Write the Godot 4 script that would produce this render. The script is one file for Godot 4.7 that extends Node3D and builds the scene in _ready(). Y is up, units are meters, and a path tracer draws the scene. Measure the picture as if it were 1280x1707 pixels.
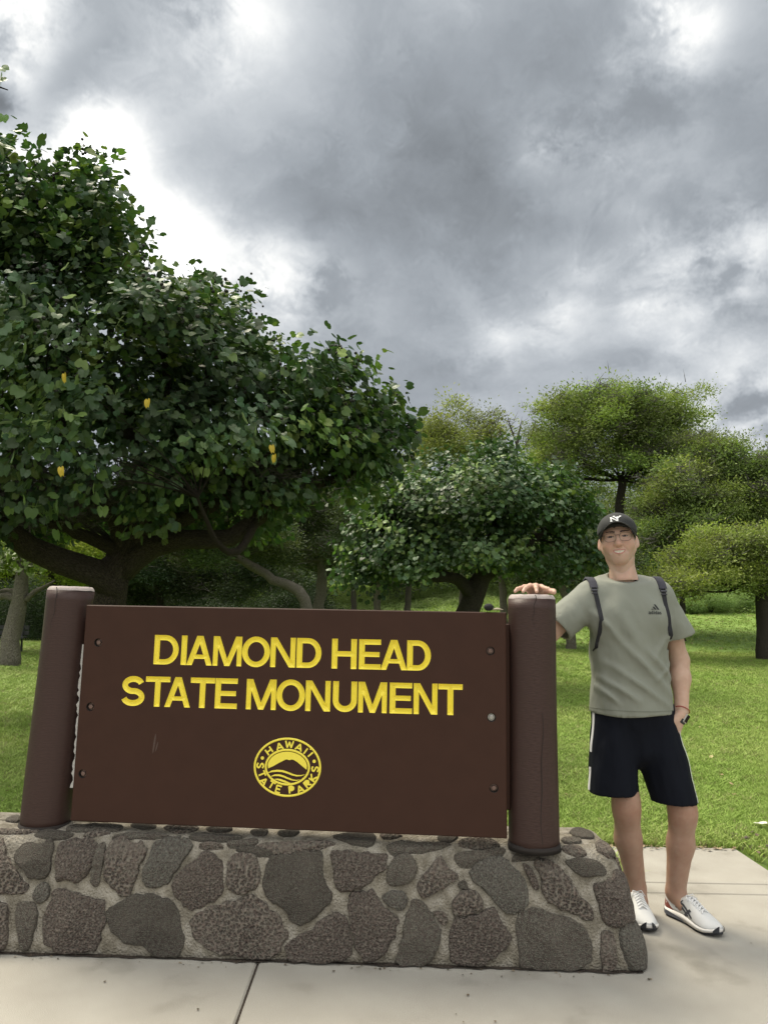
extends Node3D

# ---------------------------------------------------------------- helpers
var rng := RandomNumberGenerator.new()
var M := {}
var taken := {}


func _ready() -> void:
	rng.seed = 7
	camera_and_light()
	materials()
	setting()
	stone_wall()
	park_sign()
	trees()
	grass()
	person()
	small_things()


func camera_and_light() -> void:
	var cam := Camera3D.new()
	cam.name = "camera"
	cam.fov = 69.514
	cam.near = 0.05
	cam.far = 600.0
	cam.position = Vector3(0, 1.28, 0)
	cam.rotation_degrees = Vector3(8.1, 0, 1.08)
	add_child(cam)
	cam.current = true
	var env := Environment.new()
	env.background_mode = Environment.BG_SKY
	var sky := Sky.new()
	var pan := PanoramaSkyMaterial.new()
	pan.panorama = cloud_panorama()
	sky.sky_material = pan
	env.sky = sky
	env.background_energy_multiplier = 0.335
	env.tonemap_mode = Environment.TONE_MAPPER_LINEAR
	env.tonemap_exposure = 3.2
	env.sdfgi_enabled = true
	env.ssao_enabled = true
	env.ssil_enabled = true
	var we := WorldEnvironment.new()
	we.name = "world"
	we.environment = env
	add_child(we)
	var sun := DirectionalLight3D.new()
	sun.name = "sun"
	sun.light_energy = 0.5
	sun.light_color = Color(1.0, 0.96, 0.88)
	sun.light_angular_distance = 24.0
	sun.shadow_enabled = true
	var to_sun := Vector3(-0.36, 0.86, -0.36).normalized()
	add_child(sun)
	sun.look_at_from_position(Vector3.ZERO, -to_sun, Vector3.UP)


# A layered overcast with thin, bright breaks near the hidden sun, as an equirectangular picture of the air.
func cloud_panorama() -> ImageTexture:
	var w := 4096
	var h := 2048
	var big := FastNoiseLite.new()
	big.seed = 11
	big.noise_type = FastNoiseLite.TYPE_SIMPLEX_SMOOTH
	big.frequency = 0.62
	big.fractal_octaves = 3
	var mid := FastNoiseLite.new()
	mid.seed = 5
	mid.noise_type = FastNoiseLite.TYPE_SIMPLEX_SMOOTH
	mid.frequency = 1.5
	mid.fractal_octaves = 8
	mid.fractal_gain = 0.52
	mid.domain_warp_enabled = true
	mid.domain_warp_amplitude = 0.18
	mid.domain_warp_frequency = 1.3
	var img := Image.create_empty(w, h, false, Image.FORMAT_RGBF)
	var sun := Vector3(-0.50, 0.68, -0.60).normalized()
	# thin places (positive) and thick banks (negative) of the cloud deck: direction, sharpness, strength
	var banks := [
		[Vector3(-0.405, 0.582, -0.705), 387.2, 0.75],
		[Vector3(-0.372, 0.623, -0.688), 517.0, 0.50],
		[Vector3(-0.318, 0.542, -0.778), 540.8, 0.55],
		[Vector3(-0.349, 0.491, -0.798), 517.0, 0.30],
		[Vector3(-0.424, 0.499, -0.756), 418.8, 0.40],
		[Vector3(-0.237, 0.450, -0.861), 272.4, 0.40],
		[Vector3(-0.128, 0.440, -0.889), 311.2, 0.34],
		[Vector3(-0.288, 0.480, -0.829), 186.1, 0.26],
		[Vector3(-0.036, 0.408, -0.912), 129.3, 0.08],
		[Vector3(-0.153, 0.641, -0.752), 213.7, 0.28],
		[Vector3(-0.228, 0.643, -0.731), 346.1, 0.18],
		[Vector3(0.327, 0.637, -0.698), 725.1, 0.40],
		[Vector3(0.286, 0.623, -0.728), 346.1, 0.16],
		[Vector3(0.175, 0.580, -0.796), 517.0, 0.18],
		[Vector3(0.414, 0.415, -0.810), 346.1, 0.34],
		[Vector3(0.350, 0.408, -0.843), 418.8, 0.24],
		[Vector3(0.239, 0.388, -0.890), 346.1, 0.22],
		[Vector3(0.160, 0.352, -0.922), 725.1, 0.25],
		[Vector3(0.433, 0.251, -0.866), 186.1, 0.36],
		[Vector3(0.248, 0.574, -0.780), 290.8, 0.07],
		[Vector3(0.289, 0.522, -0.803), 213.7, 0.08],
		[Vector3(0.037, 0.518, -0.855), 46.5, -0.10],
		[Vector3(-0.038, 0.588, -0.808), 72.7, -0.05],
		[Vector3(0.224, 0.466, -0.856), 129.3, -0.05],
		[Vector3(-0.360, 0.575, -0.735), 290.8, -0.30],
		[Vector3(0.089, 0.395, -0.914), 86.5, -0.06],
		[Vector3(-0.423, 0.537, -0.730), 1548.8, -0.50],
		[Vector3(-0.178, 0.577, -0.797), 129.3, -0.06],
		[Vector3(0.274, 0.301, -0.913), 290.8, -0.07],
	]
	img.fill(Color(0.12, 0.13, 0.11))
	for j in h:
		var el := PI * (0.5 - (j + 0.5) / h)
		if el < -0.12:
			break
		var sy := sin(el)
		var cy := cos(el)
		var sh := maxf(sy, 0.0) + 0.5
		for i in w:
			var az := wrapf(TAU * (i + 0.5) / w, -PI, PI)
			# one sample for each block of four away from the view
			if (i % 2 == 1 or j % 2 == 1) and (absf(az) > 0.62 or el > 0.85):
				continue
			var d := Vector3(sin(az) * cy, sy, -cos(az) * cy)
			var qx := d.x / sh
			var qz := d.z / sh
			var b := big.get_noise_3d(qx * 1.3, qz * 1.3, 3.0)
			var n := mid.get_noise_3d(qx * 1.7, qz * 1.7, 9.0 + b * 0.3)
			var n2 := mid.get_noise_3d(qx * 1.7 + 7.0, qz * 1.7, 4.0)
			var n3 := mid.get_noise_3d(qx * 6.0, qz * 6.0, 2.0)
			var glow := acos(clampf(d.dot(sun), -1, 1))
			var g2 := exp(-glow * glow / 0.30)
			var v := 0.37 + 0.05 * b + 0.13 * n + 0.14 * maxf(n, 0.0) + 0.07 * n3 + g2 * 0.10
			var front := smoothstep(1.15, 0.85, absf(az))
			if front > 0.0:
				var e := Vector3(d.x + n * 0.05 + n2 * 0.025, d.y + n2 * 0.05 - n * 0.02, d.z).normalized()
				var add := 0.0
				for k in banks:
					var t: float = 1.0 - e.dot(k[0])
					t *= 2.0 * k[1]
					if t < 7.0:
						add += k[2] * exp(-t)
				v += front * (add * maxf(0.0, 0.72 + 2.6 * n + 1.6 * n2 + 1.2 * n3) if add > 0.0 else add)
			v += (1.0 - front) * 0.22 * smoothstep(0.0, 0.5, n + b * 0.6)
			v *= lerpf(1.0, 3.0, smoothstep(0.72, 1.25, el))
			v *= lerpf(1.0, 2.3, smoothstep(-0.3, 0.7, d.z))
			v = maxf(v, 0.2)
			var c := Color(0.905 * v, 0.99 * v, 1.085 * v).lerp(Color(v, v * 1.005, v * 0.99), clampf((v - 0.35) * 1.6, 0, 1))
			var hz := exp(-maxf(el, 0.0) / 0.2) * 0.5
			c = c.lerp(Color(0.42, 0.455, 0.52) * (0.95 + 0.6 * n), hz)
			img.set_pixel(i, j, c)
			if i % 2 == 0 and j % 2 == 0:
				img.set_pixel(i + 1, j, c)
				img.set_pixel(i, j + 1, c)
				img.set_pixel(i + 1, j + 1, c)
	return ImageTexture.create_from_image(img)


func numbered(called: String) -> String:
	if not taken.has(called):
		taken[called] = 0
		return called
	taken[called] += 1
	return "%s_%03d" % [called, taken[called]]


func tag(o: Node, label: String, category: String, group := "", kind := "") -> Node:
	if label:
		o.set_meta("label", label)
	if category:
		o.set_meta("category", category)
	if group:
		o.set_meta("group", group)
	if kind:
		o.set_meta("kind", kind)
	return o


func thing(called: String, label: String, category: String, at := Vector3.ZERO, turn := 0.0, group := "") -> Node3D:
	var o := Node3D.new()
	o.name = numbered(called)
	add_child(o)
	o.position = at
	o.rotation.y = turn
	tag(o, label, category, group)
	return o


func part(called: String, mesh: Mesh, material: Material, parent: Node3D) -> MeshInstance3D:
	var o := MeshInstance3D.new()
	o.mesh = mesh
	o.material_override = material
	if parent == self:
		o.name = numbered(called)
	else:
		var n := 0
		var nm := called
		while parent.has_node(NodePath(nm)):
			n += 1
			nm = "%s_%03d" % [called, n]
		o.name = nm
	parent.add_child(o, true)
	return o


# for hundreds of alike pieces: the caller numbers them
func piece(nm: String, mesh: Mesh, material: Material, parent: Node3D) -> MeshInstance3D:
	var o := MeshInstance3D.new()
	o.mesh = mesh
	o.material_override = material
	o.name = nm
	parent.add_child(o, true)
	return o


func stuff(called: String, mesh: Mesh, material: Material, places: Array[Transform3D], tints: PackedColorArray, parent: Node3D) -> MultiMeshInstance3D:
	var mm := MultiMesh.new()
	mm.transform_format = MultiMesh.TRANSFORM_3D
	mm.use_colors = true
	mm.mesh = mesh
	mm.instance_count = places.size()
	for i in places.size():
		mm.set_instance_transform(i, places[i])
		mm.set_instance_color(i, tints[i])
	var o := MultiMeshInstance3D.new()
	o.multimesh = mm
	o.material_override = material
	o.name = numbered(called) if parent == self else called
	o.set_meta("kind", "stuff")
	parent.add_child(o, true)
	return o


func arr_mesh(v: PackedVector3Array, idx: PackedInt32Array, cols := PackedColorArray(), smooth := true, uv := PackedVector2Array()) -> ArrayMesh:
	var a := []
	a.resize(Mesh.ARRAY_MAX)
	if smooth:
		var n := PackedVector3Array()
		n.resize(v.size())
		for t in range(0, idx.size(), 3):
			var p := v[idx[t]]
			var f := (v[idx[t + 2]] - p).cross(v[idx[t + 1]] - p)
			n[idx[t]] += f
			n[idx[t + 1]] += f
			n[idx[t + 2]] += f
		for i in n.size():
			n[i] = n[i].normalized() if n[i].length_squared() > 1e-24 else Vector3.UP
		a[Mesh.ARRAY_VERTEX] = v
		a[Mesh.ARRAY_NORMAL] = n
		a[Mesh.ARRAY_INDEX] = idx
		if cols.size():
			a[Mesh.ARRAY_COLOR] = cols
		if uv.size():
			a[Mesh.ARRAY_TEX_UV] = uv
	else:
		var fv := PackedVector3Array()
		var fn := PackedVector3Array()
		var fc := PackedColorArray()
		var fu := PackedVector2Array()
		for t in range(0, idx.size(), 3):
			var p := v[idx[t]]
			var f := (v[idx[t + 2]] - p).cross(v[idx[t + 1]] - p)
			f = f.normalized() if f.length_squared() > 1e-24 else Vector3.UP
			for k in 3:
				fv.append(v[idx[t + k]])
				fn.append(f)
				if cols.size():
					fc.append(cols[idx[t + k]])
				if uv.size():
					fu.append(uv[idx[t + k]])
		a[Mesh.ARRAY_VERTEX] = fv
		a[Mesh.ARRAY_NORMAL] = fn
		if cols.size():
			a[Mesh.ARRAY_COLOR] = fc
		if uv.size():
			a[Mesh.ARRAY_TEX_UV] = fu
	var m := ArrayMesh.new()
	m.add_surface_from_arrays(Mesh.PRIMITIVE_TRIANGLES, a)
	return m


# a growing bag of triangles
class Bag:
	var v := PackedVector3Array()
	var i := PackedInt32Array()
	var c := PackedColorArray()
	var uv := PackedVector2Array()

	func tri(a: Vector3, b: Vector3, d: Vector3) -> void:
		var n := v.size()
		v.append(a); v.append(b); v.append(d)
		i.append(n); i.append(n + 1); i.append(n + 2)

	func quad(a: Vector3, b: Vector3, d: Vector3, e: Vector3) -> void:
		var n := v.size()
		v.append(a); v.append(b); v.append(d); v.append(e)
		i.append(n); i.append(n + 1); i.append(n + 2)
		i.append(n); i.append(n + 2); i.append(n + 3)


# a tube along points; radii per point; smooth, with uv (round, along)
func tube(b: Bag, pts: PackedVector3Array, rad: PackedFloat32Array, sides := 8, rough := 0.0, flat := 1.0, up := Vector3.ZERO) -> void:
	var start := b.v.size()
	var side := Vector3.ZERO
	var along := 0.0
	for k in pts.size():
		var dir := (pts[mini(k + 1, pts.size() - 1)] - pts[maxi(k - 1, 0)]).normalized()
		if k > 0:
			along += pts[k].distance_to(pts[k - 1])
		if side == Vector3.ZERO:
			side = dir.cross(up if up != Vector3.ZERO else (Vector3.FORWARD if absf(dir.y) > 0.8 else Vector3.UP)).normalized()
		side = (side - dir * side.dot(dir)).normalized()
		var other := dir.cross(side)
		for s in sides + 1:
			var an := TAU * s / sides
			var r := rad[k]
			if rough > 0.0:
				r *= 1.0 + rough * (sin(an * 3.0 + k * 0.7) * 0.5 + sin(an * 5.0 - k * 1.1) * 0.35 + sin(an * 2.0 + k * 2.3) * 0.4)
			b.v.append(pts[k] + (side * cos(an) + other * sin(an) * flat) * r)
			b.uv.append(Vector2(float(s) / sides, along))
	for k in pts.size() - 1:
		for s in sides:
			var p := start + k * (sides + 1) + s
			var q := p + sides + 1
			b.i.append(p); b.i.append(q); b.i.append(p + 1)
			b.i.append(p + 1); b.i.append(q); b.i.append(q + 1)
	# ends
	for e in 2:
		var ring := start if e == 0 else start + (pts.size() - 1) * (sides + 1)
		var c := b.v.size()
		b.v.append(pts[0] if e == 0 else pts[pts.size() - 1])
		b.uv.append(Vector2.ZERO)
		for s in sides:
			if e == 0:
				b.i.append(c); b.i.append(ring + s); b.i.append(ring + s + 1)
			else:
				b.i.append(c); b.i.append(ring + s + 1); b.i.append(ring + s)


func curve(pts: Array, rad: Array, step: float) -> Array:
	var op := PackedVector3Array()
	var orr := PackedFloat32Array()
	for k in pts.size() - 1:
		var p0: Vector3 = pts[maxi(k - 1, 0)]
		var p1: Vector3 = pts[k]
		var p2: Vector3 = pts[k + 1]
		var p3: Vector3 = pts[mini(k + 2, pts.size() - 1)]
		var n := maxi(1, int(p1.distance_to(p2) / step))
		for s in n:
			var t := float(s) / n
			op.append(p1.cubic_interpolate(p2, p0, p3, t))
			orr.append(lerpf(rad[k], rad[k + 1], t))
	op.append(pts[pts.size() - 1])
	orr.append(rad[rad.size() - 1])
	return [op, orr]


func bag_mesh(b: Bag, smooth := true) -> ArrayMesh:
	return arr_mesh(b.v, b.i, b.c, smooth, b.uv if b.uv.size() == b.v.size() else PackedVector2Array())


# box with chamfered edges
func box(b: Bag, c: Vector3, s: Vector3, ch := 0.004, turn := Basis.IDENTITY) -> void:
	var h := s / 2.0
	ch = minf(ch, minf(h.x, minf(h.y, h.z)) * 0.9)
	var f := func(x: float, y: float, z: float) -> Vector3: return c + turn * Vector3(x, y, z)
	var a := h - Vector3(ch, ch, ch)
	for sg in [-1.0, 1.0]:
		var q := [[Vector3(h.x * sg, -a.y, -a.z), Vector3(h.x * sg, a.y, -a.z), Vector3(h.x * sg, a.y, a.z), Vector3(h.x * sg, -a.y, a.z)],
			[Vector3(-a.x, h.y * sg, -a.z), Vector3(-a.x, h.y * sg, a.z), Vector3(a.x, h.y * sg, a.z), Vector3(a.x, h.y * sg, -a.z)],
			[Vector3(-a.x, -a.y, h.z * sg), Vector3(a.x, -a.y, h.z * sg), Vector3(a.x, a.y, h.z * sg), Vector3(-a.x, a.y, h.z * sg)]]
		for r in q:
			out_quad(b, c, turn, r[0], r[1], r[2], r[3])
	for s1 in [-1.0, 1.0]:
		for s2 in [-1.0, 1.0]:
			out_quad(b, c, turn, Vector3(-a.x, h.y * s1, a.z * s2), Vector3(a.x, h.y * s1, a.z * s2), Vector3(a.x, a.y * s1, h.z * s2), Vector3(-a.x, a.y * s1, h.z * s2))
			out_quad(b, c, turn, Vector3(h.x * s1, -a.y, a.z * s2), Vector3(h.x * s1, a.y, a.z * s2), Vector3(a.x * s1, a.y, h.z * s2), Vector3(a.x * s1, -a.y, h.z * s2))
			out_quad(b, c, turn, Vector3(h.x * s1, a.y * s2, -a.z), Vector3(h.x * s1, a.y * s2, a.z), Vector3(a.x * s1, h.y * s2, a.z), Vector3(a.x * s1, h.y * s2, -a.z))
			for s3 in [-1.0, 1.0]:
				var p := Vector3(h.x * s1, a.y * s2, a.z * s3)
				var q2 := Vector3(a.x * s1, h.y * s2, a.z * s3)
				var r2 := Vector3(a.x * s1, a.y * s2, h.z * s3)
				if (r2 - p).cross(q2 - p).dot(p) > 0:
					b.tri(c + turn * p, c + turn * q2, c + turn * r2)
				else:
					b.tri(c + turn * p, c + turn * r2, c + turn * q2)


# a quad wound so that it faces away from the middle of its box
func out_quad(b: Bag, c: Vector3, turn: Basis, p: Vector3, q: Vector3, r: Vector3, s: Vector3) -> void:
	if (r - p).cross(q - p).dot(p + r) > 0:
		b.quad(c + turn * p, c + turn * q, c + turn * r, c + turn * s)
	else:
		b.quad(c + turn * p, c + turn * s, c + turn * r, c + turn * q)


func noise_tex(size: int, kind: int, freq: float, sd: int, ramp: Array, octaves := 4, ret := -1) -> NoiseTexture2D:
	var n := FastNoiseLite.new()
	n.noise_type = kind
	n.seed = sd
	n.frequency = freq
	n.fractal_octaves = octaves
	if ret >= 0:
		n.cellular_return_type = ret
	var t := NoiseTexture2D.new()
	t.width = size
	t.height = size
	t.seamless = true
	t.seamless_blend_skirt = 0.7
	t.noise = n
	var g := Gradient.new()
	var offs := PackedFloat32Array()
	var cols := PackedColorArray()
	for r in ramp:
		offs.append(r[0])
		cols.append(r[1] if r[1] is Color else Color(r[1], r[1], r[1]))
	g.offsets = offs
	g.colors = cols
	t.color_ramp = g
	return t


func lin(r: float, g: float, b: float) -> Color:
	return Color(r, g, b).linear_to_srgb()


func mat(c: Color, rough := 0.7, spec := 0.5) -> StandardMaterial3D:
	var m := StandardMaterial3D.new()
	m.albedo_color = c
	m.roughness = rough
	m.metallic_specular = spec
	return m


func textured(c: Color, rough: float, fine: Texture2D, scale: float, coarse: Texture2D = null, bump: Texture2D = null, bump_cm := 0.0, world := false) -> StandardMaterial3D:
	var m := mat(c, rough)
	m.albedo_texture = fine
	m.uv1_triplanar = true
	m.uv1_world_triplanar = world
	m.uv1_scale = Vector3(scale, scale, scale)
	if coarse:
		m.detail_enabled = true
		m.detail_blend_mode = BaseMaterial3D.BLEND_MODE_MUL
		m.detail_albedo = coarse
		m.detail_uv_layer = BaseMaterial3D.DETAIL_UV_2
		m.uv2_triplanar = true
		m.uv2_world_triplanar = world
		m.uv2_scale = Vector3(scale, scale, scale) * 0.173
	if bump:
		m.heightmap_enabled = true
		m.heightmap_texture = bump
		m.heightmap_scale = bump_cm
	return m


func materials() -> void:
	var S := FastNoiseLite.TYPE_SIMPLEX_SMOOTH
	var C := FastNoiseLite.TYPE_CELLULAR
	M.fine = noise_tex(512, S, 0.06, 1, [[0.0, 0.72], [0.5, 0.9], [1.0, 1.0]], 5)
	M.coarse = noise_tex(512, S, 0.012, 2, [[0.0, 0.78], [0.45, 0.95], [1.0, 1.0]], 5)
	M.grit = noise_tex(1024, S, 0.3, 3, [[0.0, 0.0], [1.0, 1.0]], 3)
	M.lumpy = noise_tex(512, S, 0.03, 4, [[0.0, 0.0], [1.0, 1.0]], 5)
	M.pits = noise_tex(512, C, 0.055, 6, [[0.0, 0.0], [0.25, 0.15], [0.55, 0.9], [1.0, 1.0]], 3, FastNoiseLite.RETURN_DISTANCE)
	M.stone_tone = noise_tex(512, S, 0.03, 8, [[0.0, Color(0.58, 0.5, 0.46)], [0.4, Color(0.85, 0.8, 0.76)], [0.62, Color(0.92, 0.92, 0.86)], [1.0, Color(1, 0.97, 0.93)]], 5)
	M.pits_small = noise_tex(512, C, 0.11, 36, [[0.0, 0.0], [0.25, 0.2], [0.55, 0.9], [1.0, 1.0]], 3, FastNoiseLite.RETURN_DISTANCE)
	M.pit_tone_small = noise_tex(512, C, 0.11, 36, [[0.0, 0.28], [0.2, 0.52], [0.5, 0.95], [1.0, 1.0]], 3, FastNoiseLite.RETURN_DISTANCE)
	M.pit_tone = noise_tex(512, C, 0.055, 6, [[0.0, 0.28], [0.2, 0.52], [0.5, 0.95], [1.0, 1.0]], 3, FastNoiseLite.RETURN_DISTANCE)
	M.concrete_tone = noise_tex(1024, S, 0.3, 9, [[0.0, Color(0.5, 0.48, 0.45)], [0.35, Color(0.8, 0.79, 0.77)], [0.6, Color(0.9, 0.89, 0.87)], [1.0, Color(1, 0.99, 0.98)]], 3)
	M.stain = noise_tex(512, S, 0.012, 10, [[0.0, Color(0.76, 0.755, 0.74)], [0.40, Color(0.93, 0.925, 0.92)], [1.0, 1.0]], 6)
	M.grime = noise_tex(512, S, 0.02, 19, [[0.0, Color(0.52, 0.5, 0.46)], [0.4, Color(0.8, 0.79, 0.76)], [0.7, 0.97], [1.0, 1.0]], 6)
	M.lawn_tone = noise_tex(512, S, 0.12, 12, [[0.0, Color(0.62, 0.7, 0.5)], [0.5, Color(0.86, 0.9, 0.78)], [1.0, Color(1, 1, 0.9)]], 4)
	M.lawn_patch = noise_tex(512, S, 0.011, 13, [[0.0, Color(0.72, 0.78, 0.62)], [0.4, Color(0.9, 0.92, 0.85)], [0.7, 1.0], [1.0, Color(1, 0.97, 0.8)]], 5)
	M.bark_tone = noise_tex(512, S, 0.05, 14, [[0.0, Color(0.5, 0.48, 0.46)], [0.5, Color(0.85, 0.83, 0.8)], [1.0, 1.0]], 5)
	M.ridges = noise_tex(512, S, 0.03, 15, [[0.0, 0.0], [0.4, 0.1], [0.55, 1.0], [1.0, 0.8]], 4)
	M.cloth = noise_tex(256, S, 0.35, 16, [[0.0, 0.9], [1.0, 1.0]], 2)
	M.wood_line = wood_grain()
	M.paint = noise_tex(512, S, 0.02, 22, [[0.0, 0.93], [1.0, 1.0]], 6)
	M.concrete = textured(lin(0.53, 0.515, 0.47), 0.9, M.concrete_tone, 1.3, M.stain, M.grit, 0.22, true)
	M.concrete.uv2_scale = Vector3.ONE * 0.45
	M.mortar = textured(lin(0.54, 0.505, 0.44), 0.95, M.concrete_tone, 5.0, M.grime, M.lumpy, 1.6, true)
	M.mortar.uv2_scale = Vector3.ONE * 1.3
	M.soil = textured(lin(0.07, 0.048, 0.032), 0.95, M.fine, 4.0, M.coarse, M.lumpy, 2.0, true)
	M.lawn = textured(lin(0.235, 0.335, 0.07), 0.9, M.lawn_tone, 1.1, M.lawn_patch, M.grit, 1.5, true)
	M.lawn.uv2_scale = Vector3(0.09, 0.09, 0.09)
	M.blade = mat(Color.WHITE, 0.6, 0.35)
	M.blade.vertex_color_use_as_albedo = true
	M.blade.backlight_enabled = true
	M.blade.backlight = Color(0.5, 0.5, 0.5)
	M.leaf = mat(Color.WHITE, 0.5, 0.45)
	M.leaf.vertex_color_use_as_albedo = true
	M.leaf.backlight_enabled = true
	M.leaf.backlight = Color(0.62, 0.7, 0.45)
	M.fineleaf = mat(Color.WHITE, 0.65, 0.35)
	M.fineleaf.vertex_color_use_as_albedo = true
	M.fineleaf.backlight_enabled = true
	M.fineleaf.backlight = Color(0.8, 0.85, 0.6)
	M.tinted = mat(Color.WHITE, 0.75)
	M.tinted.vertex_color_use_as_albedo = true
	M.bark = bark(lin(0.105, 0.088, 0.07))
	M.pale_bark = bark(lin(0.30, 0.28, 0.24))
	M.dark_bark = bark(lin(0.09, 0.08, 0.068))


func wood_grain() -> NoiseTexture2D:
	return noise_tex(512, FastNoiseLite.TYPE_SIMPLEX_SMOOTH, 0.03, 21, [[0.0, 0.8], [0.5, 0.93], [1.0, 1.0]], 5)


func bark(c: Color) -> StandardMaterial3D:
	var m := mat(c, 0.9, 0.3)
	m.albedo_texture = M.bark_tone
	m.uv1_scale = Vector3(3, 0.8, 1)
	m.heightmap_enabled = true
	m.heightmap_texture = M.ridges
	m.heightmap_scale = 3.0
	return m


# ---------------------------------------------------------------- ground
func ground_y(x: float, z: float) -> float:
	var d := sqrt(x * x * 0.15 + z * z)
	if z > 0.0:
		return -0.02
	var r := clampf((x / maxf(d, 4.0) + 0.12) / 0.36, 0.0, 1.0)
	r = r * r * (3.0 - 2.0 * r)
	var e := maxf(d - 7.0, 0.0)
	var h := -0.012 + lerpf(0.0005, 0.00185, r) * minf(e, 36.0) * minf(e, 36.0)
	h += lerpf(2.6, 1.8, r) * smoothstep(40.0, 54.0, d) + 5.0 * smoothstep(54.0, 120.0, d)
	h += 0.02 * sin(x * 0.7 + z * 0.35) * smoothstep(6.0, 14.0, d)
	return h


func setting() -> void:
	# one sheet of ground, finer towards the camera
	var b := Bag.new()
	var zs := PackedFloat32Array()
	var z := 6.0
	while z > -480.0:
		zs.append(z)
		z -= maxf(0.35, -z * 0.05)
	zs.append(-480.0)
	var n := 90
	for k in zs.size():
		var w := 16.0 + maxf(-zs[k], 0.0) * 1.4
		for i in n + 1:
			var u := 2.0 * i / n - 1.0
			var x := w * u
			b.v.append(Vector3(x, ground_y(x, zs[k]), zs[k]))
	for k in zs.size() - 1:
		for i in n:
			var p := k * (n + 1) + i
			b.i.append_array([p, p + n + 1, p + 1, p + 1, p + n + 1, p + n + 2])
	var g := part("lawn_ground", bag_mesh(b), M.lawn, self)
	tag(g, "mown green lawn rising gently towards the trees", "lawn", "", "structure")
	# soil under and round the paving
	var sb := Bag.new()
	sb.quad(Vector3(-4.5, -0.006, -3.55), Vector3(4.0, -0.006, -3.55), Vector3(4.0, -0.006, 1.6), Vector3(-4.5, -0.006, 1.6))
	var bed := part("soil_bed", bag_mesh(sb), M.soil, self)
	tag(bed, "dark soil showing in the joints of the paving", "soil", "", "structure")
	# concrete paving: each slab its own piece
	var pave := thing("pavement", "pale broom-finished concrete paving in front of and beside the stone wall", "pavement")
	pave.set_meta("kind", "structure")
	slab(pave, -4.2, -0.441, -3.3, 1.4)
	slab(pave, -0.433, 3.4, -3.739, 1.4)
	slab(pave, 0.75, 3.4, -3.881, -3.747)
	slab(pave, 1.325, 2.055, -4.475, -3.889)
	# dirt and painted contact shade along the foot of the wall
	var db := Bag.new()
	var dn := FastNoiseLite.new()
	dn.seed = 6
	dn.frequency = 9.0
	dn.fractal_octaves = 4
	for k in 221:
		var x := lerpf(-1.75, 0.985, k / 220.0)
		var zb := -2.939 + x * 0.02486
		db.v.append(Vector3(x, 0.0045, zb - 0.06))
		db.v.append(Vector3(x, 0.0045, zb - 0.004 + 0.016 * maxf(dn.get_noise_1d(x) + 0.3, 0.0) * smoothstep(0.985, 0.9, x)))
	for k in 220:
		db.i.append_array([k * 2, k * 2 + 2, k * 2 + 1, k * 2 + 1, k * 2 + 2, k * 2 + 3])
	part("dirt_and_contact_shade", bag_mesh(db), M.soil, pave)
	# bare earth with litter beside the last slab
	var e := Bag.new()
	for k in 15:
		for i in 19:
			var x := 2.04 + i * 0.09
			var zz := -3.86 - k * 0.055
			var edge := minf(minf(float(i), 18.0 - i) / 4.0, minf(float(k) + 1, 14.0 - k) / 4.0)
			b_earth(e, x, zz, clampf(edge, 0.0, 1.0))
	for k in 14:
		for i in 18:
			var p := k * 19 + i
			e.i.append_array([p, p + 19, p + 1, p + 1, p + 19, p + 20])
	var earth := part("bare_earth", bag_mesh(e), M.soil, self)
	tag(earth, "brown bare earth beside the short concrete slab", "earth", "", "structure")


func b_earth(e: Bag, x: float, z: float, k: float) -> void:
	var up := 0.012 + 0.018 * sin(x * 31.0 + z * 17.0) * sin(z * 43.0) + 0.012 * sin(x * 71.0)
	e.v.append(Vector3(x, -0.03 + k * (0.032 + up), z))


func slab(parent: Node3D, x0: float, x1: float, z0: float, z1: float) -> void:
	var b := Bag.new()
	box(b, Vector3((x0 + x1) / 2, -0.05, (z0 + z1) / 2), Vector3(x1 - x0, 0.1, z1 - z0), 0.006)
	part("slab", bag_mesh(b, false), M.concrete, parent)


# ---------------------------------------------------------------- the low wall of lava stones
var W_Y := PackedFloat32Array([0.0, 0.1, 0.2, 0.3, 0.345, 0.375, 0.392, 0.40, 0.405])
var W_I := PackedFloat32Array([0.0, 0.025, 0.055, 0.09, 0.112, 0.135, 0.16, 0.20, 0.30])


func w_inset(y: float) -> float:
	for k in W_Y.size() - 1:
		if y <= W_Y[k + 1]:
			return lerpf(W_I[k], W_I[k + 1], clampf((y - W_Y[k]) / (W_Y[k + 1] - W_Y[k]), 0, 1))
	return 0.30


func w_top(inset: float) -> float:
	for k in W_I.size() - 1:
		if inset <= W_I[k + 1]:
			return lerpf(W_Y[k], W_Y[k + 1], clampf((inset - W_I[k]) / (W_I[k + 1] - W_I[k]), 0, 1))
	return 0.405


func w_front(u: float, y: float) -> Vector3:
	var i := w_inset(y)
	var xr := 1.015 - i * 0.6
	var z := -i
	var nx := 0.0
	if u > xr - 0.07:
		var t := minf((u - xr + 0.07), 0.07)
		z -= 0.07 - sqrt(maxf(0.0049 - t * t, 0.0))
		nx = t / 0.07
		if u > xr:
			u = xr
	return Vector3(u, y, maxf(z, -0.45))


func w_end(zz: float, y: float) -> Vector3:
	return Vector3(1.015 - w_inset(y) * 0.6, y, zz)


func w_flat(u: float, zz: float) -> Vector3:
	var i := minf(minf(-zz, (1.015 - u) / 0.6), zz + 0.62)
	return Vector3(u, w_top(maxf(i, 0.0)), zz)


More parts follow.
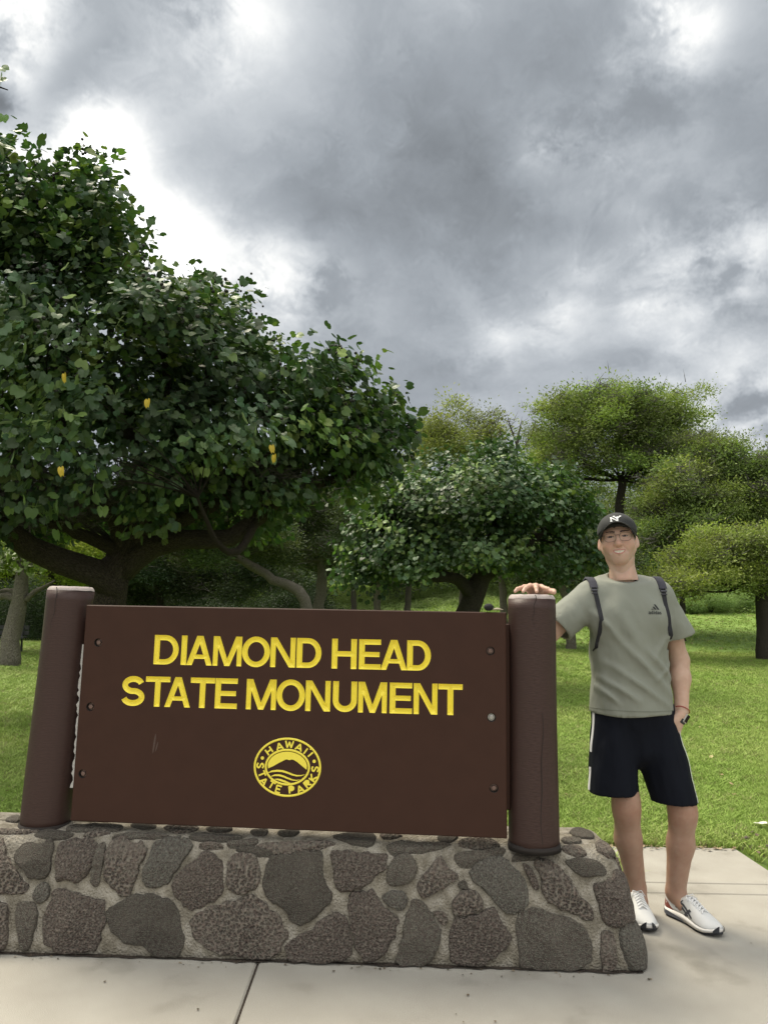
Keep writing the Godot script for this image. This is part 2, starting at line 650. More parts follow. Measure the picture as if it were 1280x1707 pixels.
func stone_wall() -> void:
	var wall := thing("stone_wall", "low rounded wall of dark lava stones set in pale mortar under the sign", "wall", Vector3(0, 0, -2.939), -0.02486)
	# mortar core: rounded rings rising to the flat top
	var b := Bag.new()
	var hs := [-0.03, 0.0, 0.03, 0.06, 0.1, 0.13, 0.16, 0.2, 0.23, 0.26, 0.3, 0.325, 0.345, 0.362, 0.375, 0.385, 0.392, 0.397, 0.40, 0.402, 0.404, 0.405, 0.405]
	var insets := []
	for y in hs:
		insets.append(w_inset(y))
	insets[0] = 0.03
	insets[1] = 0.014
	insets[19] = 0.22
	insets[20] = 0.25
	insets[21] = 0.28
	insets[22] = 0.305
	var wn := FastNoiseLite.new()
	wn.seed = 3
	wn.frequency = 7.0
	wn.fractal_octaves = 4
	var ring := 0
	for k in hs.size():
		var pts := outline(-3.2 + insets[k], 1.015 - insets[k] * 0.6, -0.62 + insets[k], -insets[k], 0.07)
		ring = pts.size()
		for p in pts:
			var q := Vector3(p.x, hs[k], p.y)
			var d := wn.get_noise_3dv(q) * (0.010 if k < 18 else 0.006)
			var out := Vector3(0, 1, 0) if k > 17 else Vector3(p.x - clampf(p.x, -3.0, 0.7), 0.1, p.y + 0.31).normalized()
			b.v.append(q + out * (d - 0.006))
	for k in hs.size() - 1:
		for s in ring:
			var s2 := (s + 1) % ring
			var p := k * ring + s
			var q := k * ring + s2
			b.i.append_array([p, p + ring, q, q, p + ring, q + ring])
	# close the top: the last ring is a thin slot, joined across
	var c := (hs.size() - 1) * ring
	for s in range(1, ring - 1):
		b.i.append_array([c, c + s + 1, c + s])
	part("mortar", bag_mesh(b), M.mortar, wall)
	var tones := []
	var cols := [lin(0.225, 0.20, 0.182), lin(0.215, 0.20, 0.18), lin(0.23, 0.20, 0.184), lin(0.205, 0.19, 0.17), lin(0.18, 0.175, 0.162)]
	for k in 5:
		var m := textured(cols[k], 0.93, M.stone_tone, 3.3 + 0.4 * k, M.pit_tone if k % 2 == 0 else M.pit_tone_small, M.pits if k % 2 == 0 else M.pits_small, [1.3, 0.9, 1.8, 1.3, 0.6][k], true)
		m.uv2_scale = Vector3.ONE * (3.3 + 0.4 * k)
		m.uv1_offset = Vector3(k * 0.37, k * 0.21, k * 0.11)
		tones.append(m)
	var n := 0
	for s in front_stones():
		var pts := []
		for k in range(0, s.size(), 2):
			pts.append(Vector2(s[k], maxf(s[k + 1], 8)) / 1000.0)
		stone(wall, n, pts, 0, tones[[0, 3, 2, 1, 0, 4, 2][n % 7]])
		n += 1
	for s in top_stones():
		var pts := []
		for k in range(0, s.size(), 2):
			pts.append(Vector2(s[k], s[k + 1]) / 1000.0)
		stone(wall, n, pts, 1, tones[[0, 1, 3][n % 3]])
		n += 1
	# stones of the right-hand end, seen only from the side, and of the stretch left of the picture
	for q in [[-0.24, 0.10, 0.09, 0.08], [-0.25, 0.28, 0.08, 0.06], [-0.42, 0.2, 0.07, 0.11]]:
		stone(wall, n, blob(Vector2(q[0], q[1]), q[2], q[3]), 2, tones[n % 5])
		n += 1
	for q in [[-1.63, 0.29, 0.055, 0.075], [-1.78, 0.24, 0.07, 0.11], [-1.62, 0.09, 0.07, 0.08], [-1.95, 0.1, 0.09, 0.08], [-2.0, 0.29, 0.1, 0.07], [-2.25, 0.2, 0.1, 0.13], [-2.5, 0.12, 0.1, 0.1], [-2.52, 0.32, 0.08, 0.05], [-2.8, 0.2, 0.12, 0.14]]:
		stone(wall, n, blob(Vector2(q[0], q[1]), q[2], q[3]), 0, tones[n % 5])
		n += 1


func blob(c: Vector2, rx: float, ry: float) -> Array:
	var o := []
	for k in 9:
		var a := TAU * k / 9.0
		o.append(c + Vector2(cos(a) * rx, sin(a) * ry) * rng.randf_range(0.85, 1.08))
	return o


func outline(x0: float, x1: float, z0: float, z1: float, r: float) -> Array:
	var o := []
	r = minf(r, (z1 - z0) / 2.0 * 0.98)
	# front edge from left to right, the right end, then back
	for k in 150:
		o.append(Vector2(lerpf(x0, x1 - r, k / 149.0), z1))
	for k in range(1, 9):
		var a := PI / 2 - PI / 2 * k / 8.0
		o.append(Vector2(x1 - r + cos(a) * r, z1 - r + sin(a) * r))
	for k in range(1, 14):
		o.append(Vector2(x1, lerpf(z1 - r, z0 + r, k / 13.0)))
	for k in range(1, 9):
		var a := -PI / 2 * k / 8.0
		o.append(Vector2(x1 - r + cos(a) * r, z0 + r + sin(a) * r))
	for k in range(1, 60):
		o.append(Vector2(lerpf(x1 - r, x0, k / 59.0), z0))
	return o


# One stone: its outline on the face of the wall, domed, worn and pitted. face 0 = front, 1 = top, 2 = right end
func stone(wall: Node3D, n: int, poly: Array, face: int, m: Material) -> void:
	# round the corners a little and add points
	var pts: Array = poly
	for pass_ in 2:
		var cutoff := 0.2 if pass_ == 0 else 0.25
		var o := []
		for k in pts.size():
			var a: Vector2 = pts[k]
			var c: Vector2 = pts[(k + 1) % pts.size()]
			o.append(a.lerp(c, cutoff))
			o.append(a.lerp(c, 1.0 - cutoff))
		pts = o
	var mid := Vector2.ZERO
	var area := 0.0
	for k in pts.size():
		mid += pts[k] / pts.size()
		area += pts[k].cross(pts[(k + 1) % pts.size()]) / 2.0
	if (area < 0.0) != (face != 0):
		pts.reverse()
	var size := sqrt(absf(area))
	var ns := FastNoiseLite.new()
	ns.seed = 100 + n
	ns.frequency = 20.0
	ns.fractal_octaves = 4
	for k in pts.size():
		pts[k] = mid + (pts[k] - mid) * (1.0 + 0.011 / maxf(size, 0.05))
	var high := minf(0.020, size * 0.18) if face != 1 else 0.006
	# broken faces: a few planes cut the dome
	var facets := []
	for k in 4:
		var fa := TAU * (k + 0.7 * ns.get_noise_2d(k * 9.0, 3.0)) / 4.0
		facets.append([Vector2(cos(fa), sin(fa)) * (0.16 + 0.16 * absf(ns.get_noise_2d(k * 5.0, 8.0))), high * (0.95 + 0.5 * ns.get_noise_2d(k * 3.0, 1.0))])
	var b := Bag.new()
	var rings := [[1.03, -0.018], [1.0, 0.0], [0.965, 0.45], [0.91, 0.72], [0.82, 0.88], [0.7, 0.97], [0.57, 1.0], [0.43, 1.0], [0.28, 1.0], [0.14, 1.0]]
	var tilt := Vector2(ns.get_noise_2d(5, 5), ns.get_noise_2d(9, 2)) * (0.25 if face != 1 else 0.05)
	var cnt := pts.size()
	for r in rings:
		for p in pts:
			b.v.append(on_stone(mid + (p - mid) * r[0], mid, r[1], high, ns, face, tilt, size, r[0], facets))
	b.v.append(on_stone(mid, mid, 1.0, high, ns, face, tilt, size, 0.0, facets))
	for k in rings.size() - 1:
		for s in cnt:
			var p := k * cnt + s
			var q := k * cnt + (s + 1) % cnt
			b.i.append_array([p, p + cnt, q, q, p + cnt, q + cnt])
	var c0 := (rings.size() - 1) * cnt
	for s in cnt:
		b.i.append_array([c0 + s, b.v.size() - 1, c0 + (s + 1) % cnt])
	var nm := "stone" if n == 0 else "stone_%03d" % n
	piece(nm, bag_mesh(b), m, wall)


func on_stone(q: Vector2, mid: Vector2, lift: float, high: float, ns: FastNoiseLite, face: int, tilt: Vector2, size: float, ring: float, facets: Array) -> Vector3:
	var wob := Vector2(ns.get_noise_2d(q.x + 40.0, q.y), ns.get_noise_2d(q.x, q.y + 40.0)) * minf(0.012, size * 0.08) * smoothstep(0.3, 1.0, ring)
	q += wob
	var d := lift if lift < 0.0 else lift * high + ns.get_noise_2dv(q) * high * 0.75 * lift + tilt.dot(q - mid) * 0.12 * lift
	d += 0.0 if lift < 0.0 else ns.get_noise_2dv(q * 3.0) * 0.0035 * lift
	if lift > 0.0 and face != 1:
		for f in facets:
			d = minf(d, maxf(f[1] - f[0].dot(q - mid) + 0.002, 0.001 * lift))
	if face == 1:
		return w_flat(q.x, q.y) + Vector3(0, d, 0)
	if face == 2:
		return w_end(q.x, q.y) + Vector3(d, d * 0.2, 0)
	var p := w_front(q.x, maxf(q.y, 0.004))
	var corner := smoothstep(0.86, 1.01, q.x + w_inset(maxf(q.y, 0.0)) * 0.6)
	var up := smoothstep(0.28, 0.4, q.y)
	var nn := Vector3(corner * 1.2, 0.25 + up * 0.9, 1.0 - 0.35 * corner).normalized()
	return p + nn * d


func front_stones() -> Array:
	var o := []
	o.append([-1563, 373, -1498, 374, -1469, 325, -1414, 271, -1354, 233, -1355, 208, -1413, 197, -1504, 204])
	o.append([-1429, 320, -1419, 352, -1377, 365, -1340, 353, -1317, 372, -1293, 360, -1288, 304, -1285, 274, -1313, 248, -1347, 251, -1377, 276, -1418, 301])
	o.append([-1265, 330, -1259, 372, -1187, 377, -1139, 374, -1119, 354, -1125, 300, -1132, 260, -1158, 240, -1201, 251, -1248, 242, -1252, 287])
	o.append([-1118, 350, -1093, 367, -1077, 334, -1080, 279, -1076, 240, -1098, 233, -1111, 249, -1113, 290])
	o.append([-1070, 364, -1051, 380, -1013, 384, -972, 366, -943, 371, -919, 358, -933, 300, -942, 239, -951, 210, -987, 203, -1023, 233, -1052, 250, -1071, 313])
	o.append([-897, 348, -882, 375, -845, 387, -785, 385, -736, 371, -761, 337, -783, 294, -810, 246, -851, 237, -902, 238, -914, 277, -904, 307])
	o.append([-792, 250, -761, 290, -715, 321, -676, 350, -644, 345, -618, 323, -605, 280, -602, 208, -655, 185, -711, 161, -735, 180, -773, 204])
	o.append([-585, 320, -570, 343, -513, 345, -476, 332, -459, 293, -465, 242, -502, 224, -552, 219, -576, 240])
	o.append([-424, 335, -378, 344, -326, 347, -281, 360, -236, 359, -216, 328, -209, 270, -181, 226, -184, 201, -212, 175, -249, 145, -286, 127, -328, 139, -340, 164, -383, 192, -424, 208, -437, 247, -433, 294])
	o.append([-178, 353, -163, 365, -105, 358, -44, 356, 8, 359, 32, 350, 24, 316, -6, 300, -35, 260, -85, 241, -124, 233, -154, 244, -165, 312])
	o.append([60, 344, 100, 361, 135, 345, 152, 319, 131, 282, 101, 265, 51, 262, 36, 283, 42, 316])
	o.append([241, 355, 273, 318, 307, 290, 272, 267, 216, 241, 177, 223, 154, 257, 168, 282, 213, 326])
	o.append([361, 303, 390, 336, 445, 355, 492, 354, 529, 325, 560, 288, 579, 249, 567, 211, 538, 185, 508, 177, 471, 193, 432, 236, 383, 274])
	o.append([565, 338, 587, 330, 608, 302, 617, 270, 600, 261, 580, 298])
	o.append([608, 351, 678, 353, 703, 329, 740, 292, 759, 254, 805, 211, 810, 173, 785, 168, 741, 186, 676, 210, 643, 226, 636, 284])
	o.append([736, 352, 789, 359, 846, 355, 874, 333, 874, 316, 833, 306, 787, 305, 760, 325])
	o.append([830, 275, 901, 297, 926, 328, 958, 299, 968, 243, 981, 169, 917, 153, 866, 151, 843, 193, 842, 240])
	o.append([538, 176, 584, 196, 651, 184, 711, 170, 760, 149, 795, 116, 803, 75, 784, 31, 727, 8, 650, -2, 584, -2, 545, 16, 536, 68, 528, 119])
	o.append([841, 126, 881, 124, 888, 86, 882, 21, 851, 2, 837, 10, 836, 76])
	o.append([908, 128, 962, 190, 993, 133, 1005, 88, 1007, 31, 1003, -5, 948, 22, 923, 59])
	o.append([291, 154, 334, 161, 379, 172, 430, 192, 459, 180, 462, 151, 490, 127, 504, 96, 481, 67, 442, 41, 397, 18, 342, 14, 287, 28, 281, 75])
	o.append([292, 214, 329, 247, 375, 243, 401, 220, 400, 192, 368, 177, 327, 169, 295, 164])
	o.append([309, 268, 335, 282, 348, 257, 320, 253])
	o.append([-98, 224, -69, 238, -38, 221, -14, 243, 1, 207, 43, 169, 76, 153, 70, 111, 41, 69, 18, 32, -22, 14, -56, 30, -73, 62, -88, 104, -94, 145, -110, 177])
	o.append([123, 179, 143, 210, 182, 198, 223, 145, 238, 112, 231, 70, 207, 24, 162, 8, 100, 10, 76, 24, 99, 76, 103, 133])
	o.append([216, 177, 252, 175, 268, 158, 257, 137, 236, 146])
	o.append([22, 223, 51, 237, 97, 238, 111, 210, 93, 182, 52, 191, 31, 208])
	o.append([-331, 56, -303, 81, -246, 107, -210, 137, -184, 152, -154, 161, -120, 148, -109, 111, -93, 71, -101, 29, -147, 15, -207, 6, -280, 6, -323, 16])
	o.append([-703, 134, -643, 164, -594, 183, -533, 194, -487, 215, -454, 204, -416, 170, -367, 142, -356, 110, -338, 90, -356, 55, -378, 26, -435, 15, -514, 19, -585, 28, -637, 48, -679, 75])
	o.append([-1027, 147, -990, 170, -964, 192, -894, 205, -845, 202, -805, 186, -768, 171, -752, 129, -722, 59, -738, 21, -790, 12, -831, 15, -880, 49, -940, 54, -982, 74, -1014, 113])
	o.append([-1263, 117, -1251, 175, -1243, 210, -1170, 208, -1105, 188, -1052, 180, -1036, 122, -1043, 72, -1049, 30, -1130, 15, -1211, 22, -1249, 50])
	o.append([-1380, 160, -1345, 167, -1304, 162, -1292, 124, -1297, 73, -1304, 27, -1333, 25, -1354, 80])
	o.append([-1508, 175, -1448, 170, -1419, 155, -1403, 113, -1393, 50, -1403, 21, -1468, 16])
	o.append([-1325, 191, -1309, 230, -1278, 231, -1264, 192, -1294, 170])
	return o


func top_stones() -> Array:
	var o := []
	o.append([-1284, -231, -1202, -268, -1074, -263, -1064, -198, -1188, -181, -1262, -192])
	o.append([-1037, -273, -941, -280, -924, -229, -999, -224])
	o.append([-895, -254, -830, -281, -748, -258, -766, -205, -838, -200])
	o.append([-714, -260, -608, -269, -628, -216, -693, -218])
	o.append([-1379, -156, -1334, -194, -1232, -160, -1264, -142, -1358, -140])
	o.append([-1191, -156, -1125, -190, -1087, -177, -1130, -151])
	o.append([-1067, -152, -1002, -177, -863, -179, -867, -155, -991, -149])
	o.append([-762, -160, -708, -192, -556, -180, -570, -156, -683, -148])
	o.append([-713, -135, -650, -139, -616, -131, -667, -127])
	o.append([-598, -145, -537, -152, -486, -158, -503, -136, -576, -133])
	o.append([-562, -126, -501, -130, -415, -119, -475, -114])
	o.append([-475, -130, -442, -142, -202, -161, -191, -144, -302, -126, -372, -119])
	o.append([-529, -238, -463, -258, -462, -200, -504, -188])
	o.append([-414, -232, -331, -253, -345, -196, -394, -199])
	o.append([-1543, -183, -1476, -176, -1413, -180, -1375, -172, -1463, -154, -1529, -157])
	o.append([-1581, -292, -1570, -355, -1541, -335, -1513, -266])
	o.append([-191, -190, -119, -247, -23, -240, -19, -149, -113, -151])
	o.append([4, -235, 95, -228, 64, -193, 20, -196])
	o.append([38, -145, 95, -167, 191, -162, 284, -162, 230, -141, 138, -127, 65, -129])
	o.append([234, -217, 321, -245, 294, -177, 253, -175])
	o.append([314, -153, 350, -212, 436, -225, 481, -157, 406, -146])
	o.append([307, -127, 405, -135, 488, -146, 477, -130, 384, -113, 332, -109])
	o.append([522, -118, 550, -131, 631, -127, 587, -117])
	o.append([724, -154, 777, -178, 809, -145, 810, -133, 754, -134])
	o.append([743, -241, 812, -247, 809, -205, 746, -191])
	o.append([795, -331, 852, -414, 894, -338, 868, -255, 805, -261])
	o.append([869, -197, 909, -247, 937, -161, 899, -141, 862, -151])
	return o


# ---------------------------------------------------------------- the sign
func park_sign() -> void:
	var brown := textured(lin(0.052, 0.0235, 0.0155), 0.55, M.paint, 0.9)
	var post_brown := textured(lin(0.062, 0.035, 0.029), 0.5, M.wood_line, 2.5, null, M.lumpy, 0.1)
	post_brown.uv1_scale = Vector3(2.2, 9.0, 2.2)
	brown.metallic_specular = 0.3
	post_brown.metallic_specular = 0.35
	var yellow := mat(lin(0.90, 0.75, 0.075), 0.5)
	var bare := textured(lin(0.80, 0.77, 0.72), 0.8, M.fine, 6.0)
	var top_wood := textured(lin(0.66, 0.56, 0.52), 0.75, M.fine, 8.0, M.coarse, M.grit, 0.15)
	var metal := mat(lin(0.16, 0.10, 0.08), 0.45)
	metal.metallic = 0.3
	var steel := mat(lin(0.45, 0.42, 0.4), 0.35)
	steel.metallic = 0.8
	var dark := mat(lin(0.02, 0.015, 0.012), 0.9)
	var sign := thing("park_sign", "brown wooden park sign with carved yellow lettering between two round posts", "sign", Vector3(-0.375, 0.40, -3.175), -0.07523)
	# posts: turned logs with a bevelled, weathered top and a drying crack
	for s in 2:
		var b := Bag.new()
		var x := -1.005 if s == 0 else 1.0
		var h := 0.985 if s == 0 else 0.983
		var pts := PackedVector3Array()
		var rad := PackedFloat32Array()
		for k in 25:
			var y := lerpf(-0.014, h - 0.018, k / 24.0)
			pts.append(Vector3(x + (0.034 * (y - 0.5) if s == 0 else 0.0), y, 0.0))
			rad.append(0.0985 + 0.0015 * sin(y * 7.0 + s) - 0.002 * y)
		tube(b, pts, rad, 40)
		var shaft := part("post", bag_mesh(b), post_brown, sign)
		# the bevelled cap
		var top: Vector3 = pts[24]
		var tb := Bag.new()
		var prof := [[0.0965, 0.0005], [0.094, 0.008], [0.0875, 0.0165], [0.083, 0.018], [0.04, 0.0188], [0.0, 0.019]]
		for p in prof:
			for a in 41:
				var an := TAU * a / 40.0
				tb.v.append(top + Vector3(cos(an) * p[0], p[1] + (0.0006 * sin(an * 9.0)), sin(an) * p[0]))
		for k in prof.size() - 1:
			for a in 40:
				var p := k * 41 + a
				tb.i.append_array([p, p + 1, p + 41, p + 1, p + 42, p + 41])
		part("weathered_top", bag_mesh(tb), top_wood, shaft)
		# cracks: thin dark wedges let into the shaft
		for cr in ([[-0.15, 0.985, 0.80, 0.0035]] if s == 0 else [[-0.02, 0.985, 0.86, 0.003], [0.22, 0.52, 0.02, 0.0032]]):
			var cb := Bag.new()
			var last := Vector3.ZERO
			for k in 15:
				var t := k / 14.0
				var y: float = lerpf(cr[1] - 0.004, cr[2], t)
				var a: float = cr[0] + 0.05 * sin(t * 5.0 + s) + 0.03 * sin(t * 13.0)
				var r := 0.0990
				var wd: float = cr[3] * (1.0 - 0.85 * absf(t - (0.0 if cr[1] > 0.9 else 0.6)))
				var dir := Vector3(sin(a), 0, cos(a))
				var sd := Vector3(cos(a), 0, -sin(a))
				var base := Vector3(x + (0.034 * (y - 0.5) if s == 0 else 0.0), y, 0)
				cb.v.append(base + dir * (r + 0.0012) - sd * wd * 0.5)
				cb.v.append(base + dir * (r + 0.0012) + sd * wd * 0.5)
			for k in 14:
				cb.i.append_array([k * 2, k * 2 + 2, k * 2 + 1, k * 2 + 1, k * 2 + 2, k * 2 + 3])
			part("crack", bag_mesh(cb), dark, shaft)
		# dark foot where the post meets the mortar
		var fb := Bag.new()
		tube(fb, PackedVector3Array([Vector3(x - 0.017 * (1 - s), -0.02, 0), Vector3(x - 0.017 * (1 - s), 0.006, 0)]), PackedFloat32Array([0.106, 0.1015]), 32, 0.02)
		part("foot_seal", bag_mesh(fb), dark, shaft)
	# ---- the front board, with the letters really cut into its face
	var x0 := -0.879
	var x1 := 0.888
	var y0 := 0.031
	var y1 := 0.908
	var zf := 0.075
	var th := 0.04
	var glyphs := sign_glyphs()          # each: [outers and holes]
	var bolts := [Vector2(-0.815, 0.751), Vector2(-0.829, 0.487), Vector2(-0.841, 0.218), Vector2(0.824, 0.752), Vector2(0.828, 0.49), Vector2(0.837, 0.219)]
	var cuts := []
	for g in glyphs:
		for poly in g:
			cuts.append(poly)
	for p in bolts:
		cuts.append(ngon(p, 0.0175, 18))
	var pb := Bag.new()
	var ch := 0.004
	var fx0 := x0 + ch
	var fx1 := x1 - ch
	var fy0 := y0 + ch
	var fy1 := y1 - ch
	var strips := 160
	for k in strips:
		var xa := lerpf(fx0, fx1, float(k) / strips)
		var xb := lerpf(fx0, fx1, float(k + 1) / strips)
		var rect := PackedVector2Array([Vector2(xa, fy0), Vector2(xb, fy0), Vector2(xb, fy1), Vector2(xa, fy1)])
		var pieces := [rect]
		var islands := []
		for c in cuts:
			var lo: float = 1e9
			var hi: float = -1e9
			for p in c:
				lo = minf(lo, p.x)
				hi = maxf(hi, p.x)
			if hi < xa or lo > xb:
				continue
			if Geometry2D.is_polygon_clockwise(c):
				islands.append_array(Geometry2D.intersect_polygons(rect, c))
				continue
			var nxt := []
			for q in pieces:
				nxt.append_array(Geometry2D.clip_polygons(q, c))
			pieces = nxt
		for q in pieces + islands:
			flat_poly(pb, q, zf)
	# edges, chamfer and back
	for e in 4:
		var cs := [Vector2(x0, y0), Vector2(x1, y0), Vector2(x1, y1), Vector2(x0, y1)]
		var fs := [Vector2(fx0, fy0), Vector2(fx1, fy0), Vector2(fx1, fy1), Vector2(fx0, fy1)]
		var a: Vector2 = cs[e]
		var c: Vector2 = cs[(e + 1) % 4]
		var fa: Vector2 = fs[e]
		var fc: Vector2 = fs[(e + 1) % 4]
		pb.quad(Vector3(a.x, a.y, zf - ch), Vector3(fa.x, fa.y, zf), Vector3(fc.x, fc.y, zf), Vector3(c.x, c.y, zf - ch))
		pb.quad(Vector3(a.x, a.y, zf - th), Vector3(a.x, a.y, zf - ch), Vector3(c.x, c.y, zf - ch), Vector3(c.x, c.y, zf - th))
	pb.quad(Vector3(x0, y0, zf - th), Vector3(x1, y0, zf - th), Vector3(x1, y1, zf - th), Vector3(x0, y1, zf - th))
	var panel := part("panel", bag_mesh(pb, false), brown, sign)
	# the cut grooves, one mesh per letter
	for g in glyphs:
		part("carved_letter", groove(g, zf), yellow, panel)
	# bolts sunk in round holes
	var nb := 0
	for p in bolts:
		var hb := Bag.new()
		var ring := ngon(p, 0.0175, 18)
		for k in 18:
			var a: Vector2 = ring[k]
			var c: Vector2 = ring[(k + 1) % 18]
			hb.quad(Vector3(a.x, a.y, zf), Vector3(a.x, a.y, zf - 0.014), Vector3(c.x, c.y, zf - 0.014), Vector3(c.x, c.y, zf))
			hb.tri(Vector3(a.x, a.y, zf - 0.014), Vector3(p.x, p.y, zf - 0.014), Vector3(c.x, c.y, zf - 0.014))
		part("bolt_hole", bag_mesh(hb, false), dark, panel)
		var bb := Bag.new()
		tube(bb, PackedVector3Array([Vector3(p.x, p.y, zf - 0.016), Vector3(p.x, p.y, zf - 0.0135)]), PackedFloat32Array([0.0145, 0.014]), 18)
		tube(bb, PackedVector3Array([Vector3(p.x, p.y, zf - 0.0135), Vector3(p.x, p.y, zf - 0.004), Vector3(p.x, p.y, zf - 0.003)]), PackedFloat32Array([0.0095, 0.0092, 0.0075]), 6)
		part("bolt", bag_mesh(bb, false), steel if nb == 4 else metal, panel)
		nb += 1
	# the board on the far side, its end grain bare where the paint has peeled
	var bk := Bag.new()
	box(bk, Vector3(0.014, 0.494, -0.008), Vector3(1.786, 0.735, 0.07), 0.004)
	part("rear_panel", bag_mesh(bk, false), brown, sign)
	var pe := Bag.new()
	var pw := FastNoiseLite.new()
	pw.seed = 4
	pw.frequency = 22.0
	for k in 40:
		var ya := lerpf(0.15, 0.74, k / 40.0)
		var yb := lerpf(0.15, 0.74, (k + 1) / 40.0)
		var wa := 0.026 + 0.012 * pw.get_noise_1d(ya * 2.0)
		var wb := 0.026 + 0.012 * pw.get_noise_1d(yb * 2.0)
		pe.quad(Vector3(-0.8815 - wa, ya, 0.029), Vector3(-0.8815 - wb, yb, 0.029), Vector3(-0.876, yb, 0.030), Vector3(-0.876, ya, 0.030))
		pe.quad(Vector3(-0.8815 - wa, ya, -0.03), Vector3(-0.8815 - wb, yb, -0.03), Vector3(-0.8815 - wb, yb, 0.029), Vector3(-0.8815 - wa, ya, 0.029))
	var peel := part("peeled_edge", bag_mesh(pe, false), bare, sign)
	peel.set_meta("label", "bare pale edge where the brown paint has peeled away")
	emblem(panel, yellow, zf + 0.0002)
	# pale scuffs in the paint
	for q in [[-0.546, 0.348, 0.004, 0.04], [-0.535, 0.335, 0.003, 0.02]]:
		var sb := Bag.new()
		var r := PackedVector2Array()
		for k in 10:
			var a := TAU * k / 10.0
			r.append(Vector2(q[0] + cos(a) * q[2] + sin(a) * 0.004, q[1] + sin(a) * q[3]))
		flat_poly(sb, r, zf + 0.0006)
		part("scuff", bag_mesh(sb, false), mat(lin(0.072, 0.041, 0.031), 0.55), panel)


func ngon(c: Vector2, r: float, n: int) -> PackedVector2Array:
	var o := PackedVector2Array()
	for k in n:
		o.append(c + Vector2(cos(TAU * k / n), sin(TAU * k / n)) * r)
	return o


func ellipse(c: Vector2, rx: float, ry: float, n := 48) -> PackedVector2Array:
	var o := PackedVector2Array()
	for k in n:
		o.append(c + Vector2(cos(TAU * k / n) * rx, sin(TAU * k / n) * ry))
	return o


func flat_poly(b: Bag, q: PackedVector2Array, z: float) -> void:
	var t := Geometry2D.triangulate_polygon(q)
	for k in range(0, t.size(), 3):
		var a := q[t[k]]
		var c := q[t[k + 1]]
		var d := q[t[k + 2]]
		if (c - a).cross(d - a) > 0:
			b.tri(Vector3(a.x, a.y, z), Vector3(d.x, d.y, z), Vector3(c.x, c.y, z))
		else:
			b.tri(Vector3(a.x, a.y, z), Vector3(c.x, c.y, z), Vector3(d.x, d.y, z))


# a V-shaped groove that fills a letter's outline
func groove(g: Array, zf: float) -> ArrayMesh:
	var b := Bag.new()
	var lo := Vector2(1e9, 1e9)
	var hi := -lo
	for poly in g:
		for p in poly:
			lo = lo.min(p)
			hi = hi.max(p)
	var st := 0.0045
	var nx := int((hi.x - lo.x) / st) + 1
	var ny := int((hi.y - lo.y) / st) + 1
	for i in nx:
		for j in ny:
			var o := lo + Vector2(i, j) * st
			var pieces := []
			for poly in g:
				if not Geometry2D.is_polygon_clockwise(poly):
					pieces.append_array(Geometry2D.intersect_polygons(PackedVector2Array([o, o + Vector2(st, 0), o + Vector2(st, st), o + Vector2(0, st)]), poly))
			for poly in g:
				if Geometry2D.is_polygon_clockwise(poly):
					var nxt := []
					for q in pieces:
						nxt.append_array(Geometry2D.clip_polygons(q, poly))
					pieces = nxt
			for q in pieces:
				var t := Geometry2D.triangulate_polygon(q)
				for k in range(0, t.size(), 3):
					var v := []
					for e in 3:
						var p: Vector2 = q[t[k + e]]
						var d := 1e9
						for poly in g:
							for s in poly.size():
								d = minf(d, p.distance_squared_to(Geometry2D.get_closest_point_to_segment(p, poly[s], poly[(s + 1) % poly.size()])))
						d = sqrt(d)
						v.append(Vector3(p.x, p.y, zf - minf(d * 1.6, 0.003 + d * 0.85)))
					if (v[1] - v[0]).cross(v[2] - v[0]).z > 0:
						b.tri(v[0], v[2], v[1])
					else:
						b.tri(v[0], v[1], v[2])
	return bag_mesh(b, false)


func rect2(x0: float, y0: float, x1: float, y1: float) -> PackedVector2Array:
	return PackedVector2Array([Vector2(x0, y0), Vector2(x1, y0), Vector2(x1, y1), Vector2(x0, y1)])


func join(polys: Array) -> Array:
	var outs: Array = [polys[0]]
	for k in range(1, polys.size()):
		var cur: PackedVector2Array = polys[k]
		if Geometry2D.is_polygon_clockwise(cur):
			cur.reverse()
		var keep := []
		for o in outs:
			if Geometry2D.is_polygon_clockwise(o):
				keep.append_array(Geometry2D.clip_polygons(o, cur).map(func(h):
					var r: PackedVector2Array = h
					if not Geometry2D.is_polygon_clockwise(r):
						r.reverse()
					return r))
				continue
			var m := Geometry2D.merge_polygons(o, cur)
			var outer := []
			for q in m:
				if Geometry2D.is_polygon_clockwise(q):
					keep.append(q)
				else:
					outer.append(q)
			if outer.size() == 1:
				cur = outer[0]
			else:
				keep.append(o)
		keep.append(cur)
		outs = keep
	return outs


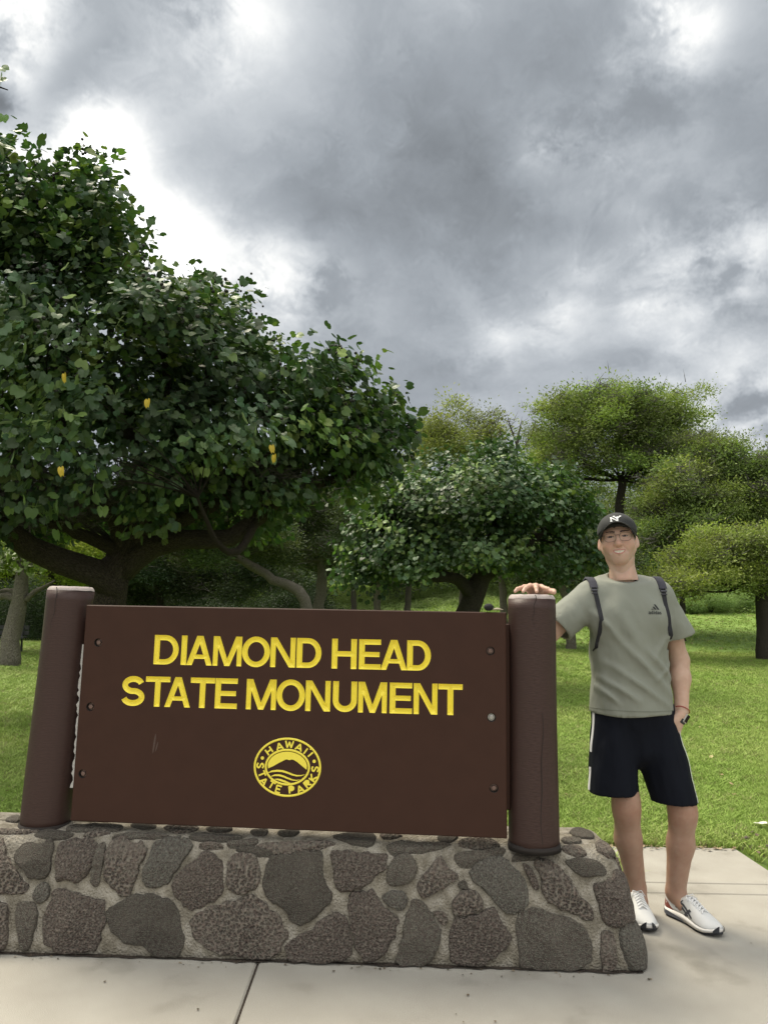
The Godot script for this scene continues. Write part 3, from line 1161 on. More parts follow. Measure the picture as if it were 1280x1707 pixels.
# Outline of a capital between x0..x1 and y0..y1 with stroke s
func capital(ch: String, x0: float, x1: float, y0: float, y1: float, s: float) -> Array:
	var w := x1 - x0
	var h := y1 - y0
	var cx := (x0 + x1) / 2.0
	match ch:
		"I":
			return [rect2(cx - s / 2, y0, cx + s / 2, y1)]
		"H":
			return join([rect2(x0, y0, x0 + s, y1), rect2(x1 - s, y0, x1, y1), rect2(x0 + s / 2, y0 + h / 2 - s * 0.45, x1 - s / 2, y0 + h / 2 + s * 0.45)])
		"T":
			return join([rect2(x0, y1 - s * 0.92, x1, y1), rect2(cx - s / 2, y0, cx + s / 2, y1 - s / 2)])
		"E":
			return join([rect2(x0, y0, x0 + s, y1), rect2(x0 + s / 2, y0, x1, y0 + s * 0.9), rect2(x0 + s / 2, y1 - s * 0.9, x1, y1), rect2(x0 + s / 2, y0 + h * 0.5 - s * 0.42, x1 - w * 0.06, y0 + h * 0.5 + s * 0.42)])
		"A":
			var l := PackedVector2Array([Vector2(x0, y0), Vector2(x0 + s * 1.0, y0), Vector2(cx + s * 0.5, y1), Vector2(cx - s * 0.56, y1)])
			var r := PackedVector2Array([Vector2(x1, y0), Vector2(cx + s * 0.56, y1), Vector2(cx - s * 0.5, y1), Vector2(x1 - s * 1.0, y0)])
			return join([l, r, rect2(x0 + w * 0.22, y0 + h * 0.22, x1 - w * 0.22, y0 + h * 0.22 + s * 0.72)])
		"M":
			var l := PackedVector2Array([Vector2(x0 + 0.001, y1), Vector2(cx - s * 0.45, y0), Vector2(cx + s * 0.45, y0), Vector2(x0 + s * 1.12, y1)])
			var r := PackedVector2Array([Vector2(x1 - 0.001, y1), Vector2(x1 - s * 1.12, y1), Vector2(cx - s * 0.45, y0), Vector2(cx + s * 0.45, y0)])
			return join([rect2(x0, y0, x0 + s * 0.86, y1), rect2(x1 - s * 0.86, y0, x1, y1), l, r])
		"N":
			var d := PackedVector2Array([Vector2(x0 + 0.001, y1), Vector2(x1 - s * 1.08, y0), Vector2(x1 - 0.001, y0), Vector2(x0 + s * 1.08, y1)])
			return join([rect2(x0, y0, x0 + s * 0.9, y1), rect2(x1 - s * 0.9, y0, x1, y1), d])
		"O":
			var a := ellipse(Vector2(cx, y0 + h / 2), w / 2, h / 2 + 0.002, 40)
			var i := ellipse(Vector2(cx, y0 + h / 2), w / 2 - s, h / 2 + 0.002 - s * 0.92, 32)
			i.reverse()
			return [a, i]
		"D":
			var o := PackedVector2Array([Vector2(x0, y0)])
			var i := PackedVector2Array([Vector2(x0 + s, y0 + s * 0.9)])
			for k in 17:
				var t := -PI / 2 + PI * k / 16.0
				o.append(Vector2(x0 + w * 0.46 + cos(t) * w * 0.54, y0 + h / 2 + sin(t) * h / 2))
				i.append(Vector2(x0 + w * 0.44 + cos(t) * (w * 0.56 - s), y0 + h / 2 + sin(t) * (h / 2 - s * 0.9)))
			o.append(Vector2(x0, y1))
			i.append(Vector2(x0 + s, y1 - s * 0.9))
			i.reverse()
			return [o, i]
		"U":
			var c := PackedVector2Array([Vector2(x0 + s / 2, y1)])
			var r := w / 2 - s / 2
			for k in 17:
				var t := PI + PI * k / 16.0
				c.append(Vector2(cx + cos(t) * r, y0 + s / 2 + r * 0.92 + sin(t) * r * 0.92))
			c.append(Vector2(x1 - s / 2, y1))
			return Geometry2D.offset_polyline(c, s / 2, Geometry2D.JOIN_ROUND, Geometry2D.END_BUTT)
		"S":
			var c := PackedVector2Array()
			var ru := h * 0.25 - s * 0.24
			var rx := w / 2 - s / 2
			for k in 19:
				var t := deg_to_rad(lerpf(18.0, 262.0, k / 18.0))
				c.append(Vector2(cx + cos(t) * rx * 0.93, y1 - s / 2 - ru + sin(t) * ru))
			for k in 19:
				var t := deg_to_rad(lerpf(80.0, -166.0, k / 18.0))
				c.append(Vector2(cx + cos(t) * rx, y0 + s / 2 + ru + sin(t) * ru))
			return Geometry2D.offset_polyline(c, s / 2, Geometry2D.JOIN_ROUND, Geometry2D.END_BUTT)
	return [rect2(x0, y0, x1, y1)]


func sign_glyphs() -> Array:
	var o := []
	var l1 := "DIAMONDHEAD"
	var e1 := [-571, -466, -459, -427, -431, -322, -319, -198, -197, -79, -77, 27, 32, 135, 178, 281, 290, 380, 379, 488, 487, 584]
	var l2 := "STATEMONUMENT"
	var e2 := [-700, -600, -598, -494, -514, -405, -407, -304, -302, -209, -171, -47, -46, 73, 75, 177, 187, 286, 291, 408, 419, 510, 516, 612, 615, 713]
	for k in l1.length():
		o.append(capital(l1[k], e1[k * 2] / 1000.0, e1[k * 2 + 1] / 1000.0, 0.667, 0.788, 0.0238))
	for k in l2.length():
		o.append(capital(l2[k], e2[k * 2] / 1000.0, e2[k * 2 + 1] / 1000.0, 0.495, 0.617, 0.0238))
	return o


# ---- the round emblem: rings, lettering, a mountain before the sun, three waves
func emblem(panel: Node3D, yellow: Material, z: float) -> void:
	var c := Vector2(0.010, 0.272)
	var k := 0.000309
	var at := func(x: float, y: float) -> Vector2: return c + Vector2((x - 632.0) * k, -(y - 632.0) * 0.96 * k)
	var ring := func(rx: float, ry: float, w: float) -> ArrayMesh:
		var b := Bag.new()
		var n := 64
		for s in n:
			var a := TAU * s / n
			var a2 := TAU * (s + 1) / n
			var pr := [[0.0, 0.0], [w * 0.25, 0.0022], [w * 0.75, 0.0022], [w, 0.0]]
			for q in 3:
				var p := []
				for e in [[a, q], [a, q + 1], [a2, q + 1], [a2, q]]:
					p.append(Vector3(c.x + cos(e[0]) * (rx - pr[e[1]][0]), c.y + sin(e[0]) * (ry - pr[e[1]][0]), z + pr[e[1]][1]))
				b.quad(p[0], p[1], p[2], p[3])
		return bag_mesh(b, false)
	part("emblem_ring", ring.call(0.138, 0.1155, 0.0085), yellow, panel)
	part("emblem_ring", ring.call(0.0925, 0.0715, 0.0085), yellow, panel)
	# the sun behind the mountain
	var sun := PackedVector2Array()
	for s in 25:
		var a := deg_to_rad(lerpf(8.0, 172.0, s / 24.0))
		sun.append(c + Vector2(cos(a) * 0.081, sin(a) * 0.0605))
	for q in [[380, 655], [450, 622], [520, 578], [600, 535], [622, 528], [640, 534], [662, 537], [685, 528], [712, 532], [760, 558], [820, 605], [888, 656]]:
		sun.append(at.call(q[0], q[1]))
	part("emblem_sun", raised(sun, z, 0.0018), yellow, panel)
	for wv in [[[385, 712, 8], [430, 692, 22], [500, 682, 26], [570, 685, 26], [640, 704, 24], [700, 726, 22], [760, 739, 18], [820, 735, 12], [866, 720, 4]],
			[[425, 757, 8], [470, 742, 20], [530, 740, 24], [590, 755, 24], [650, 778, 22], [710, 797, 16], [760, 800, 11], [806, 788, 3]],
			[[470, 795, 5], [510, 795, 20], [560, 806, 28], [610, 822, 28], [650, 834, 16], [680, 838, 4]]]:
		var up := PackedVector2Array()
		var dn := PackedVector2Array()
		for q in wv:
			up.append(at.call(q[0], q[1] - q[2] * 0.5))
			dn.append(at.call(q[0], q[1] + q[2] * 0.5))
		dn.reverse()
		up.append_array(dn)
		part("emblem_wave", raised(up, z, 0.0018), yellow, panel)
	# letters round the ring
	var words := [["H", 383, 425, 85, 1], ["A", 520, 362, 85, 1], ["W", 650, 330, 105, 1], ["A", 780, 365, 85, 1], ["I", 868, 412, 20, 1], ["'", 915, 405, 18, 1], ["I", 932, 455, 20, 1],
		["S", 275, 622, 70, -1], ["T", 298, 735, 75, -1], ["A", 330, 828, 80, -1], ["T", 432, 872, 80, -1], ["E", 525, 922, 70, -1], ["P", 698, 925, 70, -1], ["A", 812, 912, 80, -1], ["R", 905, 842, 75, -1], ["K", 972, 760, 75, -1], ["S", 1000, 645, 70, -1]]
	for q in words:
		var p: Vector2 = at.call(q[1], q[2])
		var d := p - c
		var nrm := Vector2(d.x / (0.115 * 0.115), d.y / (0.0935 * 0.0935)).normalized() * float(q[4])
		var right := Vector2(nrm.y, -nrm.x)
		var b := Bag.new()
		for st in strokes(q[0]):
			var line := PackedVector2Array()
			for v in st:
				line.append(p + right * (v.x - 0.5) * q[3] * k + nrm * (v.y - 0.5) * 0.0265)
			for poly in Geometry2D.offset_polyline(line, 0.0031, Geometry2D.JOIN_ROUND, Geometry2D.END_ROUND):
				if not Geometry2D.is_polygon_clockwise(poly):
					raised_into(b, poly, z + 0.00005 * b.v.size() / 30.0, 0.0018)
		part("emblem_letter", bag_mesh(b, false), yellow, panel)
	for q in [[298, 522], [984, 543]]:
		part("emblem_dot", raised(ngon(at.call(q[0], q[1]), 0.0068, 12), z, 0.0018), yellow, panel)


func raised(poly: PackedVector2Array, z: float, h: float) -> ArrayMesh:
	var b := Bag.new()
	raised_into(b, poly, z, h)
	return bag_mesh(b, false)


func raised_into(b: Bag, poly: PackedVector2Array, z: float, h: float) -> void:
	if Geometry2D.is_polygon_clockwise(poly):
		poly.reverse()
	flat_poly(b, poly, z + h)
	for s in poly.size():
		var a := poly[s]
		var c := poly[(s + 1) % poly.size()]
		b.quad(Vector3(a.x, a.y, z), Vector3(a.x, a.y, z + h), Vector3(c.x, c.y, z + h), Vector3(c.x, c.y, z))


func strokes(ch: String) -> Array:
	var v := func(a: Array) -> Array:
		var o := []
		for k in range(0, a.size(), 2):
			o.append(Vector2(a[k], a[k + 1]))
		return o
	match ch:
		"H": return [v.call([0.1, 0, 0.1, 1]), v.call([0.9, 0, 0.9, 1]), v.call([0.1, 0.5, 0.9, 0.5])]
		"A": return [v.call([0, 0, 0.5, 1, 1, 0]), v.call([0.2, 0.32, 0.8, 0.32])]
		"W": return [v.call([0, 1, 0.25, 0, 0.5, 0.85, 0.75, 0, 1, 1])]
		"I": return [v.call([0.5, 0, 0.5, 1])]
		"'": return [v.call([0.6, 1.0, 0.5, 0.72])]
		"S": return [v.call([0.95, 0.85, 0.6, 1, 0.2, 0.9, 0.1, 0.7, 0.35, 0.55, 0.7, 0.45, 0.92, 0.28, 0.75, 0.05, 0.4, 0, 0.05, 0.15])]
		"T": return [v.call([0, 1, 1, 1]), v.call([0.5, 1, 0.5, 0])]
		"E": return [v.call([1, 1, 0.1, 1, 0.1, 0, 1, 0]), v.call([0.1, 0.5, 0.85, 0.5])]
		"P": return [v.call([0.1, 0, 0.1, 1, 0.65, 1, 0.95, 0.8, 0.9, 0.55, 0.6, 0.42, 0.1, 0.42])]
		"R": return [v.call([0.1, 0, 0.1, 1, 0.65, 1, 0.95, 0.8, 0.9, 0.55, 0.6, 0.45, 0.1, 0.45]), v.call([0.5, 0.45, 1, 0])]
		"K": return [v.call([0.1, 0, 0.1, 1]), v.call([0.95, 1, 0.12, 0.45, 1, 0])]
		"Y": return [v.call([0, 1, 0.5, 0.5, 1, 1]), v.call([0.5, 0.5, 0.5, 0])]
		"N": return [v.call([0.08, 0, 0.08, 1, 0.92, 0, 0.92, 1])]
	return []


# ---------------------------------------------------------------- leaves
# a heart-shaped leaf folded along its midrib, tip drooping; stem at the origin, tip at +y, face +z
func heart_leaf() -> ArrayMesh:
	var b := Bag.new()
	var mid := [Vector3(0, 0.0, 0), Vector3(0, 0.3, 0.02), Vector3(0, 0.65, -0.06), Vector3(0, 1.05, -0.24)]
	var half := [Vector2(0.0, 0.0), Vector2(0.22, -0.13), Vector2(0.43, -0.02), Vector2(0.50, 0.24), Vector2(0.40, 0.54), Vector2(0.20, 0.82), Vector2(0.0, 1.05)]
	var mk := [0, 0, 1, 1, 2, 2, 3]
	for sg in [-1.0, 1.0]:
		var e := []
		for p in half:
			e.append(Vector3(p.x * sg, p.y, 0.42 * p.x - 0.55 * p.x * p.x - 0.22 * p.y * p.y))
		for k in 6:
			var a: Vector3 = mid[mk[k]]
			var c: Vector3 = mid[mk[k + 1]]
			if sg > 0:
				if k < 5: b.tri(a, e[k], e[k + 1])
				if mk[k] != mk[k + 1]: b.tri(a, e[k + 1], c)
			else:
				if k < 5: b.tri(a, e[k + 1], e[k])
				if mk[k] != mk[k + 1]: b.tri(a, c, e[k + 1])
	return bag_mesh(b, false)


# a tuft of many small narrow leaflets, loose and airy
func fine_sprig(sd: int, count: int, len: float) -> ArrayMesh:
	var r := RandomNumberGenerator.new()
	r.seed = sd
	var b := Bag.new()
	for k in count:
		var p := Vector3(r.randfn(), r.randfn() * 0.55, r.randfn()) * 0.36
		var d := (p.normalized() * 0.7 + Vector3(r.randfn(), r.randfn() * 0.6 + 0.1, r.randfn()) * 0.6).normalized()
		var s := d.cross(Vector3(r.randfn(), r.randfn(), r.randfn())).normalized()
		var l := len * r.randf_range(0.7, 1.4)
		b.tri(p - s * l * 0.16, p + d * l * 0.5 + s * l * 0.22, p + d * l)
		b.tri(p - s * l * 0.16, p + d * l, p + d * l * 0.5 - s * l * 0.22)
	return bag_mesh(b, false)


# bare grey twiglets
func twig_sprig(sd: int, count: int) -> ArrayMesh:
	var r := RandomNumberGenerator.new()
	r.seed = sd
	var b := Bag.new()
	for k in count:
		var p := Vector3(r.randfn(), r.randfn() * 0.5, r.randfn()) * 0.3
		for q in 2:
			var d := Vector3(r.randfn(), r.randfn() * 0.6 + 0.3, r.randfn()).normalized()
			var e := p + d * r.randf_range(0.25, 0.5)
			var s := d.cross(Vector3(r.randfn(), r.randfn(), r.randfn())).normalized() * 0.011
			var s2 := d.cross(s).normalized() * 0.011
			b.tri(p - s, e, p + s)
			b.tri(p - s2, e, p + s2)
	return bag_mesh(b, false)


func in_blob(e: Array, bias: float) -> Vector3:
	var d := Vector3(rng.randfn(), rng.randfn(), rng.randfn()).normalized()
	return e[0] + d * e[1] * pow(rng.randf(), bias)


func limb(pts: Array, rad: Array, m: Material, parent: Node3D, called := "branch", sides := 9, rough := 0.06) -> Array:
	var c := curve(pts, rad, maxf(0.12, float(rad[0]) * 1.2))
	var p: PackedVector3Array = c[0]
	var r: PackedFloat32Array = c[1]
	for k in range(1, p.size() - 1):
		p[k] += Vector3(rng.randfn(), rng.randfn(), rng.randfn()) * r[k] * 0.12
	var b := Bag.new()
	tube(b, p, r, sides, rough)
	part(called, bag_mesh(b), m, parent)
	return [p, r]


# thin twigs from the nearest point of the limbs to each clump, as one part
func twigs(joints: PackedVector3Array, clumps: Array, m: Material, parent: Node3D, r0: float, sag := 0.15, most := 100000) -> void:
	var b := Bag.new()
	var done := 0
	for c in clumps:
		done += 1
		if done > most:
			break
		var best := joints[0]
		var bd := 1e9
		for j in joints:
			var d: float = j.distance_squared_to(c) + maxf(0.0, j.y - c.y) * 1.5
			if d < bd:
				bd = d
				best = j
		var mid: Vector3 = best.lerp(c, 0.5) + Vector3(rng.randfn(), rng.randfn(), rng.randfn()) * 0.08 * sqrt(bd) + Vector3(0, sag * sqrt(bd), 0)
		var p := PackedVector3Array()
		var r := PackedFloat32Array()
		for k in 6:
			var t := k / 5.0
			p.append(best.lerp(mid, t).lerp(mid.lerp(c, t), t))
			r.append(lerpf(r0, r0 * 0.25, t) * (1.0 + 0.25 * sqrt(bd)))
		tube(b, p, r, 4)
	var o := part("twigs", bag_mesh(b), m, parent)
	o.set_meta("kind", "stuff")


# A broad-leaved tree with large heart-shaped leaves. blobs: crown volumes; weights by volume
func heart_tree(t: Node3D, blobs: Array, clumps_n: int, per: int, size: float, joints: PackedVector3Array, bk: Material, spread: float, berries: int, dark := 1.0) -> void:
	var total := 0.0
	var vol := []
	for e in blobs:
		var v: float = pow(e[1].x * e[1].y * e[1].z, 0.75)
		total += v
		vol.append(total)
	var clumps := []
	var gaps := FastNoiseLite.new()
	gaps.seed = 23
	gaps.frequency = 0.75 * 0.108 / size
	while clumps.size() < clumps_n:
		var pick := rng.randf() * total
		var k := 0
		while vol[k] < pick:
			k += 1
		var c := in_blob(blobs[k], 0.3)
		if gaps.get_noise_3dv(c) < -0.12:
			continue
		# a clump at the lower inside of another volume is thinned out, so the crown is hollow underneath
		var e: Array = blobs[k]
		if c.y < e[0].y - e[1].y * 0.35 and rng.randf() < 0.55:
			continue
		clumps.append(c)
	twigs(joints, clumps, bk, t, 0.008 * size / 0.12, 0.1)
	var places: Array[Transform3D] = []
	var tints := PackedColorArray()
	var mid := Vector3.ZERO
	for e in blobs:
		mid += e[0] / blobs.size()
	var fruit: Array[Transform3D] = []
	for c in clumps:
		var out: Vector3 = ((c - mid) * Vector3(1, 0.8, 1)).normalized()
		var young := rng.randf() < 0.2
		var clump := rng.randf_range(0.7, 1.3)
		var base := Color(0.085, 0.140, 0.052).lerp(Color(0.05, 0.092, 0.042), rng.randf())
		if young:
			base = Color(0.14, 0.21, 0.055)
		for k in per:
			var d := (Vector3(rng.randfn(), rng.randfn() * 0.62, rng.randfn())).limit_length(1.9)
			var p: Vector3 = c + d * spread + out * spread * 0.5
			var tip := (out * 0.55 + d * 0.35 + Vector3(0, -0.6, 0) + Vector3(rng.randfn(), rng.randfn(), rng.randfn()) * 0.42).normalized()
			var face := (out * 0.9 + Vector3(0, 0.7, 0) + Vector3(rng.randfn(), rng.randfn(), rng.randfn()) * 0.7)
			face = (face - tip * face.dot(tip)).normalized()
			var s := size * rng.randf_range(0.42, 1.2)
			places.append(Transform3D(Basis(tip.cross(face) * s * rng.randf_range(0.8, 1.05), tip * s, face * s), p))
			var v := rng.randf_range(0.75, 1.25) * dark * clump
			tints.append(Color(base.r * v * rng.randf_range(0.85, 1.2), base.g * v, base.b * v))
		if berries > 0 and rng.randi() % berries == 0 and out.y > -0.1:
			for k in 9:
				var p2: Vector3 = c + out * spread * 1.4 + Vector3(rng.randfn(), rng.randfn(), rng.randfn()) * 0.07
				fruit.append(Transform3D(Basis().scaled(Vector3.ONE * size * rng.randf_range(0.12, 0.19)), p2))
	var leaf := heart_leaf()
	# the nearest leaves that the picture shows are single parts; the rest are one part
	var order := []
	for k in places.size():
		var p := places[k].origin
		if absf(p.x / p.z) < 0.56 and p.z < 0.0:
			order.append([p.length() / places[k].basis.y.length(), k])
	order.sort()
	var single := {}
	var shades := []
	for k in 6:
		var m: StandardMaterial3D = M.leaf.duplicate()
		m.vertex_color_use_as_albedo = false
		var g: Color = [Color(0.08, 0.135, 0.05), Color(0.06, 0.105, 0.045), Color(0.09, 0.145, 0.05), Color(0.14, 0.21, 0.055), Color(0.05, 0.092, 0.042), Color(0.07, 0.118, 0.047)][k]
		m.albedo_color = Color(g.r * dark, g.g * dark, g.b * dark).linear_to_srgb()
		shades.append(m)
	for q in mini(300, order.size()):
		var k: int = order[q][1]
		single[k] = true
		var o := piece("leaf" if q == 0 else "leaf_%03d" % q, leaf, shades[k % 6], t)
		o.transform = places[k]
	var rest: Array[Transform3D] = []
	var rt := PackedColorArray()
	for k in places.size():
		if not single.has(k):
			rest.append(places[k])
			rt.append(tints[k])
	stuff("foliage", leaf, M.leaf, rest, rt, t)
	if fruit.size():
		var sp := SphereMesh.new()
		sp.radius = 1.0
		sp.height = 1.9
		sp.radial_segments = 8
		sp.rings = 5
		var ft := PackedColorArray()
		for k in fruit.size():
			ft.append(Color(0.022, 0.022, 0.014) * rng.randf_range(0.7, 1.5))
		stuff("seed_pods", sp, M.tinted, fruit, ft, t)


# A feathery umbrella-crowned tree: flat pads of fine foliage over grey twigs
func feather_tree(t: Node3D, pads: Array, fork: Vector3, bk: Material, tint: Color, density: float, size: float, grey := 0.35, bare := false) -> void:
	var sprigs: Array = M.sprigs
	var joints := PackedVector3Array()
	var places: Array[Transform3D] = []
	var tints := PackedColorArray()
	var tw: Array[Transform3D] = []
	var tt := PackedColorArray()
	var n := 0
	var targets := []
	for e in pads:
		var under: Vector3 = e[0] - Vector3(0, e[1].y * 0.55, 0)
		var way: Vector3 = fork.lerp(under, 0.5) + Vector3(rng.randfn() * 0.3, -0.12 * fork.distance_to(under), rng.randfn() * 0.3)
		var r0 := clampf(0.022 * fork.distance_to(under), 0.04, 0.12)
		var l := limb([fork, way, under], [r0, r0 * 0.75, r0 * 0.3], bk, t, "branch", 6)
		joints.append_array(l[0])
		var subs := []
		for k in 18:
			var off := Vector3(rng.randf_range(-0.98, 0.98), rng.randf_range(-0.95, 1.0), rng.randf_range(-0.95, 0.95))
			off.y -= 0.5 * off.x * off.x
			subs.append([e[0] + off * e[1], e[1] * Vector3(1.0, 1.5, 1.0) * rng.randf_range(0.14, 0.4), rng.randf_range(0.6, 1.35), rng.randf()])
		var area: float = e[1].x * e[1].z + e[1].x * e[1].y
		for k in int(area * density * 44.0 / (size * size)):
			var d := Vector3(rng.randfn(), rng.randfn(), rng.randfn()).normalized()
			if d.y < -0.25 and rng.randf() < 0.6:
				d.y = -d.y
			# lumpy surface
			var lump := 0.82 + 0.13 * sin(d.x * 5.0 + n) + 0.10 * sin(d.z * 6.0 + n * 2.0) + 0.08 * sin(d.y * 9.0)
			var sub: Array = subs[rng.randi() % subs.size()]
			var p: Vector3 = sub[0] + d * sub[1] * lump * pow(rng.randf(), 0.3)
			if p.z > -3.0:
				continue
			var s := size * rng.randf_range(0.6, 1.25)
			var bs := Basis(Vector3.UP, rng.randf() * TAU) * Basis(Vector3.RIGHT, rng.randf_range(-0.5, 0.5))
			if d.y < 0.15 and rng.randf() < grey:
				tw.append(Transform3D(bs.scaled(Vector3.ONE * s * 1.3), p))
				var gv := rng.randf_range(0.7, 1.2)
				tt.append(Color(0.17, 0.15, 0.14) * gv)
				continue
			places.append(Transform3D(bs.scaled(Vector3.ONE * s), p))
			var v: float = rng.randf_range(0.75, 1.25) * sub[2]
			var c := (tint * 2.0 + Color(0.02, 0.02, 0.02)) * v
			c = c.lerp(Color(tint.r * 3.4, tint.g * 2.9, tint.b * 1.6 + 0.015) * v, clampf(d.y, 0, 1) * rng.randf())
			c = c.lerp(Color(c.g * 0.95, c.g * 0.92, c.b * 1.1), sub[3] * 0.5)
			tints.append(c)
			if n % 3 == 0 and rng.randf() < 0.06:
				targets.append(p)
		for k in 9:
			targets.append(in_blob(e, 0.4))
		n += 1
	twigs(joints, targets, bk, t, 0.012, 0.1, 260)
	if not bare:
		# three shapes of tuft, shared out
		for s in 3:
			var pl: Array[Transform3D] = []
			var tc := PackedColorArray()
			for k in range(s, places.size(), 3):
				pl.append(places[k])
				tc.append(tints[k])
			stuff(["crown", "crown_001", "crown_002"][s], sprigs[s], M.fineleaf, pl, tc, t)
	if tw.size():
		stuff("bare_twigs", M.twiglets, M.tinted, tw, tt, t)


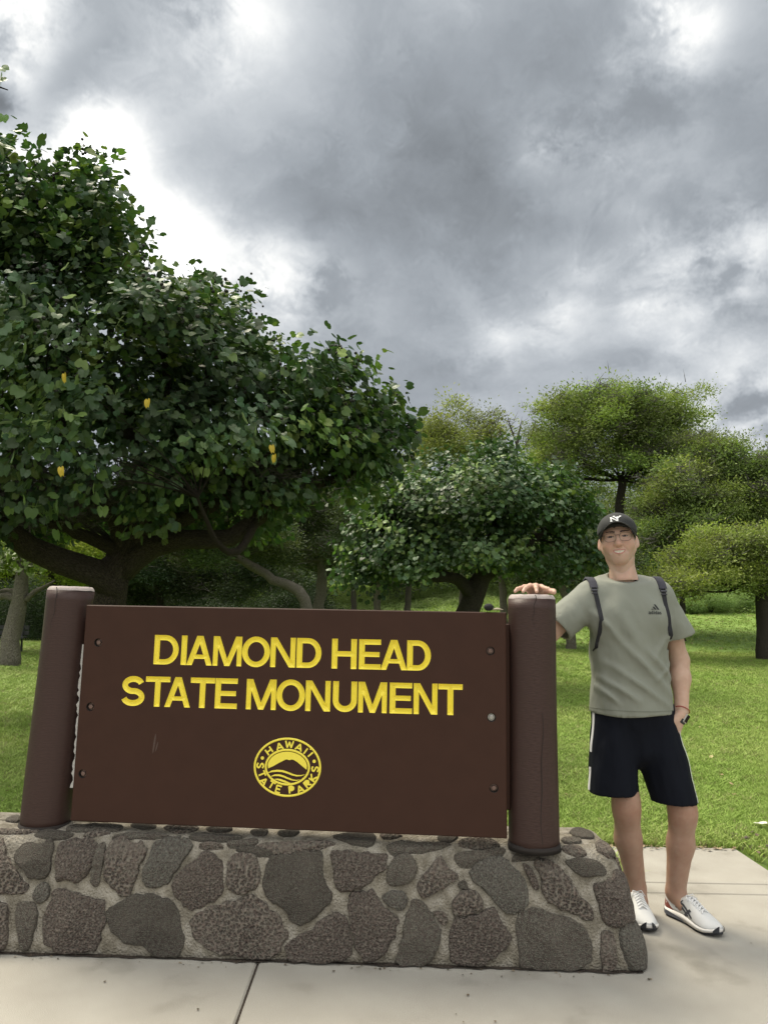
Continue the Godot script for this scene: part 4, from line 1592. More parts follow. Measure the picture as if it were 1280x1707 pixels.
func trees() -> void:
	M.sprigs = [fine_sprig(1, 90, 0.115), fine_sprig(2, 90, 0.115), fine_sprig(3, 90, 0.115)]
	M.twiglets = twig_sprig(4, 16)
	# ---- the great spreading tree behind the sign
	var t := thing("spreading_tree", "large dark spreading tree with heart-shaped leaves, behind the left half of the sign", "tree")
	var J := PackedVector3Array()
	for l in [
		["trunk", [Vector3(-3.163, -0.029, -8.600), Vector3(-3.141, 0.742, -8.500), Vector3(-3.148, 1.415, -8.500), Vector3(-3.049, 1.759, -8.500), Vector3(-2.939, 1.969, -8.500)], [0.30, 0.22, 0.19, 0.175, 0.13]],
		["branch", [Vector3(-3.032, 1.519, -8.500), Vector3(-3.283, 1.695, -8.300), Vector3(-3.498, 1.797, -8.000), Vector3(-3.727, 1.924, -7.800), Vector3(-3.890, 2.109, -7.500), Vector3(-4.341, 2.543, -7.200), Vector3(-5.039, 3.086, -7.000)], [0.17, 0.165, 0.14, 0.13, 0.11, 0.08, 0.04]],
		["branch", [Vector3(-2.999, 1.933, -8.500), Vector3(-3.149, 2.032, -8.200), Vector3(-3.336, 2.134, -8.000), Vector3(-3.596, 2.266, -7.700), Vector3(-3.800, 2.418, -7.400), Vector3(-4.199, 2.911, -7.200)], [0.09, 0.075, 0.07, 0.06, 0.05, 0.03]],
		["branch", [Vector3(-2.992, 1.829, -8.500), Vector3(-2.891, 2.074, -8.500), Vector3(-2.776, 2.294, -8.400), Vector3(-2.661, 2.504, -8.300), Vector3(-2.547, 2.902, -8.200), Vector3(-2.411, 3.409, -8.000), Vector3(-2.519, 4.346, -7.900)], [0.2, 0.18, 0.16, 0.13, 0.1, 0.06, 0.02]],
		["branch", [Vector3(-2.987, 1.760, -8.500), Vector3(-2.629, 2.035, -8.400), Vector3(-2.229, 2.087, -8.300), Vector3(-1.703, 2.147, -8.200), Vector3(-1.410, 2.342, -8.200), Vector3(-1.072, 2.655, -8.200), Vector3(-0.555, 2.821, -8.300), Vector3(-0.011, 3.084, -8.500)], [0.16, 0.13, 0.11, 0.1, 0.085, 0.07, 0.045, 0.02]],
		["branch", [Vector3(-2.797, 2.204, -8.400), Vector3(-2.348, 2.290, -8.200), Vector3(-1.962, 2.419, -8.100), Vector3(-1.591, 2.712, -8.000), Vector3(-1.148, 3.228, -8.000), Vector3(-0.705, 3.749, -8.100)], [0.1, 0.085, 0.07, 0.05, 0.035, 0.015]],
		["branch", [Vector3(-2.976, 1.899, -8.500), Vector3(-3.021, 2.311, -8.200), Vector3(-3.230, 2.742, -7.800), Vector3(-3.436, 3.318, -7.500), Vector3(-3.678, 4.126, -7.400)], [0.1, 0.08, 0.06, 0.045, 0.015]],
		["branch", [Vector3(-2.671, 2.435, -8.300), Vector3(-2.769, 3.060, -8.000), Vector3(-3.154, 3.982, -7.700), Vector3(-3.544, 5.047, -7.500), Vector3(-3.688, 6.023, -7.500)], [0.1, 0.07, 0.05, 0.03, 0.012]],
		["branch", [Vector3(-2.547, 2.902, -8.200), Vector3(-2.189, 3.510, -8.100), Vector3(-1.967, 4.254, -8.000), Vector3(-2.034, 4.897, -8.000)], [0.06, 0.045, 0.03, 0.012]],
		["branch", [Vector3(-3.659, 2.265, -7.700), Vector3(-3.702, 2.820, -7.300), Vector3(-4.046, 3.749, -7.100), Vector3(-4.278, 4.841, -7.000)], [0.07, 0.055, 0.04, 0.015]],
		["branch", [Vector3(-1.410, 2.342, -8.200), Vector3(-1.548, 1.934, -7.800), Vector3(-1.686, 2.017, -7.400), Vector3(-1.788, 2.379, -7.000)], [0.05, 0.04, 0.03, 0.012]],
	]:
		var q := limb(l[1], l[2], M.bark, t, l[0], 18 if l[0] == "trunk" else 12, 0.10)
		J.append_array(q[0])
	heart_tree(t, [
		[Vector3(-3.86, 5.19, -7.40), Vector3(0.99, 0.84, 1.30)], [Vector3(-3.17, 5.11, -7.60), Vector3(0.46, 0.46, 0.90)], [Vector3(-3.51, 4.71, -7.80), Vector3(0.82, 0.44, 1.20)], [Vector3(-3.75, 3.64, -8.40), Vector3(1.16, 0.61, 0.80)], [Vector3(-4.46, 4.84, -7.00), Vector3(0.85, 1.25, 1.30)], [Vector3(-3.48, 5.80, -7.60), Vector3(0.49, 0.56, 0.70)],
		[Vector3(-3.45, 3.60, -7.00), Vector3(1.08, 0.80, 1.40)], [Vector3(-2.60, 3.96, -7.60), Vector3(1.05, 0.74, 1.40)], [Vector3(-2.14, 4.25, -8.00), Vector3(0.72, 0.59, 1.10)], [Vector3(-1.43, 3.70, -8.00), Vector3(0.98, 0.72, 1.40)], [Vector3(-0.72, 3.62, -8.40), Vector3(0.75, 0.58, 1.20)], [Vector3(-0.24, 3.61, -8.60), Vector3(0.43, 0.31, 0.60)],
		[Vector3(-2.08, 2.98, -7.30), Vector3(1.01, 0.47, 1.20)], [Vector3(-2.96, 2.76, -6.70), Vector3(0.71, 0.38, 1.00)], [Vector3(-1.10, 3.00, -8.20), Vector3(1.00, 0.33, 1.10)], [Vector3(-3.95, 2.70, -6.80), Vector3(0.66, 0.50, 1.00)], [Vector3(-0.57, 3.12, -8.40), Vector3(0.61, 0.34, 0.90)], [Vector3(-2.97, 2.48, -7.20), Vector3(0.64, 0.20, 0.80)], [Vector3(-2.13, 2.74, -8.60), Vector3(0.84, 0.25, 0.90)], [Vector3(-0.37, 2.92, -8.80), Vector3(0.43, 0.24, 0.70)], [Vector3(-3.38, 2.45, -6.60), Vector3(0.43, 0.27, 0.80)], [Vector3(-3.24, 2.23, -6.80), Vector3(0.39, 0.17, 0.60)], [Vector3(-2.55, 2.32, -7.30), Vector3(0.30, 0.18, 0.50)], [Vector3(-3.86, 2.60, -9.60), Vector3(1.09, 0.31, 0.60)], [Vector3(-1.85, 2.61, -9.40), Vector3(0.99, 0.31, 0.60)], [Vector3(-1.19, 2.55, -8.00), Vector3(0.33, 0.17, 0.50)], [Vector3(-1.91, 2.88, -7.40), Vector3(0.48, 0.30, 0.70)], [Vector3(-4.87, 2.46, -9.60), Vector3(0.94, 0.31, 0.60)], [Vector3(-2.90, 2.73, -9.80), Vector3(0.96, 0.32, 0.60)], [Vector3(-3.84, 2.11, -7.00), Vector3(0.34, 0.23, 0.60)]],
		640, 58, 0.106, J, M.bark, 0.175, 2)
	var iw: Array[Transform3D] = []
	var it := PackedColorArray()
	for e in [[Vector3(-2.63, 2.59, -8.40), Vector3(1.78, 0.34, 1.20)], [Vector3(-3.59, 2.41, -7.80), Vector3(0.82, 0.32, 1.00)], [Vector3(-1.41, 2.77, -8.50), Vector3(0.76, 0.28, 0.90)]]:
		for k in 110:
			iw.append(Transform3D(Basis(Vector3.UP, rng.randf() * TAU).scaled(Vector3.ONE * rng.randf_range(0.35, 0.6)), in_blob(e, 0.4)))
			it.append(Color(0.10, 0.09, 0.075) * rng.randf_range(0.6, 1.2))
	stuff("bare_twigs", M.twiglets, M.tinted, iw, it, t)
	# a few leaves that have turned yellow, hanging at the ends of their stems
	var yl := mat(lin(0.55, 0.40, 0.03), 0.5)
	yl.backlight_enabled = true
	yl.backlight = Color(0.5, 0.4, 0.1)
	var lf := heart_leaf()
	var ny := 0
	for p in [Vector3(-2.531, 3.074, -5.600), Vector3(-2.030, 3.026, -6.100), Vector3(-1.035, 2.762, -6.600), Vector3(-0.995, 2.652, -6.500), Vector3(-2.495, 2.326, -5.600)]:
		var o := piece("yellow_leaf" if ny == 0 else "yellow_leaf_%03d" % ny, lf, yl, t)
		o.transform = Transform3D(Basis(Vector3(0.8, 0.2, 0.5 - 0.4 * (ny % 3)).normalized() * 0.055, Vector3(0.15 - 0.15 * (ny % 2), -1, 0.1).normalized() * 0.09, Vector3(-0.3, 0.1, 1).normalized() * 0.1), p + Vector3(0, 0.05, 0))
		ny += 1
	# the tip of a bough that hangs into the top left corner
	var tip := thing("overhanging_bough", "end of a leafy bough hanging into the upper left corner of the view", "branch")
	var ol := limb([Vector3(-3.916, 6.054, -5.600), Vector3(-3.522, 5.701, -5.500), Vector3(-3.285, 5.543, -5.500), Vector3(-3.138, 5.492, -5.500)], [0.02, 0.015, 0.01, 0.004], M.bark, tip, "stem", 6)
	var n := 0
	for p in [Vector3(-3.418, 5.649, -5.500), Vector3(-3.321, 5.408, -5.500), Vector3(-3.276, 5.608, -5.500), Vector3(-3.221, 5.491, -5.500), Vector3(-3.196, 5.588, -5.500), Vector3(-3.162, 5.546, -5.500), Vector3(-3.247, 5.439, -5.400), Vector3(-3.212, 5.653, -5.500), Vector3(-3.388, 5.292, -5.600), Vector3(-3.282, 5.213, -5.600)]:
		var o := piece("leaf" if n == 0 else "leaf_%03d" % n, lf, leaf_plain(), tip)
		var d := Vector3(rng.randfn() * 0.5, -0.7, rng.randfn() * 0.5).normalized()
		var f := Vector3(rng.randfn() * 0.3, 0.6, 0.7)
		f = (f - d * f.dot(d)).normalized()
		o.transform = Transform3D(Basis(d.cross(f) * 0.10, d * 0.11, f * 0.1), p + Vector3(0, 0.04, 0))
		n += 1
	# ---- the rounder tree right of the middle
	var t2 := thing("round_tree", "dense rounded dark green tree with leaning trunk behind the sign's right part", "tree")
	var J2 := PackedVector3Array()
	for l in [
		["trunk", [Vector3(1.437, 0.393, -14.200), Vector3(1.513, 1.179, -14.100), Vector3(1.637, 1.574, -14.000), Vector3(1.840, 1.949, -14.000), Vector3(1.977, 2.315, -14.000), Vector3(2.092, 3.005, -14.000)], [0.27, 0.22, 0.2, 0.19, 0.15, 0.06]],
		["branch", [Vector3(1.682, 1.687, -14.000), Vector3(1.501, 1.934, -13.800), Vector3(1.172, 2.023, -13.500), Vector3(0.717, 2.041, -13.200), Vector3(0.227, 2.317, -13.000), Vector3(-0.099, 2.736, -13.000)], [0.14, 0.12, 0.1, 0.08, 0.06, 0.03]],
		["branch", [Vector3(1.840, 1.949, -14.000), Vector3(2.411, 2.494, -14.000), Vector3(2.986, 2.907, -14.000), Vector3(3.334, 3.261, -14.000)], [0.12, 0.1, 0.07, 0.03]],
		["branch", [Vector3(1.977, 2.258, -14.000), Vector3(1.588, 2.972, -13.800), Vector3(1.003, 3.501, -13.600)], [0.1, 0.08, 0.03]],
		["branch", [Vector3(2.046, 2.774, -14.000), Vector3(2.334, 3.623, -14.200), Vector3(2.219, 4.217, -14.200)], [0.08, 0.06, 0.02]],
	]:
		var q := limb(l[1], l[2], M.dark_bark, t2, l[0], 10, 0.1)
		J2.append_array(q[0])
	heart_tree(t2, [[Vector3(1.34, 3.39, -13.60), Vector3(1.33, 0.94, 1.60)], [Vector3(2.07, 3.94, -14.00), Vector3(1.02, 0.63, 1.40)], [Vector3(0.06, 2.65, -13.20), Vector3(0.60, 0.62, 1.00)], [Vector3(0.55, 3.31, -13.50), Vector3(0.77, 0.66, 1.20)], [Vector3(2.88, 3.31, -14.00), Vector3(0.80, 0.82, 1.40)], [Vector3(3.57, 3.21, -14.50), Vector3(0.40, 0.61, 1.00)], [Vector3(1.30, 2.46, -13.20), Vector3(1.18, 0.38, 1.00)], [Vector3(2.71, 2.43, -13.80), Vector3(0.79, 0.36, 0.90)], [Vector3(-0.36, 2.11, -13.20), Vector3(0.41, 0.39, 0.70)], [Vector3(0.33, 2.15, -12.80), Vector3(0.52, 0.27, 0.80)], [Vector3(3.74, 2.49, -14.30), Vector3(0.47, 0.47, 0.80)]],
		480, 56, 0.098, J2, M.dark_bark, 0.185, 0)
	# ---- feathery trees at the back; the lowest tints carry painted canopy shade
	var ft := [
		["tall_umbrella_tree", "tallest feathery umbrella-crowned tree, behind the person's head", 30.0, [[1022,1080], [1026,960], [1030,860], [1036,800]], [0.42, 0.34, 0.3, 0.26], M.dark_bark, Color(0.090, 0.135, 0.034),
			[[985,705,88,32,2.6], [925,715,52,28,2.0], [1060,690,80,26,2.5], [1105,715,48,24,2.0], [1015,745,80,28,2.4], [1080,765,60,24,2.0], [960,775,50,25,1.8], [1120,775,55,26,1.8], [905,750,30,18,1.4], [950,690,60,24,2.2], [1020,678,70,20,2.2], [1085,690,50,20,1.8], [1130,740,40,22,1.6]], 0.6, 0.5],
		["far_umbrella_tree", "small olive umbrella crown showing above the rounded dark tree", 36.0, [[770,1000], [772,880], [770,790]], [0.3, 0.24, 0.16], M.dark_bark, Color(0.105, 0.13, 0.036),
			[[765,712,58,24,2.2], [720,730,30,20,1.5], [815,735,30,18,1.5], [770,745,60,20,2.0]], 0.55, 0.4],
		["bright_topped_tree", "broad feathery tree with fresh green top right of the tallest tree", 26.0, [[1345,1030], [1320,930], [1270,850]], [0.36, 0.28, 0.2], M.dark_bark, Color(0.085, 0.125, 0.036),
			[[1165,755,42,28,1.5], [1150,805,62,30,1.8], [1230,790,66,34,2.0], [1190,850,80,32,2.0], [1265,850,60,36,1.8], [1120,850,50,30,1.6], [1270,785,30,22,1.2], [1325,820,60,60,2.0], [1240,820,60,30,1.5]], 0.9, 0.55],
		["low_wide_tree", "low wide tree with a yellow-green feathery canopy at the right edge", 20.0, [[1268,1020], [1270,985], [1266,955]], [0.3, 0.26, 0.2], M.dark_bark, Color(0.095, 0.130, 0.032),
			[[1150,945,46,30,1.3], [1190,915,48,22,1.3], [1235,900,50,22,1.3], [1285,912,40,28,1.3], [1215,945,60,26,1.2], [1290,955,50,28,1.0], [1140,975,24,14,0.6], [1250,960,30,14,0.7]], 1.0, 0.45],
		["forked_dark_tree", "small dark forked tree beyond the person's left shoulder", 26.0, [[1136,1035], [1136,990], [1132,968]], [0.17, 0.14, 0.11], M.dark_bark, Color(0.045, 0.075, 0.022),
			[[1110,930,36,24,1.2], [1150,915,40,24,1.2], [1090,900,36,26,1.2], [1170,955,24,10,0.7]], 1.0, 0.2],
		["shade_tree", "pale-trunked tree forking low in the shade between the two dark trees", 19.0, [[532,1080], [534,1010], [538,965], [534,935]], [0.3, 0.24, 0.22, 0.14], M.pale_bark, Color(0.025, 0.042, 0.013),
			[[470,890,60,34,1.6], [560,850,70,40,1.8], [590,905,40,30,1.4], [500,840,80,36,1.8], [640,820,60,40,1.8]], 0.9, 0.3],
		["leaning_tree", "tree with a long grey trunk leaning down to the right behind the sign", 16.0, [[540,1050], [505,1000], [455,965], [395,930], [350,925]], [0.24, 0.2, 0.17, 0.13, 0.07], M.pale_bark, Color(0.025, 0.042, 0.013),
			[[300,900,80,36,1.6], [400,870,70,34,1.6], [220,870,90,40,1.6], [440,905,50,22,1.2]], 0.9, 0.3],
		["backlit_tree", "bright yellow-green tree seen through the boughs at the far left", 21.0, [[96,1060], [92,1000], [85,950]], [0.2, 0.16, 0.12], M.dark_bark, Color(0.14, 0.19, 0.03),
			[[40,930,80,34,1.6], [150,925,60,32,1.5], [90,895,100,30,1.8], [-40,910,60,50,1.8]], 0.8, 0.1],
		["understory_tree", "understory tree tinted darker for the shade behind the great trunk", 23.0, [[262,1060], [266,1000], [262,950]], [0.22, 0.18, 0.14], M.dark_bark, Color(0.019, 0.036, 0.014),
			[[250,930,100,44,1.8], [330,960,80,34,1.6], [180,970,70,36,1.5], [420,960,70,34,1.6], [300,870,110,40,2.0]], 0.9, 0.2],
		["grove_tree", "slim-trunked grove tree left of the rounded tree", 28.0, [[592,1045], [590,1000], [588,960]], [0.2, 0.17, 0.12], M.pale_bark, Color(0.025, 0.040, 0.013),
			[[600,905,70,34,2.0], [560,870,70,34,2.0], [650,880,60,34,2.0], [500,900,60,34,2.0]], 0.7, 0.3],
		["grove_tree", "straight grey grove trunk seen under the rounded tree's left side", 25.0, [[628,1055], [628,1000], [628,950]], [0.24, 0.2, 0.15], M.pale_bark, Color(0.023, 0.038, 0.013),
			[[640,930,50,18,1.5], [690,925,46,16,1.4], [610,900,50,25,1.5]], 0.7, 0.25],
		["grove_tree", "grey grove trunk seen under the middle of the rounded tree", 30.0, [[680,1045], [680,1000], [682,965]], [0.24, 0.21, 0.15], M.pale_bark, Color(0.025, 0.040, 0.013),
			[[690,935,60,16,1.8], [740,925,50,18,1.8], [640,925,50,18,1.6]], 0.6, 0.4],
		["grove_tree", "leaning grey trunk between the sign post and the person", 22.0, [[952,1055], [946,1010], [934,975], [925,950]], [0.26, 0.22, 0.18, 0.12], M.pale_bark, Color(0.021, 0.036, 0.013),
			[[900,945,50,16,1.3], [960,935,50,22,1.4], [1000,915,50,28,1.5]], 0.8, 0.3],
		["grove_tree", "pale grove trunk just left of the right-hand sign post", 24.0, [[842,1055], [838,1000], [836,960]], [0.24, 0.2, 0.15], M.pale_bark, Color(0.021, 0.036, 0.013),
			[[850,940,50,14,1.4], [900,930,40,20,1.4]], 0.7, 0.3],
		["back_row_tree", "distant tree of the back row above the left end of the sign", 44.0, [[200,1010], [200,940]], [0.3, 0.2], M.dark_bark, Color(0.021, 0.036, 0.013),
			[[120,900,120,60,4.0], [250,890,120,60,4.0], [20,900,100,60,4.0], [360,900,110,55,4.0]], 0.45, 0.2],
		["back_row_tree", "distant olive tree of the back row above the sign's middle", 48.0, [[470,1000], [470,930]], [0.3, 0.2], M.dark_bark, Color(0.065, 0.095, 0.028),
			[[470,885,110,55,4.0], [560,870,100,60,4.0], [640,860,90,60,4.0], [700,800,60,40,3.0]], 0.4, 0.3],
		["back_row_tree", "distant tree of the back row behind the rounded dark tree", 46.0, [[900,990], [900,900]], [0.3, 0.2], M.dark_bark, Color(0.06, 0.09, 0.026),
			[[860,870,90,50,4.0], [950,850,90,60,4.0], [900,800,70,40,3.0], [1010,880,80,50,4.0]], 0.4, 0.3],
		["back_row_tree", "distant tree of the back row at the far right", 50.0, [[1180,960], [1180,880]], [0.3, 0.2], M.dark_bark, Color(0.07, 0.10, 0.028),
			[[1080,870,80,45,4.0], [1180,860,100,50,4.0], [1290,850,110,60,4.0]], 0.4, 0.3],
		["back_row_tree", "low dense tree of the back row at the far left", 40.0, [[60,1010], [60,960]], [0.3, 0.2], M.dark_bark, Color(0.021, 0.036, 0.013),
			[[-60,860,110,70,3.0], [60,850,110,70,3.0], [180,850,110,70,3.0], [60,940,120,50,3.0], [-60,950,100,50,3.0]], 0.6, 0.1],
		["back_row_tree", "low dense tree of the back row behind the great trunk", 42.0, [[300,1010], [300,960]], [0.3, 0.2], M.dark_bark, Color(0.019, 0.034, 0.013),
			[[230,930,110,50,3.0], [330,860,120,70,3.0], [350,945,110,46,3.0], [450,930,90,50,3.0]], 0.6, 0.1],
		["back_row_tree", "low dense tree of the back row between the leaning trunk and the rounded tree", 45.0, [[540,1000], [540,960]], [0.3, 0.2], M.dark_bark, Color(0.023, 0.036, 0.014),
			[[480,900,90,60,3.0], [580,900,100,60,3.0], [680,910,90,50,3.0], [790,900,100,55,3.0]], 0.6, 0.2],
		["back_row_tree", "dense tree of the back row behind the person's head", 44.0, [[1010,990], [1010,940]], [0.3, 0.2], M.dark_bark, Color(0.06, 0.09, 0.028),
			[[900,915,90,45,3.0], [1010,900,90,50,3.0], [1100,905,80,42,3.0]], 0.6, 0.2],
	]
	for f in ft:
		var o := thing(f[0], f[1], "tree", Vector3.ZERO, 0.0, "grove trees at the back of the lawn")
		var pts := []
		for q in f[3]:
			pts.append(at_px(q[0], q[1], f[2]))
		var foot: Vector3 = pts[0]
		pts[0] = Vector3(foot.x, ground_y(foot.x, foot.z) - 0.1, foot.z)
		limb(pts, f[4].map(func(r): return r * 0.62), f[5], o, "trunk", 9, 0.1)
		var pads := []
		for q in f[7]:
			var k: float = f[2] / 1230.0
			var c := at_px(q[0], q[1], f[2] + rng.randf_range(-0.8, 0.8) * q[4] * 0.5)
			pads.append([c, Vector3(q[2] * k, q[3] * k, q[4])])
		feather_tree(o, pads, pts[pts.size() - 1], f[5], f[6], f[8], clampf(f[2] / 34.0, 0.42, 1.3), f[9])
	# ---- leafless tree between the two crowns
	var bt := thing("bare_tree", "leafless grey tree of thin twigs between the small and the tall umbrella crowns", "tree")
	var jb := PackedVector3Array()
	for l in [[[[858,900],[858,800],[862,740],[868,705]], [0.16,0.12,0.06,0.02]], [[[860,790],[840,740],[832,715]], [0.06,0.04,0.015]], [[[861,770],[885,725],[893,700]], [0.06,0.04,0.015]], [[[862,745],[850,710],[846,695]], [0.05,0.03,0.01]]]:
		var pts := []
		for q in l[0]:
			pts.append(at_px(q[0], q[1], 33.0))
		jb.append_array(limb(pts, l[1], M.pale_bark, bt, "trunk" if l[0].size() == 4 else "branch", 6)[0])
	var tg := []
	for k in 90:
		tg.append(in_blob([at_px(864, 722, 33.0), Vector3(0.95, 0.85, 0.8)], 0.4))
	twigs(jb, tg, M.pale_bark, bt, 0.012, -0.05)
	# ---- the small pale tree at the left with cut-back boughs
	var sm := thing("small_pale_tree", "small pale-barked tree with cut-back crooked boughs left of the left sign post", "tree")
	var js := PackedVector3Array()
	for l in [["trunk", [[15,1117],[22,1070],[30,1010],[36,985],[38,960],[40,930]], [0.25,0.2,0.17,0.16,0.13,0.09]], ["branch", [[33,1000],[15,994],[-5,996],[-40,985]], [0.1,0.085,0.07,0.04]], ["branch", [[30,1000],[20,985],[8,984],[-10,990]], [0.08,0.06,0.045,0.02]], ["branch", [[44,1000],[60,985],[75,978],[92,968]], [0.08,0.05,0.04,0.02]], ["branch", [[40,960],[30,938],[10,930],[-10,932]], [0.1,0.07,0.05,0.02]], ["branch", [[40,950],[44,930],[40,918],[30,905]], [0.1,0.08,0.06,0.03]], ["branch", [[41,975],[38,962],[50,945],[64,925]], [0.06,0.05,0.035,0.015]]]:
		var pts := []
		for q in l[1]:
			pts.append(at_px(q[0], q[1], 16.5))
		js.append_array(limb(pts, l[2], M.pale_bark, sm, l[0], 9, 0.12)[0])
	var sp: Array[Transform3D] = []
	var sc := PackedColorArray()
	for k in 420:
		var p := in_blob([at_px(18, 925, 16.3), Vector3(1.1, 0.5, 0.9)], 0.5)
		sp.append(Transform3D(Basis(Vector3.UP, rng.randf() * TAU).rotated(Vector3.RIGHT, rng.randf_range(1.5, 2.8)).scaled(Vector3.ONE * rng.randf_range(0.08, 0.15)), p))
		sc.append(Color(0.13, 0.19, 0.03) * rng.randf_range(0.6, 1.2))
	stuff("foliage", lf, M.leaf, sp, sc, sm)
	bank_of_vines()
	# rounded light shrubs at the foot of the bank, right of the person
	for q in [[1183, 985, 38.0, 34, 22, "rounded light green shrub at the foot of the bank, just right of the person"], [1236, 990, 38.5, 28, 18, "light green shrub left of the dark trunk at the right edge"], [1150, 992, 37.5, 18, 13, "lowest light green shrub, close beside the person's sleeve"]]:
		var sh := thing("shrub", q[5], "shrub", Vector3.ZERO, 0.0, "shrubs along the bank")
		var c := at_px(q[0], q[1], q[2])
		c.y = ground_y(c.x, c.z) + q[4] * q[2] / 1230.0 * 0.7
		var pl: Array[Transform3D] = []
		var tc := PackedColorArray()
		for k in 420:
			var d := Vector3(rng.randfn(), absf(rng.randfn()) - 0.3, rng.randfn()).normalized()
			var r := 0.85 + 0.18 * sin(d.x * 6.0 + q[0]) + 0.12 * sin(d.z * 7.0 + d.y * 5.0)
			pl.append(Transform3D(Basis(Vector3.UP, rng.randf() * TAU).scaled(Vector3.ONE * rng.randf_range(0.25, 0.5)), c + d * Vector3(q[3], q[4], q[3]) * q[2] / 1230.0 * r * pow(rng.randf(), 0.2)))
			tc.append(Color(0.26, 0.36, 0.13) * rng.randf_range(0.7, 1.25))
		stuff("foliage", M.sprigs[0], M.fineleaf, pl, tc, sh)
		var stems := Bag.new()
		for k in 4:
			var a := TAU * k / 4.0
			tube(stems, PackedVector3Array([Vector3(c.x, ground_y(c.x, c.z) - 0.05, c.z), c + Vector3(cos(a), 0.3, sin(a)) * 0.35]), PackedFloat32Array([0.03, 0.012]), 5)
		part("stem", bag_mesh(stems), M.dark_bark, sh)


func leaf_plain() -> Material:
	if not M.has("leaf_p"):
		var m: StandardMaterial3D = M.leaf.duplicate()
		m.vertex_color_use_as_albedo = false
		m.albedo_color = lin(0.06, 0.115, 0.03)
		M.leaf_p = m
	return M.leaf_p


# the place that lies at a given depth behind a point of the composition (for laying out the far grove)
func at_px(x: float, y: float, d: float) -> Vector3:
	var bs := Basis.from_euler(Vector3(deg_to_rad(8.1), 0, deg_to_rad(1.08)))
	var v := bs * Vector3((x - 640.0) / 1230.0, -(y - 853.5) / 1230.0, -1.0)
	return Vector3(0, 1.28, 0) + v * (d / -v.z)


# bright creeping plants over the bank at the back, and rough grass at the edge of the lawn
func bank_of_vines() -> void:
	var places: Array[Transform3D] = []
	var tints := PackedColorArray()
	var nz := FastNoiseLite.new()
	nz.frequency = 0.35
	nz.seed = 8
	for k in 15000:
		var d := rng.randf_range(38.5, 62.0)
		var x := d * rng.randf_range(-0.62, 0.62)
		var z := -sqrt(maxf(d * d - x * x * 0.15, 1.0))
		var v := nz.get_noise_2d(x, z * 1.5)
		var p := Vector3(x, ground_y(x, z) + 0.1 + 0.55 * maxf(v + 0.25, 0.0) * smoothstep(38.5, 42.0, d), z)
		places.append(Transform3D(Basis(Vector3.UP, rng.randf() * TAU).scaled(Vector3(1, 0.8, 1) * rng.randf_range(0.5, 0.95)), p))
		var c := Color(0.30, 0.42, 0.14).lerp(Color(0.42, 0.50, 0.20), clampf(v + 0.5, 0, 1)) * rng.randf_range(0.75, 1.2)
		if x < -d * 0.12:
			c *= 0.8
		tints.append(c)
	var o := stuff("ground_cover", M.sprigs[1], M.fineleaf, places, tints, self)
	tag(o, "bright green creeping plants covering the bank behind the grove", "ground cover")
	# low rough hedge along the left edge of the lawn
	var hp: Array[Transform3D] = []
	var hc := PackedColorArray()
	for k in 9000:
		var x := rng.randf_range(-24.0, 0.5)
		var z := -25.0 - rng.randf() * 7.0 + x * 0.1
		hp.append(Transform3D(Basis(Vector3.UP, rng.randf() * TAU).scaled(Vector3(0.7, 0.6, 0.7) * rng.randf_range(0.6, 1.1)), Vector3(x, ground_y(x, z) + rng.randf() * (0.5 + 2.3 * smoothstep(0.5, -4.0, x) * smoothstep(-24.0, -14.0, x) * (0.65 + 0.45 * sin(x * 0.9) * sin(x * 0.37 + 1.0))), z)))
		hc.append(Color(0.04, 0.062, 0.028) * rng.randf_range(0.6, 1.3))
	var h := stuff("undergrowth", M.sprigs[2], M.fineleaf, hp, hc, self)
	tag(h, "dark rough undergrowth along the left edge of the lawn", "undergrowth")


# ---------------------------------------------------------------- mown grass
func tuft(sd: int, n: int) -> ArrayMesh:
	var r := RandomNumberGenerator.new()
	r.seed = sd
	var b := Bag.new()
	for k in n:
		var a := r.randf() * TAU
		var p := Vector3(cos(a), 0, sin(a)) * r.randf() * 0.022
		var lean := Vector3(r.randfn(), 0, r.randfn()) * 0.55
		var h := r.randf_range(0.022, 0.05)
		var w := Vector3(cos(a * 3.0), 0, sin(a * 3.0)) * 0.0022
		var m := p + Vector3(lean.x * h * 0.35, h * 0.6, lean.z * h * 0.35)
		var e := p + Vector3(lean.x * h, h * 0.95, lean.z * h)
		b.quad(p - w, m - w * 0.8, m + w * 0.8, p + w)
		b.tri(m - w * 0.8, e, m + w * 0.8)
	return bag_mesh(b, false)


